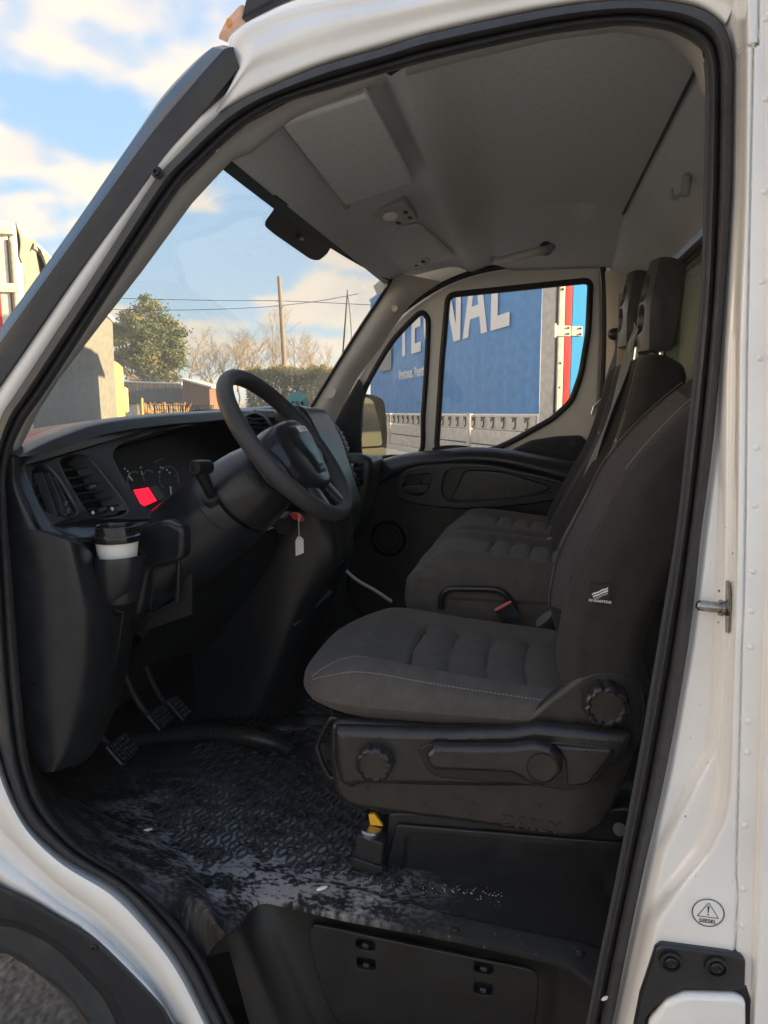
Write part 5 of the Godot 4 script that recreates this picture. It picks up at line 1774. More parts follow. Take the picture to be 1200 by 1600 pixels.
# ---- far door ----
func build_far_door() -> void:
	var d := thing("passenger_door", "far passenger door with white window frame, black trim and wing mirror", "door", Vector3(-0.25, 0.8, -1.88))
	var f := func(q: Vector2, k: float) -> Vector3: return fz(q.x, q.y, 0.0) - Vector3(0, 0, k)
	var main := rnd(pts([700, 461, 923, 438, 919, 520, 908, 585, 893, 627, 864, 654, 800, 690, 768, 704, 682, 704, 691, 560]), 12)
	var quart := cr(pts([565, 714, 563, 660, 566, 622, 580, 588, 612, 535, 644, 500, 658, 489, 666, 494, 669, 510, 666, 580, 661, 650, 656, 709, 610, 714]), 4, true)
	var b := MB.new()
	var frame := cr(pts([505, 740, 512, 680, 545, 615, 580, 556, 615, 508, 648, 478, 700, 446, 760, 427, 860, 413, 925, 414, 938, 428, 940, 520, 936, 620, 930, 700, 926, 745, 800, 750, 640, 750]), 4, true)
	b.plate(frame, f, 0.04, 0.010, [main, quart], 5)
	var fr := obj("window_frame", b, M.paint_flat, d, 50)
	for e in [[main, "window_seal", 0.012], [quart, "quarter_seal", 0.011]]:
		b = MB.new()
		var p := []
		for q in e[0]: p.push_back(f.call(q, 0.0))
		b.tube(p, e[2], 8, true)
		obj(e[1], b, M.black, fr, 60)
	for e in [[main, "window_pane"], [quart, "quarter_pane"]]:
		b = MB.new()
		b.plate(e[0], func(q: Vector2, k: float) -> Vector3: return f.call(q, 0.012 + k), 0.0035)
		obj(e[1], b, M.glass, fr, 20)
	b = MB.new()   # division bar between the panes is part of the frame; the body seal runs round outside
	var seal := []
	for e in [[512, 668], [545, 607], [579, 551], [613, 503], [646, 473], [699, 441], [760, 421], [860, 407], [928, 408], [943, 426], [945, 520], [941, 620], [934, 705]]: seal.push_back(fz(e[0], e[1], 0.012))
	b.tube(cr(seal, 5), 0.011, 8)
	obj("body_seal", b, M.black, d, 60)
	# dark mirror triangle in front of the quarter pane
	b = MB.new()
	b.plate(rnd(pts([517, 664, 560, 590, 568, 604, 564, 660, 566, 722, 530, 730]), 5), func(q: Vector2, k: float) -> Vector3: return fz(q.x, q.y, 0.03) - Vector3(0, 0, k), 0.03, 0.006, [], 3)
	obj("mirror_corner", b, M.plastic, d)
	# inner trim
	var tz := func(off: float) -> Callable:
		return func(q: Vector2, k: float) -> Vector3: return fz(q.x, q.y, off) - Vector3(0, 0, k)
	b = MB.new()
	b.plate(cr(pts([560, 740, 600, 724, 640, 712, 700, 706, 800, 706, 900, 720, 930, 735, 935, 800, 930, 1000, 740, 1030, 560, 960, 540, 870, 548, 790]), 4, true), tz.call(0.085), 0.06, 0.02, [], 8)
	obj("trim_panel", b, M.plastic_low, d, 50)
	b = MB.new()
	b.plate(rnd(dense(pts([797, 704, 829, 688, 867, 682, 908, 680, 918, 690, 906, 722, 867, 716]), 15), 8), tz.call(0.03), 0.03, 0.006, [], 3)
	var uc := obj("upper_corner", b, M.plastic, d, 45)
	b = MB.new()
	b.lathe([V(0.012, -0.004), V(0.012, 0.002), V(0.010, 0.002), V(0.009, 0.0005)], Transform3D(Basis(Quaternion(Vector3.UP, Vector3.BACK)), fz(895, 693, 0.031)), 18)
	obj("screw_cap", b, M.plastic, uc, 30)
	# ledge under the window
	b = MB.new()
	var rows := []
	for e in [[548, 745, 565, 732, 590, 752], [575, 728, 600, 718, 612, 740], [610, 714, 640, 708, 645, 727], [655, 707, 690, 703, 690, 722], [700, 703, 735, 699, 735, 719], [760, 702, 790, 702, 790, 724], [830, 706, 860, 714, 850, 738], [880, 714, 905, 722, 895, 750], [915, 718, 925, 728, 922, 757]]:
		var a := fz(e[0], e[1], 0.0)
		var m := fz(e[2], e[3], 0.10)
		var c := fz(e[4], e[5], 0.145)
		rows.push_back(cr([a + Vector3(0, -0.01, 0), a.lerp(m, 0.5), m, m.lerp(c, 0.55) + Vector3(0, 0.004, 0.012), c, c + Vector3(0, -0.02, -0.02)], 4))
	var sm := []
	for i in rows[0].size():
		var col := []
		for r in rows: col.push_back(r[i])
		sm.push_back(cr(col, 4))
	b.grid(sm)
	obj("ledge", b, M.plastic, d, 60)
	b = MB.new()
	b.plate(cr(pts([676, 702, 700, 698, 728, 699, 735, 703, 715, 708, 684, 711]), 4, true), func(q: Vector2, k: float) -> Vector3: return fz(q.x, q.y, 0.06) + Vector3(0, 0.006 - k, 0), 0.004)
	obj("ledge_slot", b, M.black, d)
	b = MB.new()
	b.box(fz(650, 712, 0.09), Vector3(0.06, 0.012, 0.02), 0.004)
	obj("lock_button", b, M.plastic, d)
	# armrest ring with its recess, pocket and handle
	var outer := cr(pts([617, 765, 622, 745, 642, 731, 670, 726, 715, 723, 760, 725, 813, 735, 850, 743, 884, 753, 893, 762, 888, 774, 867, 782, 830, 788, 787, 793, 733, 796, 680, 793, 640, 786, 620, 778]), 4, true)
	var hole := cr(pts([693, 745, 699, 736, 712, 731, 760, 731, 810, 741, 850, 750, 876, 757, 880, 762, 868, 768, 820, 776, 770, 781, 715, 784, 695, 779, 690, 765]), 4, true)
	var cup := rnd(pts([629, 761, 636, 744, 670, 739, 676, 744, 667, 769, 656, 775, 635, 771]), 6)
	b = MB.new()
	b.plate(outer, tz.call(0.155), 0.07, 0.012, [hole, cup], 2.5)
	obj("armrest", b, M.plastic, d, 50)
	b = MB.new()
	b.plate(cr(pts([708, 783, 716, 757, 728, 736, 757, 735, 788, 738, 830, 750, 860, 762, 830, 775, 780, 781]), 4, true), tz.call(0.118), 0.03, 0.006, [], 3)
	obj("pocket_panel", b, M.plastic_seat, d)
	b = MB.new()
	b.lathe([V(0.014, -0.003), V(0.014, 0.001), V(0.012, 0.001)], Transform3D(Basis(Quaternion(Vector3.UP, Vector3.BACK)), fz(788, 764, 0.12)), 18)
	obj("grab_plug", b, M.plastic_low, d, 30)
	b = MB.new()
	b.plate(outer, tz.call(0.105), 0.01)
	obj("recess_back", b, M.plastic_low, d)
	b = MB.new()
	b.plate(rnd(pts([626, 764, 632, 759, 664, 757, 672, 758, 668, 769, 660, 772, 640, 772]), 5), tz.call(0.150), 0.014, 0.005, [], 2.5)
	obj("door_handle", b, M.plastic, d, 40)
	b = MB.new()
	b.plate(rnd(pts([659, 742, 683, 738, 672, 770, 662, 757, 657, 757]), 3), tz.call(0.130), 0.012, 0.003, [], 2)
	obj("handle_plate", b, M.plastic_low, d, 40)
	b = MB.new()   # speaker below
	var sc := fz(606, 842, 0.10)
	for r in [0.105, 0.085, 0.06, 0.035]:
		b.lathe([V(r, -0.004), V(r, 0.0008), V(r - 0.005, 0.0014), V(r - 0.010, 0.0)], Transform3D(Basis(Quaternion(Vector3.UP, Vector3.BACK)), sc), 40)
	obj("speaker_grille", b, M.plastic_low, d, 50)
	# wing mirror outside the quarter pane
	var mn := Vector3(0.90, 0.02, 0.436).normalized()
	var mc := at(583, 660, -2.16)
	var mp := Plane(mn, mc)
	var mf := func(q: Vector2, k: float) -> Vector3: return ap(q.x, q.y, mp) + mn * -k
	b = MB.new()
	b.plate(cr(pts([548, 625, 552, 617, 575, 615, 594, 619, 603, 628, 606, 650, 608, 680, 606, 706, 600, 722, 580, 732, 552, 734]), 4, true), mf, 0.12, 0.03, [], 4)
	var hz := obj("mirror_housing", b, M.mirror_shell, d, 50)
	b = MB.new()
	b.plate(rnd(pts([550, 622, 574, 621, 583, 627, 587, 642, 594, 668, 597, 696, 552, 699]), 5), func(q: Vector2, k: float) -> Vector3: return mf.call(q, -0.002 + k), 0.004)
	obj("mirror_glass", b, M.mirror, hz, 0)
	b = MB.new()
	b.plate(rnd(pts([552, 702, 603, 699, 603, 710, 597, 720, 576, 728, 552, 730]), 5), func(q: Vector2, k: float) -> Vector3: return mf.call(q, -0.002 + k), 0.004)
	obj("wide_mirror_glass", b, M.mirror, hz, 0)
	# pillar lining behind the door, with belt slot
	b = MB.new()
	rows = []
	for e in [[944, 424, 972, 420, 1010, 418], [946, 480, 974, 476, 1010, 474], [946, 540, 972, 540, 1010, 540], [943, 620, 966, 622, 1000, 625], [936, 700, 958, 702, 990, 700], [925, 780, 945, 780, 975, 780]]:
		rows.push_back([fz(e[0], e[1], -0.02), fz(e[0] + 3, e[1], 0.03), fz(e[2], e[3], 0.05), fz(e[4], e[5], 0.02)])
	sm = []
	for i in 4:
		var col := []
		for r in rows: col.push_back(r[i])
		sm.push_back(cr(col, 4))
	var s2 := []
	for j in sm[0].size(): s2.push_back(cr([sm[0][j], sm[1][j], sm[2][j], sm[3][j]], 4))
	b.grid(s2)
	var pl := obj("far_pillar_panel", b, M.trim_light, van, 60)
	b = MB.new()
	b.plate(rnd(pts([966, 460, 974, 456, 974, 512, 965, 516]), 2), func(q: Vector2, k: float) -> Vector3: return fz(q.x, q.y, 0.058) - Vector3(0, 0, k), 0.012, 0.002, [], 1)
	obj("belt_slider", b, M.trim_grey, pl)

# ---- seats ----
func cushion(t: Node3D, xf: float, xr: float, zc: float, hw: float, yb: float, prof: Array, ribs: Array, bol: float, nm := "cushion", taper := 0.16, half := 0.62) -> Callable:
	# PROF: height of the top from front to back; RIBS: the first groove and their spacing
	var S := func(i: float, j: float) -> Vector3:
		var xx := lerpf(xf, xr, i * 0.5 + 0.5)
		var fw := maxf(0.0, -i - 0.45) / 0.55
		var w := hw * (1.0 - taper * fw * fw)
		var x2 := xx + 0.045 * pow(absf(j), 3.5) * pow(maxf(0.0, -i), 2.0)
		var edge := pow(maxf(0.0, 1.0 - pow(absf(i), 5.0 if i < 0 else 12.0)), 0.42) * pow(maxf(0.0, 1.0 - pow(absf(j), 7.0)), 0.40)
		var y := lut(prof, i)
		var inn := ss(half, half - 0.10, absf(j)) * ss(ribs[0] - 0.11, ribs[0] + 0.02, xx)
		y += bol * ss(half - 0.12, half + 0.14, absf(j)) * ss(-1.0, -0.4, i) - 0.006 * inn
		if inn > 0.0:
			var g := fposmod((xx - ribs[0] - 0.03 * j * j) / ribs[1], 1.0)
			y += inn * (0.014 * pow(sin(PI * g), 0.40) - 0.006) * (1.0 if xx > ribs[0] + 0.03 * j * j else 0.0)
			y -= 0.008 * inn * exp(-pow((xx - ribs[0] - 0.03 * j * j) / 0.006, 2))
		y -= 0.005 * exp(-pow((absf(j) - half + 0.03) / 0.022, 2)) * ss(ribs[0] - 0.16, ribs[0], xx)
		return Vector3(x2, lerpf(yb, y, edge), zc + w * j)
	var b := MB.new()
	var rows := []
	var n := 150
	for a in n + 1:
		var row := []
		for c in 57: row.push_back(S.call(sin(PI * 0.5 * (-1.0 + 2.0 * a / n) * 0.9999) * 0.35 + (-1.0 + 2.0 * a / n) * 0.65, sin(PI * 0.5 * (-1.0 + c / 28.0) * 0.9999) * 0.45 + (-1.0 + c / 28.0) * 0.55))
		rows.push_back(row)
	b.grid(rows)
	var rim := []
	for c in 57: rim.push_back(rows[0][c])
	for a in range(1, n + 1): rim.push_back(rows[a][56])
	for c in range(55, -1, -1): rim.push_back(rows[n][c])
	for a in range(n - 1, 0, -1): rim.push_back(rows[a][0])
	var ctr := Vector3((xf + xr) * 0.5, yb, zc)
	var under := []
	for p in rim:
		var v: Vector3 = ctr - p
		under.push_back(p + v * 0.12 + Vector3(0, -0.035, 0))
	var mid := []
	for k in rim.size(): mid.push_back(rim[k].lerp(under[k], 0.4) + (rim[k] - ctr) * 0.02)
	b.grid([rim, mid, under], true)
	obj(nm, b, M.fabric, t, 60)
	for k in 9:
		var xs: float = ribs[0] + k * ribs[1]
		if xs > xr - 0.05: break
		b = MB.new()
		var line := []
		for c in 21:
			var j := lerpf(-half + 0.07, half - 0.07, c / 20.0)
			line.push_back(S.call((xs + 0.03 * j * j - xf) / (xr - xf) * 2.0 - 1.0, j) + Vector3(0, 0.0006, 0))
		b.tube(line, 0.0016, 5)
		obj("seam", b, M.black, t, 60)
	return S

func stitches(t: Node3D, path: Array, r := 0.0008) -> void:
	var b := MB.new()
	var i := 0
	while i + 1 < path.size():
		b.tube([path[i], path[i].lerp(path[i + 1], 0.62)], r, 5)
		i += 1
	var o := obj("stitching", b, M.thread, t, 60)
	tag(o, "", "", "", "stuff")

func backrest(t: Node3D, spine: Array, zc: float, hw: float, th: float, m: Material, nm: String, dip := 0.04, top_in := 0.2) -> Callable:
	var sp := cr(spine, 12)
	var n := sp.size()
	var F := func(u: float, v: float, w: float) -> Vector3:   # u up, v across -1..1, w through -1 (back) .. 1 (front)
		var k := clampf(u, 0, 1) * (n - 1)
		var i := mini(int(k), n - 2)
		var p: Vector2 = sp[i].lerp(sp[i + 1], k - i)
		var tn: Vector2 = (sp[mini(i + 2, n - 1)] - sp[maxi(i - 1, 0)]).normalized()
		var nn := Vector2(-tn.y, tn.x)
		var e := pow(maxf(0.0, 1.0 - pow(maxf(0.0, (u - 0.88) / 0.12), 2.6)), 0.5) * pow(maxf(0.0, 1.0 - pow(maxf(0.0, (0.06 - u) / 0.06), 2.6)), 0.5)
		var width := hw * (1.0 - top_in * ss(0.5, 1.0, u)) * (0.82 + 0.18 * e)
		var front := -dip * ss(0.78, 0.35, absf(v)) * ss(1.0, 0.75, u)
		var q := p + nn * (-th * 0.5 + (w * th * 0.5) * (0.25 + 0.75 * e) + maxf(w, 0.0) * front)
		return Vector3(q.x, q.y, zc + v * width)
	var b := MB.new()
	var rows := []
	for a in 49:
		var u := a / 48.0
		u = u * u * (3 - 2 * u) * 0.4 + u * 0.6
		var row := []
		for c in 56:
			var g := TAU * c / 56
			row.push_back(F.call(u, signf(cos(g)) * pow(absf(cos(g)), 0.5), signf(sin(g)) * pow(absf(sin(g)), 0.42)))
		rows.push_back(row)
	b.grid(rows, true)
	b.fan(rows[0]); b.fan(rows[-1])
	obj(nm, b, m, t, 60)
	return F

func headrest(t: Node3D, base: Vector3, h: float, hw: float) -> void:
	var b := MB.new()
	var lean := Basis(Vector3.BACK, -0.075)
	var G := func(u: float, v: float) -> Vector3:   # front face, u up 0..1, v across -1..1
		var d := 0.014 * (1 - v * v) + 0.012 * sin(PI * u)
		for e in [[0.36, 0.155], [0.70, 0.15]]:
			var r := pow(pow(absf(v) / 0.60, 3.0) + pow(absf((u - e[0]) / e[1]), 3.0), 1.0 / 3.0)
			d -= 0.036 * ss(1.05, 0.72, r)
		return base + lean * Vector3(-d, u * h, v * hw * (1.0 - 0.30 * pow(maxf(0, u - 0.55) / 0.45, 2.0) - 0.12 * pow(maxf(0, 0.3 - u) / 0.3, 2.0)))
	var rows := []
	for i in 49:
		var row := []
		for j in 41: row.push_back(G.call(i / 48.0, -1.0 + j / 20.0))
		rows.push_back(row)
	b.grid(rows)
	var rim := []
	for j in 41: rim.push_back(rows[0][j])
	for i in range(1, 49): rim.push_back(rows[i][40])
	for j in range(39, -1, -1): rim.push_back(rows[48][j])
	for i in range(47, 0, -1): rim.push_back(rows[i][0])
	var c := base + lean * Vector3(0.05, h * 0.5, 0)
	var loops := [rim]
	for e in [[0.008, 1.012], [0.022, 1.015], [0.052, 0.97], [0.066, 0.86], [0.072, 0.6]]:
		var lp := []
		for p in rim:
			var q: Vector3 = lean.inverse() * (p - base)
			lp.push_back(base + lean * Vector3(e[0], h * 0.5 + (q.y - h * 0.5) * e[1], q.z * e[1]))
		loops.push_back(lp)
	b.grid(loops, true)
	b.fan(loops[-1])
	var o := obj("headrest", b, M.headrest_skin, t, 42)
	for s in [-1, 1]:
		b = MB.new()
		b.tube([base + lean * Vector3(0.035, 0.03, s * 0.06), base + lean * Vector3(0.035, -0.09, s * 0.06)], 0.006, 10)
		obj("post", b, M.chrome, o)

func build_seats() -> void:
	# driver's seat
	var t := thing("driver_seat", "dark grey fabric driver's seat on a black plastic base with round knobs", "car seat", Vector3(-0.15, 0.68, -0.5))
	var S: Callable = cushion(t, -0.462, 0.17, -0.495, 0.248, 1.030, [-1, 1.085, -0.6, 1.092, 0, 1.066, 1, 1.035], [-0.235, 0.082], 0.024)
	var path := []
	for i in 74: path.push_back(S.call(lerpf(-0.93, 0.75, i / 73.0), lut([0, 0.90, 0.25, 0.90, 1, 0.90], i / 73.0)) + Vector3(0, 0.001, 0.0005))
	stitches(t, path)
	path = []
	for i in 40: path.push_back(S.call(lerpf(-0.93, -0.36, i / 39.0), lerpf(0.86, 0.60, sin(PI * 0.5 * i / 39.0))) + Vector3(0, 0.0012, 0))
	stitches(t, path)
	var spine := [V(0.10, 1.00), V(0.062, 1.12), V(0.064, 1.20), V(0.080, 1.275), V(0.128, 1.39), V(0.180, 1.50), V(0.262, 1.60), V(0.335, 1.665), V(0.375, 1.69)]
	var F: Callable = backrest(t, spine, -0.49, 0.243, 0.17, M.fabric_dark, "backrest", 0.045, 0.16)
	for v in [-0.70, 0.74]:
		path = []
		for i in 110: path.push_back(F.call(lerpf(0.14 if v < 0 else 0.62, 0.86, i / 109.0), v, 1.0) + Vector3(-0.0015, 0.0015, 0))
		stitches(t, path, 0.0009)
	# woven insert and centre panel laid on the front of the backrest
	for e in [["woven_insert", -0.66, -0.30, 0.15, 0.83, M.mesh_cloth, 0.003], ["centre_panel", -0.26, 0.56, 0.62, 0.93, M.fabric, 0.004], ["lower_panel", -0.26, 0.50, 0.10, 0.60, M.fabric, 0.002]]:
		var b := MB.new()
		var rows := []
		for i in 25:
			var row := []
			for j in 13: row.push_back(F.call(lerpf(e[3], e[4], i / 24.0), lerpf(e[1], e[2], j / 12.0), 1.0) + Vector3(-0.6, 0.5, 0) * e[6] * pow(maxf(0.0, (1.0 - pow(absf(i / 12.0 - 1.0), 8.0)) * (1.0 - pow(absf(j / 6.0 - 1.0), 8.0))), 0.5))
			rows.push_back(row)
		b.grid(rows)
		obj(e[0], b, e[5], t, 60)
	var b := MB.new()
	b.box(F.call(0.60, 0.30, 1.0) + Vector3(-0.004, 0.003, 0), Vector3(0.004, 0.008, 0.06), 0.001, Basis(Vector3.BACK, -0.4))
	obj("pull_tab", b, M.trim_grey, t)
	# headrest above the frame of the opening
	headrest(t, Vector3(0.375, 1.70, -0.50), 0.235, 0.115)
	# label sewn to the near bolster
	var tc := at(938, 926, -0.243)
	b = MB.new()
	b.plate(rnd(pts([921, 911, 955, 913, 953, 944, 920, 941]), 1.5), func(q: Vector2, d: float) -> Vector3: return at(q.x, q.y, -0.2435) - Vector3(0, 0, d), 0.002)
	var lab := obj("sewn_label", b, M.black, t)
	for k in 3:
		b = MB.new()
		var top := []
		var bot := []
		for i in 13:
			var s := i / 12.0
			var y := 929.0 - 10.0 * ss(0.25, 0.75, s) - 2.4 * sin(TAU * s) + k * 3.8
			var x := lerpf(925 + k * 1.5, 950, s)
			top.push_back(at(x, y - 1.4, -0.2425))
			bot.push_back(at(x, y + 1.2, -0.2425))
		b.grid([top, bot])
		obj("wave_emblem", b, M.white_print if k < 2 else M.trim_grey, lab)
	var lt := put("lettering", words("HI-ADAPTIVE", 0.0038, 0.0005, 800), M.white_print, lab)
	lt.transform = Transform3D(Basis(Vector3.BACK, -0.07), at(937.5, 939.5, -0.2425) - origin_of(lab))
	# plastic side shield
	var f := func(off: float) -> Callable:
		return func(q: Vector2, d: float) -> Vector3: return at(q.x, q.y, -0.235 + off) - Vector3(0, 0, d)
	b = MB.new()
	b.plate(rnd(dense(pts([515, 1132, 530, 1126, 690, 1136, 800, 1131, 822, 1122, 852, 1096, 905, 1055, 930, 1044, 962, 1043, 990, 1055, 1006, 1078, 1010, 1110, 1005, 1150, 985, 1200, 966, 1250, 944, 1290, 918, 1308, 893, 1312, 740, 1289, 560, 1266, 535, 1256, 522, 1238, 514, 1190]), 18), 12), f.call(-0.012), 0.06, 0.014, [], 9)
	var sh := obj("side_shield", b, M.plastic_seat, t, 45)
	b = MB.new()   # raised upper band
	b.plate(rnd(dense(pts([520, 1138, 690, 1143, 800, 1140, 835, 1134, 900, 1140, 985, 1148, 990, 1158, 976, 1186, 956, 1208, 930, 1226, 905, 1234, 740, 1234, 560, 1230, 548, 1238, 528, 1226, 519, 1190]), 16), 10), f.call(0.020), 0.05, 0.022, [], 13)
	obj("shield_band", b, M.plastic_seat, sh, 50)
	b = MB.new()   # recess round the lever
	b.plate(rnd(dense(pts([652, 1170, 672, 1163, 880, 1160, 962, 1170, 955, 1190, 925, 1228, 890, 1236, 820, 1226, 690, 1216, 668, 1206]), 14), 10), f.call(0.0215), 0.004, 0.0015, [], 2)
	obj("lever_recess", b, M.plastic_low, sh, 40)
	b = MB.new()
	b.plate(rnd(dense(pts([868, 1166, 958, 1172, 950, 1190, 920, 1226, 886, 1230, 884, 1190]), 12), 6), f.call(0.026), 0.006, 0.004, [], 4)
	obj("recess_wedge", b, M.plastic_seat, sh, 40)
	var lev := MB.new()
	lev.plate(rnd(dense(pts([664, 1180, 676, 1166, 800, 1167, 815, 1164, 838, 1162, 862, 1168, 878, 1186, 880, 1208, 868, 1224, 848, 1232, 826, 1228, 806, 1214, 790, 1211, 676, 1206, 666, 1196]), 10), 7), f.call(0.052), 0.028, 0.016, [], 9)
	var lv := obj("height_lever", lev, M.plastic_seat, sh, 50)
	b = MB.new()
	var fz3 := Basis(Quaternion(Vector3.UP, Vector3.BACK))
	var rim := []
	for i in 32: rim.push_back(at(848, 1201, -0.181) + Vector3(cos(TAU * i / 32), sin(TAU * i / 32), 0) * 0.0275)
	b.tube(rim, 0.0012, 6, true)
	obj("lever_cap_seam", b, M.black, lv)
	b = MB.new()
	b.box(at(732, 1160, -0.211), Vector3(0.003, 0.012, 0.008), 0.001)
	obj("indicator_pin", b, M.black, sh)
	for e in [[945, 1096, 0.040], [588, 1186, 0.036]]:
		b = MB.new()
		var r: float = e[2]
		b.lathe([V(r * 1.06, -0.018), V(r * 1.06, -0.004), V(r, 0.0), V(r, 0.020), V(r * 0.94, 0.027), V(r * 0.80, 0.030), V(r * 0.74, 0.026), V(r * 0.70, 0.025)], Transform3D(fz3 * Basis(Vector3.UP, 0.3), at(e[0], e[1], -0.215 if e[0] < 700 else -0.243)), 72, 9, 0.11)
		obj("adjuster_knob", b, M.plastic_seat, sh, 50)
	var dl := put("lettering", words("DAILY", 0.022, 0.003, 800), M.plastic_seat, sh)
	dl.transform = Transform3D(Basis(Vector3.BACK, -0.055).scaled_local(Vector3(1.3, 1, 1)), at(829, 1288, -0.2465) - origin_of(sh))
	# pedestal under the seat
	b = MB.new()
	var pedq := rnd(pts([606, 1270, 604, 1300, 592, 1396, 800, 1436, 1000, 1470, 1030, 1300, 1000, 1262]), 6)
	b.plate(pedq, f.call(-0.034), 0.36, 0.008, [], 4)
	var ped := obj("pedestal", b, M.plastic_low, t, 45)
	b = MB.new()
	b.plate(rnd(pts([592, 1392, 618, 1288, 1010, 1320, 1010, 1470]), 8), f.call(-0.026), 0.012, 0.006, [rnd(pts([629, 1378, 634, 1308, 650, 1302, 990, 1334, 990, 1410, 640, 1388]), 10)], 3)
	obj("pedestal_frame", b, M.plastic_low, ped, 45)
	b = MB.new()
	for s in [0.0, 0.03]:
		bar(b, at(955, 1258, -0.24) + Vector3(-0.1, -s, -0.06), at(1010, 1262, -0.24) + Vector3(0.2, -s, -0.06), Vector3(0, 0, 0.03), Vector3(0, 0.012, 0))
	b.tube([at(968, 1296, -0.27), at(968, 1296, -0.24)], 0.012, 12)
	obj("slide_rail", b, M.satin_rod, t)
	b = MB.new()
	b.tube(cr([at(530, 1124, -0.30), at(516, 1124, -0.30), at(497, 1160, -0.31), at(498, 1176, -0.31), at(514, 1212, -0.31), at(535, 1216, -0.31)], 4), 0.006, 10)
	obj("slide_handle", b, M.satin_rod, t)
	# a jack with a pale metal head and a yellow tab, stowed at the pedestal
	var jk := thing("stowed_jack", "black jack with worn metal head and yellow tab stowed beside the seat pedestal", "jack", ay(575, 1372, 0.69))
	b = MB.new()
	b.plate(rnd(pts([551, 1368, 556, 1304, 600, 1318, 592, 1392]), 4), f.call(0.0), 0.10, 0.006, [], 3)
	b.plate(rnd(pts([548, 1352, 550, 1340, 598, 1356, 597, 1366]), 2), f.call(0.008), 0.06, 0.003, [], 2)
	b.plate(rnd(pts([548, 1369, 549, 1360, 597, 1376, 596, 1386]), 2), f.call(0.008), 0.06, 0.003, [], 2)
	obj("body", b, M.black, jk, 45)
	b = MB.new()
	b.lathe([V(0.023, -0.012), V(0.025, -0.008), V(0.025, 0.004), V(0.022, 0.007)], Transform3D(Basis(Vector3.BACK, -0.12), at(579, 1297, -0.26)), 28)
	obj("head", b, M.steel, jk, 40)
	b = MB.new()
	b.plate(rnd(pts([575, 1273, 585, 1272, 599, 1292, 578, 1290]), 2), f.call(-0.03), 0.012, 0.003, [], 1.5)
	obj("tab", b, M.yellow, jk, 40)
	# passenger bench
	var bn := thing("passenger_bench", "dark grey fabric double passenger bench with two raised headrests", "car seat", Vector3(-0.1, 0.68, -1.28))
	for k in 2:
		var zc := -1.055 - 0.462 * k
		var C: Callable = cushion(bn, -0.318 if k == 0 else -0.300, 0.16, zc, 0.228, 1.10, [-1, 1.175, -0.6, 1.198, 0, 1.188, 1, 1.16], [-0.10, 0.060], 0.026, "cushion", 0.12, 0.60)
		path = []
		var spn := [V(0.06, 1.12), V(0.085, 1.22), V(0.138, 1.335), V(0.205, 1.468), V(0.245, 1.6), V(0.268, 1.70), V(0.290, 1.752)]
		var G: Callable = backrest(bn, spn, zc, 0.222, 0.13, M.fabric_dark, "backrest", 0.035, 0.22)
		for i in 100: path.push_back(G.call(lerpf(0.05, 0.93, i / 99.0), 0.72, 1.0) + Vector3(-0.0015, 0.001, 0.0005))
		stitches(bn, path, 0.0009)
		b = MB.new()
		var rows := []
		for i in 25:
			var row := []
			for j in 9: row.push_back(G.call(lerpf(0.12, 0.66, i / 24.0), lerpf(-0.45, 0.45, j / 8.0), 1.0) + Vector3(-0.003, 0.001, 0) * (1.0 - pow(absf(j / 4.0 - 1.0), 6.0)))
			rows.push_back(row)
		b.grid(rows)
		obj("centre_panel", b, M.fabric, bn, 60)
		b = MB.new()
		b.box(G.call(0.56, 0.66, 1.0) + Vector3(-0.003, 0.001, 0), Vector3(0.004, 0.008, 0.022), 0.001, Basis(Vector3.BACK, -0.3))
		obj("pull_tab", b, M.trim_grey, bn)
		headrest(bn, Vector3(0.305, 1.748 + 0.045 * k, zc), 0.235, 0.098)
	b = MB.new()   # fabric side of the bench towards the driver
	b.plate(rnd(dense(pts([630, 935, 634, 903, 650, 892, 720, 898, 800, 902, 870, 905, 880, 1010, 860, 1030, 640, 985]), 20), 10), func(q: Vector2, d: float) -> Vector3: return at(q.x, q.y, -0.832) - Vector3(0, 0, d), 0.86, 0.02, [], 10)
	obj("seat_box", b, M.fabric, bn, 50)
	b = MB.new()
	b.tube(cr([at(689, 950, -0.818), at(690, 934, -0.816), at(696, 924, -0.815), at(708, 920, -0.815), at(740, 920, -0.815), at(770, 921, -0.815), at(786, 926, -0.815), at(797, 938, -0.815), at(806, 955, -0.818)], 5), 0.0085, 12)
	obj("hoop_handle", b, M.satin_rod, bn)
	# belts and buckles
	buckle("seat_belt_buckle", "black seat belt buckle with red release button beside the driver's cushion", [773, 954, 799, 940, 815, 964, 790, 985], -0.765)
	buckle("seat_belt_buckle", "black seat belt buckle with red release button lying between the bench cushions", [840, 852, 863, 840, 874, 850, 850, 864], -1.22)
	buckle("seat_belt_buckle", "red topped seat belt buckle showing past the driver's backrest", [855, 914, 866, 911, 872, 924, 860, 926], -0.84)
	belt("seat_belt", "grey seat belt running from the middle headrest down to the bench", [[996, 513, -1.10], [990, 525, -1.14], [984, 545, -1.16], [968, 600, -1.18], [948, 660, -1.20], [925, 722, -1.22], [908, 772, -1.24], [895, 806, -1.26]], 0.040, M.belt_grey, [])
	belt("seat_belt", "black seat belt hanging from the far pillar with its bare metal tongue", [[962, 520, -1.70], [962, 545, -1.69], [955, 580, -1.685], [946, 610, -1.68], [940, 625, -1.68], [936, 660, -1.69], [928, 720, -1.71], [915, 800, -1.72]], 0.046, M.belt, [932, 637, -1.665])
	belt("seat_belt", "short grey belt webbing behind the driver's cushion", [[838, 975, -0.78], [852, 964, -0.775], [866, 952, -0.78]], 0.030, M.belt_grey, [])

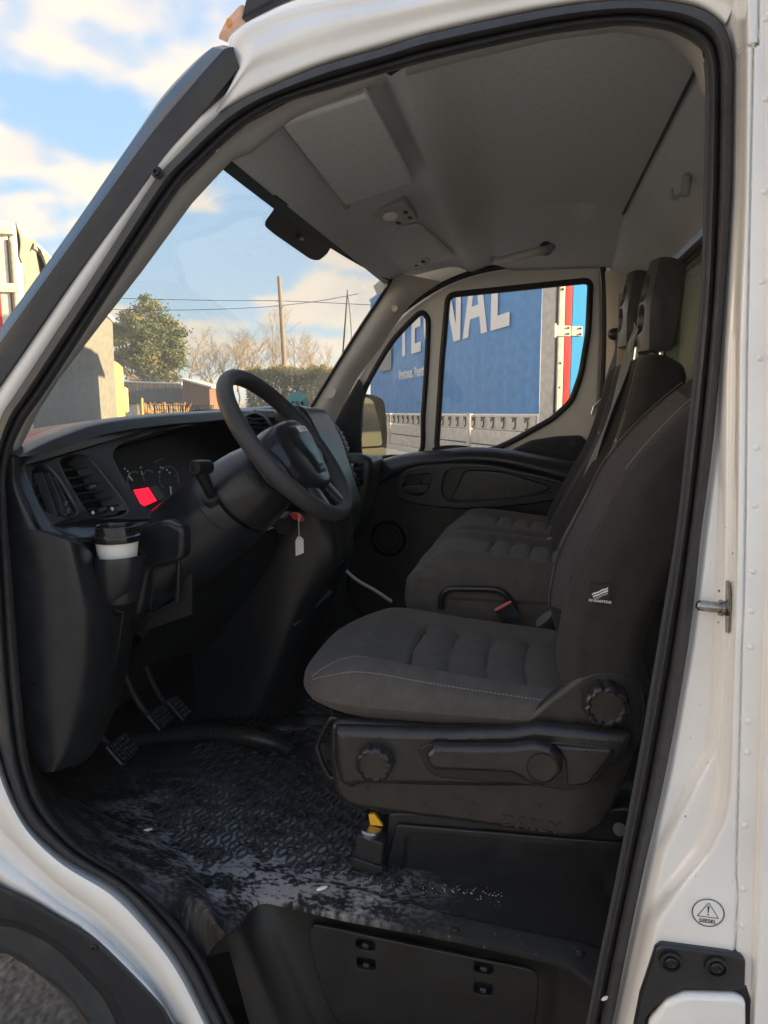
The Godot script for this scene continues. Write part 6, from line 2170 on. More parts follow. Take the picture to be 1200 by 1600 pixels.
func buckle(called: String, label: String, q: Array, z: float) -> void:
	var t := thing(called, label, "buckle", at(q[4], q[5], z), "seat belt buckles")
	var b := MB.new()
	b.plate(rnd(pts(q), 2), func(p: Vector2, d: float) -> Vector3: return at(p.x, p.y, z) - Vector3(0, 0, d), 0.02, 0.003, [], 1.5)
	obj("housing", b, M.plastic, t)
	b = MB.new()
	var a := at(q[0], q[1], z + 0.002)
	var c := at(q[2], q[3], z + 0.002)
	b.tube([a, a.lerp(c, 0.1), a.lerp(c, 0.9), c], 0.0042, 8, false, [0.6, 1, 1, 0.6])
	obj("release_button", b, M.buckle_red, t)

func belt(called: String, label: String, p: Array, w: float, m: Material, tongue: Array) -> void:
	var q := []
	for e in p: q.push_back(at(e[0], e[1], e[2]))
	q = cr(q, 5)
	var t := thing(called, label, "seat belt", q[-1], "seat belts")
	var rows := []
	for i in q.size():
		var tn: Vector3 = (q[mini(i + 1, q.size() - 1)] - q[maxi(i - 1, 0)]).normalized()
		var s := (Vector3(0.25, 0, 1) - tn * tn.dot(Vector3(0.25, 0, 1))).normalized()
		s = s.rotated(tn, 0.25 * sin(i * 0.4))
		rows.push_back([q[i] - s * w * 0.5, q[i] - s * w * 0.2 + Vector3(-0.001, 0, 0), q[i] + s * w * 0.2 + Vector3(-0.001, 0, 0), q[i] + s * w * 0.5])
	var b := MB.new()
	b.slab(rows, Vector3(0.0015, 0, 0.0002))
	obj("webbing", b, m, t, 50)
	if tongue.size():
		b = MB.new()
		b.plate(rnd(pts([938, 623, 945, 622, 941, 630, 931, 638, 927, 650, 923, 648, 927, 634]), 1.5), func(g: Vector2, d: float) -> Vector3: return at(g.x, g.y, tongue[2]) - Vector3(0, 0, d), 0.004, 0.001, [], 0.8)
		obj("tongue", b, M.chrome, t)
	if m == M.belt:
		b = MB.new()
		b.blob(Transform3D(Basis(), at(963, 522, -1.71)), Vector3(0.03, 0.022, 0.02), 2.4, 10)
		obj("upper_guide", b, M.plastic, t)
	elif p.size() > 4:
		b = MB.new()
		b.plate(rnd(pts([983, 534, 992, 522, 997, 512, 999, 514, 992, 534, 990, 545, 983, 552]), 2), func(g: Vector2, d: float) -> Vector3: return at(g.x, g.y, -1.085) - Vector3(0, 0, d), 0.02, 0.003, [], 1.5)
		obj("guide_loop", b, M.trim_grey, t)

# ---- the yard ----
const ALONG := Vector3(-0.4147, -0.016, -0.9098)   # how the trailers are parked: their fronts point this way
const SIDE := Vector3(-0.91, 0.0, 0.4148)
func build_ground() -> void:
	var b := MB.new()
	b.grid([[Vector3(-300, 0, -300), Vector3(300, 0, -300)], [Vector3(-300, 0, 200), Vector3(300, 0, 200)]])
	var g := mk("gravel", Color(0.36, 0.36, 0.36), 0.95, {"albedo_texture": ntex(0.06, 6, 1024, [0.55, 1.0]), "heightmap_enabled": true, "heightmap_texture": ntex(0.2, 3, 512), "heightmap_scale": 1.0})
	g.uv1_triplanar = true
	g.uv1_scale = Vector3.ONE * 0.35
	tag(obj("ground", b, g, self, 0), "", "", "", "structure")

func trailer_base(nm: String, label: String, K: Vector3, flip: float, length: float) -> Node3D:
	# chassis, wheels and roof of a semi-trailer whose rear corner on the seen side stands at K; FLIP says to which side its body lies
	var t := thing(nm, label, "trailer", Vector3(K.x, 0, K.z), "semi-trailers parked in the yard")
	var across := -SIDE * flip
	var q := Basis(-ALONG.normalized(), Vector3.UP, -ALONG.normalized().cross(Vector3.UP)).orthonormalized()
	var b := MB.new()
	var mid := Vector3(K.x, 0, K.z) + ALONG * length * 0.5 + across * 1.25
	b.box(mid + Vector3(0, 1.05, 0), Vector3(length - 0.1, 0.3, 2.3), 0.02, q)
	b.box(mid + Vector3(0, 0.8, 0), Vector3(length * 0.9, 0.3, 1.0), 0.02, q)
	obj("chassis", b, M.scuffed, t)
	for i in 3:
		for s in [0.28, 2.2]:
			b = MB.new()
			var c: Vector3 = Vector3(K.x, 0.5, K.z) + ALONG * (1.6 + i * 1.3) + across * s
			var w := Basis(Quaternion(Vector3.UP, across))
			b.lathe([V(0.28, -0.15), V(0.47, -0.16), V(0.5, -0.12), V(0.5, 0.12), V(0.47, 0.16), V(0.28, 0.15)], Transform3D(w, c), 32)
			b.lathe([V(0.29, -0.10), V(0.12, -0.02), V(0.12, -0.12), V(0.05, -0.14)], Transform3D(w, c), 24)
			obj("wheel", b, M.black, t, 40)
	b = MB.new()
	b.box(mid + Vector3(0, 3.97, 0), Vector3(length, 0.06, 2.46), 0.01, q)
	obj("roof", b, M.trailer_white, t)
	return t

func build_trailers() -> void:
	var streak := ntex(0.02, 5, 512, [0.78, 1.0], FastNoiseLite.TYPE_SIMPLEX_SMOOTH, 44)
	mk("tarp_blue", Color(0.03, 0.29, 0.76), 0.5, {"albedo_texture": streak})
	tri_scale(M.tarp_blue, 0.6)
	mk("door_blue", Color(0.02, 0.33, 0.72), 0.4)
	mk("trailer_white", Color(0.74, 0.71, 0.65), 0.6, {"albedo_texture": streak})
	tri_scale(M.trailer_white, 0.8)
	mk("trailer_red", Color(0.62, 0.02, 0.025), 0.45)
	mk("tarp_pale", Color(0.25, 0.26, 0.235), 0.75, {"albedo_texture": streak})
	tri_scale(M.tarp_pale, 0.4)
	mk("cab_yellow", Color(0.60, 0.45, 0.17), 0.4)
	var q := Basis(-ALONG.normalized(), Vector3.UP, -ALONG.normalized().cross(Vector3.UP)).orthonormalized()
	# the blue curtain-sided trailer beyond the far door
	var K := at(862, 647, -6.9)
	var t := trailer_base("blue_trailer", "blue curtain-sided trailer with white lettering beyond the far door window", K, 1.0, 9.2)
	var across := -SIDE
	var sp := func(u: float, y: float, out := 0.0) -> Vector3: return Vector3(K.x, y, K.z) + ALONG * u + SIDE * out
	var b := MB.new()
	var rows := []
	for i in 33:
		var row := []
		for j in 121:
			var u := lerpf(0.32, 9.0, j / 120.0)
			var v := i / 32.0
			var pl := 0.008 * sin(u * 3.1 + 1.5 * v) * sin(PI * v) + 0.008 * exp(-pow((u - 2.2 - 0.5 * v) / 0.10, 2)) * sin(PI * v) + 0.006 * sin(u * 17.0) * (1.0 - v)
			row.push_back(sp.call(u, lerpf(K.y, 3.95, v), pl))
		rows.push_back(row)
	b.grid(rows)
	obj("curtain", b, M.tarp_blue, t, 60)
	b = MB.new()
	b.box(sp.call(0.16, (K.y + 3.97 - 0.6) * 0.5 + 0.3, -0.05), Vector3(0.30, 3.97 - K.y + 0.65, 0.12), 0.015, q)
	obj("corner_post", b, M.trailer_white, t)
	b = MB.new()
	b.box(sp.call(0.0, 2.5, -0.02), Vector3(0.015, 3.0, 0.02), 0.0, q)
	obj("post_gap", b, M.black, t)
	for e in [[0.03, 0.095, "door_edge", "trailer_white"], [0.10, 0.175, "red_stripe", "trailer_red"], [0.18, 2.45, "rear_door", "door_blue"]]:
		b = MB.new()
		b.box(sp.call(0.0, 2.5, 0.0) + across * ((e[0] + e[1]) * 0.5), Vector3(0.06, 3.0, e[1] - e[0]), 0.004, q)
		obj(e[2], b, M[e[3]], t)
	for y in [2.33, 3.5, 1.2]:
		b = MB.new()
		b.box(sp.call(-0.04, y, 0.01) + across * 0.06, Vector3(0.02, 0.11, 0.22), 0.004, q)
		b.box(sp.call(-0.04, y, 0.01) + across * 0.24, Vector3(0.02, 0.10, 0.13), 0.004, q)
		b.tube([sp.call(-0.05, y - 0.07, 0.03), sp.call(-0.05, y + 0.07, 0.03)], 0.022, 10)
		var h := obj("hinge", b, M.trailer_white, t)
		for s in [0.13, 0.27]:
			for v in [-0.03, 0.03]:
				b = MB.new()
				b.blob(Transform3D(Basis(), sp.call(-0.055, y + v, 0.0) + across * s), Vector3.ONE * 0.011, 2.0, 6)
				obj("bolt", b, M.black, h)
	for y in [1.75, 2.0, 2.75, 3.0]:
		b = MB.new()
		b.blob(Transform3D(Basis(), sp.call(-0.035, y, 0.0) + across * 0.06), Vector3.ONE * 0.013, 2.0, 6)
		obj("door_bolt", b, M.black, t)
	# drop sides with rope hooks and posts
	var posts := [0.36, 2.55, 4.9, 7.2, 9.0]
	for i in 4:
		b = MB.new()
		var u0: float = posts[i] + 0.06
		var u1: float = posts[i + 1] - 0.06
		for k in 3:
			b.box(sp.call((u0 + u1) * 0.5, K.y - 0.11 - k * 0.2, -0.02), Vector3(u1 - u0, 0.185, 0.03), 0.008, q)
		obj("drop_side", b, M.trailer_white, t)
		b = MB.new()
		b.box(sp.call(posts[i + 1], K.y - 0.30, -0.01), Vector3(0.10, 0.62, 0.06), 0.01, q)
		obj("side_post", b, M.trailer_white, t)
	b = MB.new()
	b.box(sp.call(4.6, K.y - 0.66, -0.02), Vector3(9.0, 0.10, 0.10), 0.01, q)
	obj("side_rail", b, M.trailer_white, t)
	for i in 24:
		b = MB.new()
		var u := 0.62 + i * 0.345
		var p := []
		for k in 9:
			var a := PI * 1.5 * k / 8.0 + 0.4
			p.push_back(sp.call(u + cos(a) * 0.045, K.y - 0.12 + sin(a) * 0.06, 0.012))
		b.tube(p, 0.009, 6)
		b.box(sp.call(u, K.y - 0.05, 0.01), Vector3(0.13, 0.014, 0.02), 0.003, q)
		obj("rope_hook", b, M.scuffed, t)
	for e in [["TECNAL", 623, 559, 796, 497, 0.95], ["Ventanas. Puertas", 623, 594, 668, 581, 0.17]]:
		var pl := Plane(SIDE, K + SIDE * 0.016)
		var p0 := ap(e[1], e[2], pl)
		var p1 := ap(e[3], e[4], pl)
		p1.y = p0.y
		var tm := words(e[0], e[5], 0.004, 800)
		tm.horizontal_alignment = HORIZONTAL_ALIGNMENT_LEFT
		tm.vertical_alignment = VERTICAL_ALIGNMENT_BOTTOM
		var w := tm.get_aabb().size.x
		var lo := tm.get_aabb().position
		var o := put("lettering", tm, M.white_print, t)
		var k := p0.distance_to(p1) / maxf(w, 0.01)
		var bs := Basis(-ALONG.normalized(), Vector3.UP, SIDE)
		o.transform = Transform3D(bs * Basis.from_scale(Vector3(k, 1, 1)), p0 - origin_of(t) - bs.y * lo.y - bs.x * lo.x * k)
	b = MB.new()
	var lp := Plane(SIDE, K + SIDE * 0.028)
	b.plate(pts([594, 546, 611, 538, 611, 577, 594, 582]), func(g: Vector2, d: float) -> Vector3: return ap(g.x, g.y, lp) - SIDE * d, 0.01)
	obj("logo_panel", b, M.grey_print, t)
	# the pale trailer standing ahead on the left, with its lorry
	var K2 := ay(20, 345, 4.0)
	t = trailer_base("pale_trailer", "pale curtain trailer with red edged rear door ahead on the left", K2, -1.0, 10.3)
	var s2 := func(u: float, y: float, out := 0.0) -> Vector3: return Vector3(K2.x, y, K2.z) + ALONG * u - SIDE * out
	b = MB.new()
	rows = []
	for i in 25:
		var row := []
		for j in 141:
			var u := lerpf(0.30, 10.2, j / 140.0)
			var v := i / 24.0
			row.push_back(s2.call(u, lerpf(1.15, 3.85, v), 0.02 * sin(u * 2.3 + v) * sin(PI * v) + 0.02 * exp(-pow(fposmod(u, 2.4) - 1.2, 2) / 0.004)))
		rows.push_back(row)
	b.grid(rows)
	obj("curtain", b, M.tarp_pale, t, 60)
	b = MB.new()
	b.box(s2.call(0.14, 2.5, -0.03), Vector3(0.26, 2.95, 0.10), 0.02, q)
	obj("corner_post", b, M.trailer_white, t)
	b = MB.new()   # roof edge rail and the torn, folded tarpaulin at its rear end
	b.box(s2.call(5.2, 3.93, 0.01), Vector3(10.2, 0.12, 0.06), 0.01, q)
	b.box(s2.call(-0.02, 3.90, 0.0) + SIDE * 1.22, Vector3(0.10, 0.18, 2.46), 0.01, q)
	obj("roof_rail", b, M.trailer_white, t)
	b = MB.new()
	rows = []
	for i in 9:
		var row := []
		for j in 19:
			var u := lerpf(0.05, 2.2, j / 18.0)
			var v := i / 8.0
			var hang := 0.26 + 0.16 * sin(u * 4.0 + 1.0) + 0.10 * sin(u * 9.0)
			row.push_back(s2.call(u, 4.0 - v * hang, 0.03 + 0.05 * v + 0.04 * sin(u * 7.0 + v * 4.0) * v))
		rows.push_back(row)
	b.slab(rows, Vector3(-0.008, 0, 0.004))
	obj("torn_tarpaulin", b, M.tarp_pale, t, 40)
	for e in [[0.03, 0.16, "door_edge", "trailer_white"], [0.165, 2.4, "red_door", "trailer_red"]]:
		b = MB.new()
		b.box(s2.call(0.0, 2.45, -0.06) + SIDE * ((e[0] + e[1]) * 0.5), Vector3(0.06, 2.8, e[1] - e[0]), 0.004, q)
		obj(e[2], b, M[e[3]], t)
	b = MB.new()
	b.box(s2.call(-0.02, 2.4, -0.02) + SIDE * 0.06, Vector3(0.05, 2.7, 0.03), 0.004, q)
	obj("lock_bar", b, M.black, t)
	for y in [3.12, 2.2]:
		b = MB.new()
		b.box(s2.call(-0.05, y, -0.02) + SIDE * 0.12, Vector3(0.03, 0.12, 0.34), 0.006, q)
		obj("hinge", b, M.trailer_white, t)
	b = MB.new()
	for i in 46: b.box(s2.call(1.0 + i * 0.2, 0.88, 0.03), Vector3(0.03, 0.36, 0.02), 0.004, q)
	b.box(s2.call(5.6, 1.08, 0.03), Vector3(9.2, 0.05, 0.04), 0.006, q)
	obj("side_guard", b, M.trailer_white, t)
	var lorry := thing("lorry_cab", "yellow lorry cab with upright mirror in front of the pale trailer", "lorry", s2.call(11.8, 0.0, 0.0))
	b = MB.new()
	b.box(s2.call(11.7, 1.75, -1.25), Vector3(2.0, 2.4, 2.4), 0.15, q)
	obj("cab", b, M.cab_yellow, lorry)
	b = MB.new()
	var mw: Vector3 = ap(191, 625, Plane(ALONG.normalized(), s2.call(12.4, 0.0, 0.0)))
	b.box(mw, Vector3(0.14, 0.78, 0.36), 0.06, q)
	var mh := obj("mirror_housing", b, M.cab_yellow, lorry)
	b = MB.new()
	b.box(mw + Vector3(0, 0.10, 0) - ALONG * 0.075, Vector3(0.01, 0.46, 0.26), 0.0, q)
	b.box(mw + Vector3(0, -0.26, 0) - ALONG * 0.075, Vector3(0.01, 0.18, 0.26), 0.0, q)
	obj("mirror_glass", b, M.mirror, mh)
	b = MB.new()
	for y in [0.36, -0.36]: b.tube([mw + Vector3(0, y, 0), mw + Vector3(0, y, 0) + SIDE * 0.9], 0.02, 8)
	obj("mirror_arm", b, M.black, mh)
	# the yellow lorry that shows in the far wing mirror
	var yl := thing("yellow_lorry", "yellow lorry with a wide dark windscreen reflected in the far wing mirror", "lorry", Vector3(16.6, 0, -10.7))
	var yq := Basis(Vector3.UP, 0.42)
	b = MB.new()
	b.box(Vector3(16.6, 1.85, -10.7), Vector3(3.0, 2.9, 2.4), 0.12, yq)
	obj("cab", b, M.cab_yellow, yl)
	b = MB.new()
	b.box(Vector3(16.6, 1.55, -10.7) + yq * Vector3(-1.51, 0, 0), Vector3(0.03, 0.8, 2.0), 0.01, yq)
	obj("windscreen", b, M.gloss, yl)
	for s in [-1, 1]:
		b = MB.new()
		b.lathe([V(0.2, -0.15), V(0.45, -0.16), V(0.48, -0.1), V(0.48, 0.1), V(0.45, 0.16), V(0.2, 0.15)], Transform3D(yq * Basis(Vector3.RIGHT, PI / 2), Vector3(16.6, 0.48, -10.7) + yq * Vector3(-0.6, 0, s * 1.05)), 24)
		obj("wheel", b, M.black, yl)
	# one more trailer of the row, out of frame on the near side: it stands in the sun and its light falls on the open door side
	var K3 := Vector3(-5.6, 4.0, 3.6)
	t = trailer_base("white_trailer", "white box trailer standing in the sun beyond the left edge of the view", K3, -1.0, 9.0)
	b = MB.new()
	b.box(Vector3(K3.x, 2.5, K3.z) + ALONG * 4.5 + SIDE * 1.23 , Vector3(9.0, 2.9, 2.46), 0.03, q)
	obj("box_body", b, M.trailer_white, t)

func build_poles() -> void:
	var wood := mk("pole_wood", Color(0.30, 0.24, 0.17), 0.9, {"albedo_texture": ntex(0.05, 4, 512, [0.6, 1.0])})
	tri_scale(wood, 1.0)
	var t := thing("utility_pole", "tall weathered wooden utility pole carrying two wires ahead of the windscreen", "utility pole", at(448, 660, -45) * Vector3(1, 0, 1))
	var b := MB.new()
	b.tube([at(449, 665, -45), at(446, 600, -45), at(436, 432, -45)], 0.16, 12, false, [1.1, 1.0, 0.8])
	obj("shaft", b, wood, t)
	b = MB.new()
	for e in [[470, 0], [478, 0]]: b.tube([at(430, e[0], -45), at(443, e[0], -45)], 0.04, 8)
	obj("insulator", b, M.trim_grey, t)
	for e in [["upper", [[150, 465], [260, 468], [350, 469.5], [433, 470], [510, 473], [590, 477]]], ["lower", [[150, 483], [230, 484.5], [310, 484], [380, 481.5], [433, 478], [500, 470], [560, 459]]]]:
		var w := thing("overhead_wire", "%s of the two dark wires strung across the sky past the pole" % e[0], "wire", at(433, 470, -45), "overhead wires")
		b = MB.new()
		var p := []
		for c in e[1]: p.push_back(at(c[0], c[1], -45.1))
		b.tube(cr(p, 5), 0.022, 6)
		obj("strand", b, M.black, w)
	var l := thing("leaning_mast", "thin dark leaning mast with a stay wire near the blue trailer's front", "mast", at(536, 640, -35) * Vector3(1, 0, 1))
	b = MB.new()
	b.tube([at(533, 640, -35), at(536, 549, -35), at(543, 453, -35)], 0.045, 8, false, [1.2, 1, 0.7])
	obj("shaft", b, M.black, l)
	b = MB.new()
	b.tube(cr([at(543, 458, -35), at(547, 490, -35), at(549, 533, -35), at(546, 600, -35)], 4), 0.025, 6)
	obj("stay", b, M.black, l)

func leaf_cloud(nm: String, m: Material, places: Array, size: float, parent: Node) -> MeshInstance3D:
	# many small folded leaves in one mesh, each with its own tone
	var shape := [Vector3(-0.5, 0, 0), Vector3(0, 0.12, 0.32), Vector3(0.55, 0, 0), Vector3(0, 0.12, -0.32)]
	var vs := PackedVector3Array()
	var ns := PackedVector3Array()
	var cs := PackedColorArray()
	for e in places:
		var q := Basis.from_euler(Vector3(rng.randf() * TAU, rng.randf() * TAU, rng.randf() * TAU)).scaled(Vector3.ONE * size * rng.randf_range(0.6, 1.4))
		for f in 2:
			var n := (q * Vector3(0, -0.336, 0.126 if f == 0 else -0.126)).normalized()
			for k in ([0, 1, 2] if f == 0 else [0, 2, 3]):
				vs.push_back(e[0] + q * shape[k]); ns.push_back(n); cs.push_back(e[1])
	var a := []
	a.resize(Mesh.ARRAY_MAX)
	a[Mesh.ARRAY_VERTEX] = vs; a[Mesh.ARRAY_NORMAL] = ns; a[Mesh.ARRAY_COLOR] = cs
	var mesh := ArrayMesh.new()
	mesh.add_surface_from_arrays(Mesh.PRIMITIVE_TRIANGLES, a)
	var o := put(nm, mesh, m, parent)
	tag(o, "", "", "", "stuff")
	return o

func limb(b: MB, p: Vector3, d: Vector3, len: float, r: float, depth: int, tips: Array, spread := 0.5) -> void:
	var q := p + d * len * 0.5 + Vector3(rng.randfn(), rng.randfn(), rng.randfn()) * len * 0.05
	var e := p + d * len
	b.tube([p, q, e], r, 6 if depth > 2 else 4, false, [1.0, 0.85, 0.7])
	tips.push_back(e)
	if depth == 0: return
	for i in (3 if depth > 1 else 4):
		var a := (d + Vector3(rng.randfn(), rng.randfn() * 0.6 + 0.25, rng.randfn()) * spread).normalized()
		limb(b, p + d * len * rng.randf_range(0.45, 1.0), a, len * rng.randf_range(0.55, 0.8), r * 0.58, depth - 1, tips, spread)

func build_trees() -> void:
	var bark := mk("bark", Color(0.16, 0.12, 0.085), 0.95)
	var twig := mk("twig", Color(0.26, 0.20, 0.13), 0.95)
	var leaf := mk("leaf", Color(1, 1, 1), 0.8, {"vertex_color_use_as_albedo": true, "backlight_enabled": true, "backlight": Color(0.35, 0.35, 0.3)})
	var foot := at(232, 660, -52) * Vector3(1, 0, 1)
	var t := thing("oak_tree", "dense round tree with olive and gold leaves behind the tiled roof", "tree", foot)
	var b := MB.new()
	var tips := []
	limb(b, foot, Vector3.UP, 3.2, 0.28, 4, tips, 0.7)
	obj("trunk", b, bark, t)
	var places := []
	var clumps := []
	var c := at(229, 536, -52)
	for i in 150:
		var v := Vector3(rng.randfn(), rng.randfn(), rng.randfn()).normalized() * pow(rng.randf(), 0.4)
		clumps.push_back([c + v * Vector3(2.75, 3.7, 2.6) + Vector3(0, -0.3, 0), rng.randf_range(0.35, 0.8), rng.randf()])
	for k in clumps:
		var tone := Color(0.085, 0.115, 0.04).lerp(Color(0.24, 0.20, 0.075), ss(0.35, 1.0, k[2]))
		for i in 240:
			var p: Vector3 = k[0] + Vector3(rng.randfn(), rng.randfn() * 0.7, rng.randfn()) * k[1] * 0.55
			places.push_back([p, tone * rng.randf_range(0.75, 1.25)])
	leaf_cloud("crown", leaf, places, 0.20, t)
	var bare := [[300, 640, -60, 7.6, 0.20], [335, 640, -62, 8.4, 0.18], [372, 640, -66, 8.6, 0.18], [408, 640, -58, 7.6, 0.17], [428, 640, -70, 10.6, 0.17], [462, 640, -64, 8.0, 0.16], [500, 640, -66, 7.2, 0.15], [520, 640, -72, 7.0, 0.15], [318, 640, -68, 7.8, 0.16], [354, 640, -70, 8.6, 0.16], [392, 640, -68, 8.8, 0.16], [446, 640, -72, 8.6, 0.15], [483, 640, -69, 7.8, 0.15]]
	var lab := ["spreading bare tree just right of the leafy round tree", "bare twiggy tree second from the leafy round tree", "slim bare tree above the brick gable", "bare tree left of the wooden pole behind the wheel rim", "tallest bare poplar close behind the wooden pole", "bare twiggy tree right of the wooden pole over the hedge", "low bare tree over the middle of the hedge", "small bare tree at the right end of the hedge", "thin bare tree between the first two right of the leafy round tree", "thin bare tree rising behind the brick outhouse roof", "thin bare tree left of the tallest poplar over the hedge end", "slender bare tree just right of the wooden pole", "slender bare tree between the pole and the leaning mast"]
	for i in bare.size():
		var e: Array = bare[i]
		var f := at(e[0], e[1], e[2]) * Vector3(1, 0, 1)
		var tr := thing("bare_tree", lab[i], "tree", f, "bare winter trees on the skyline")
		b = MB.new()
		tips = []
		var slim: bool = i >= 2 and i != 3
		limb(b, f, (Vector3.UP + Vector3(rng.randfn(), 0, rng.randfn()) * 0.05).normalized(), e[3] * 0.42, e[4] * 0.62, 5, tips, 0.34 if slim else 0.55)
		obj("trunk", b, twig, tr, 0)
		places = []
		for p in tips:
			places.push_back([p + Vector3(rng.randfn(), rng.randfn(), rng.randfn()) * 0.2, Color(0.24, 0.18, 0.08) * rng.randf_range(0.6, 1.2)])
		if i != 4: leaf_cloud("last_leaves", leaf, places, 0.06, tr)
	# hedge
	var h := thing("hedge", "clipped green hedge with sunlit yellow top behind the wooden pole", "hedge", at(455, 650, -42) * Vector3(1, 0, 1))
	places = []
	for i in 26000:
		var px := rng.randf_range(385, 530)
		var top := 577.0 + 3.0 * sin(px * 0.11) + 2.0 * sin(px * 0.37) + 6.0 * ss(400, 385, px)
		var v := pow(rng.randf(), 1.3)
		var p := at(px, top, -42.0 - rng.randf() * 1.6)
		var y := p.y * (1.0 - v) + 0.05
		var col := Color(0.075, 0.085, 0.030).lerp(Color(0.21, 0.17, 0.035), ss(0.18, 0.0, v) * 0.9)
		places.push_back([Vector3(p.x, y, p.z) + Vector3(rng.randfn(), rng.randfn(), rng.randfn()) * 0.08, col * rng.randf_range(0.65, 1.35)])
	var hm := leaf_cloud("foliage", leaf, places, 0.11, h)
	# dry reeds and scrub before the shed
	var straw := mk("straw", Color(0.52, 0.34, 0.12), 0.9)
	var r := MB.new()
	for i in 420:
		var px := 219.0 + 68.0 * rng.randf()
		if i > 330: px = rng.randf_range(160, 320)
		var g := at(px, 668, -24.0 - rng.randf() * 2.0)
		var hgt := rng.randf_range(0.5, 1.55) * (0.55 if i > 330 else 1.0)
		var bend := Vector3(rng.randfn() * 0.18, 0, rng.randfn() * 0.1) * hgt
		r.tube([Vector3(g.x, 0, g.z), Vector3(g.x, hgt * 0.6, g.z) + bend * 0.4, Vector3(g.x, hgt, g.z) + bend], rng.randf_range(0.012, 0.035), 4, false, [1, 0.9, 0.3])
	tag(obj("reeds", r, straw, self, 0), "dry golden reeds standing in front of the tiled shed", "reeds", "", "stuff")
	places = []
	for i in 5000:
		var px := rng.randf_range(120, 340)
		var g := at(px, 668, -23.0 - rng.randf() * 4.0)
		places.push_back([Vector3(g.x, absf(rng.randfn()) * 0.38, g.z), Color(0.30, 0.21, 0.06).lerp(Color(0.10, 0.10, 0.03), rng.randf()) * rng.randf_range(0.6, 1.2)])
	var gr := leaf_cloud("scrub", leaf, places, 0.12, self)
	tag(gr, "low yellow scrub at the foot of the reeds", "scrub", "", "stuff")
	var wp := thing("fence_post", "single pale wooden post standing at the left of the dry reeds", "post", at(222, 668, -23.5) * Vector3(1, 0, 1))
	b = MB.new()
	b.tube([at(222, 668, -23.5) * Vector3(1, 0, 1), at(221.5, 622, -23.5)], 0.05, 8)
	obj("shaft", b, straw, wp)

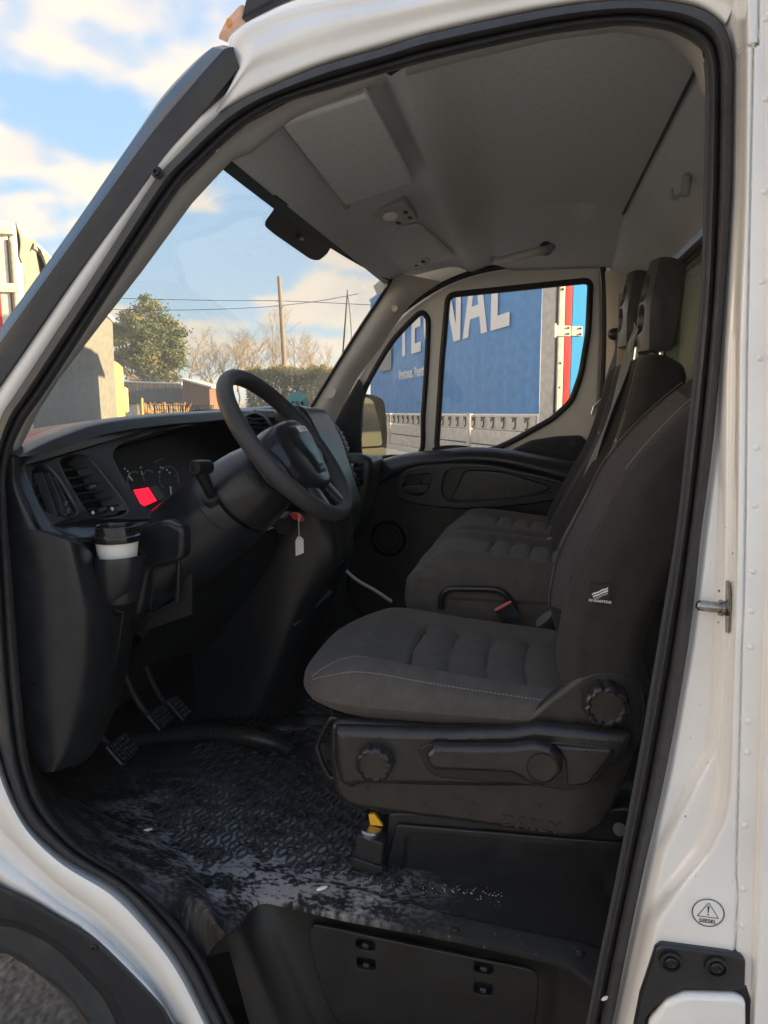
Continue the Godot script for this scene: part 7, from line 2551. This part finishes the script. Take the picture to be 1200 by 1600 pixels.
func build_shed() -> void:
	var brick := mk("brickwork", Color(0.30, 0.17, 0.12), 0.9, {"albedo_texture": ntex(0.06, 4, 512, [0.6, 1.0])})
	tri_scale(brick, 0.8)
	var tile := mk("roof_tile", Color(0.14, 0.125, 0.115), 0.85, {"albedo_texture": ntex(0.09, 4, 512, [0.55, 1.0])})
	tri_scale(tile, 0.6)
	var t := thing("tiled_shed", "low shed with dark ribbed tile roof and brick end wall", "shed", at(230, 660, -38) * Vector3(1, 0, 1))
	var a := at(150, 596, -40)
	var c := at(284, 601, -40)
	var e := at(150, 631, -38)
	var g := at(284, 630, -38)
	# rows of half-round tiles from ridge to eaves
	var b := MB.new()
	var n := 64
	for i in n:
		var t0 := i / float(n)
		var p := a.lerp(c, t0 + 0.5 / n)
		var q := e.lerp(g, t0 + 0.5 / n)
		b.tube([p, p.lerp(q, 0.5) + Vector3(0, rng.randf() * 0.02, 0), q], 0.045, 8)
	b.quad(a, c, g, e)
	obj("roof", b, tile, t, 50)
	b = MB.new()
	b.tube([a + Vector3(0, 0.03, 0), c + Vector3(0, 0.03, 0)], 0.07, 8)
	obj("ridge", b, M.trim_light, t)
	b = MB.new()
	var w0 := e + Vector3(0, -0.05, -0.15)
	var w1 := g + Vector3(0, -0.05, -0.15)
	b.slab([[w0, w1], [w0 * Vector3(1, 0, 1), w1 * Vector3(1, 0, 1)]], Vector3(0, 0, -0.2))
	b.slab([[a + Vector3(0, -0.05, -0.3), c + Vector3(0, -0.05, -0.3)], [a * Vector3(1, 0, 1) + Vector3(0, 0, -0.3), c * Vector3(1, 0, 1) + Vector3(0, 0, -0.3)]], Vector3(0, 0, -0.2))
	obj("wall", b, M.trailer_white, t)
	var h := thing("brick_outhouse", "brick outhouse with a pale sloping roof edge right of the shed", "outhouse", at(305, 660, -36) * Vector3(1, 0, 1))
	b = MB.new()
	var o := [at(285, 592, -36.5), at(327, 604, -36.5)]
	b.slab([[o[0], o[1]], [o[0] * Vector3(1, 0, 1), o[1] * Vector3(1, 0, 1)]], Vector3(-0.5, 0, -3.0))
	obj("wall", b, brick, h)
	b = MB.new()
	b.slab([[o[0] + Vector3(-0.15, 0.06, 0.15), o[1] + Vector3(0.2, 0.0, 0.15)], [o[0] + Vector3(-0.15, -0.03, 0.15), o[1] + Vector3(0.2, -0.09, 0.15)]], Vector3(-0.5, 0, -3.3))
	obj("roof", b, M.trailer_white, h)
	b = MB.new()
	for i in 26:
		var x := i / 25.0
		var p := at(243, 668, -22).lerp(at(335, 668, -22), x) * Vector3(1, 0, 1)
		b.tube([p, p + Vector3(0, 1.45, 0)], 0.012 if i % 6 else 0.03, 5)
	for k in 9:
		var y := 0.2 + k * 0.155
		b.tube([at(243, 668, -22) * Vector3(1, 0, 1) + Vector3(0, y, 0), at(335, 668, -22) * Vector3(1, 0, 1) + Vector3(0, y, 0)], 0.008, 4)
	var fn := thing("wire_fence", "dark wire mesh fence below the brick outhouse", "fence", at(290, 668, -22) * Vector3(1, 0, 1))
	obj("mesh_panel", b, M.black, fn, 60)

func _ready() -> void:
	rng.seed = 20
	aim()
	sky_and_light()
	materials()
	build_ground()
	build_van()
	build_cab()
	sun_visor(pts([438, 196, 540, 324, 648, 288, 572, 150]), 2.080, "driver's grey sun visor folded up against the roof front")
	sun_visor(pts([552, 372, 612, 434, 712, 402, 655, 352]), 2.090, "passenger's grey sun visor folded up beyond the roof lamp")
	build_mat()
	pedal(at(191, 1170, -0.36), 0.075, 0.060, 0.75, "ribbed black clutch pedal nearest the door", 4)
	pedal(at(250, 1121, -0.52), 0.070, 0.055, 0.75, "ribbed black brake pedal in the middle of the three", 4)
	pedal(at(279, 1106, -0.66), 0.045, 0.075, 0.75, "smallest ribbed black pedal farthest from the door", 5)
	build_dash()
	build_wheel()
	build_far_door()
	build_seats()
	build_trailers()
	build_poles()
	build_trees()
	build_shed()
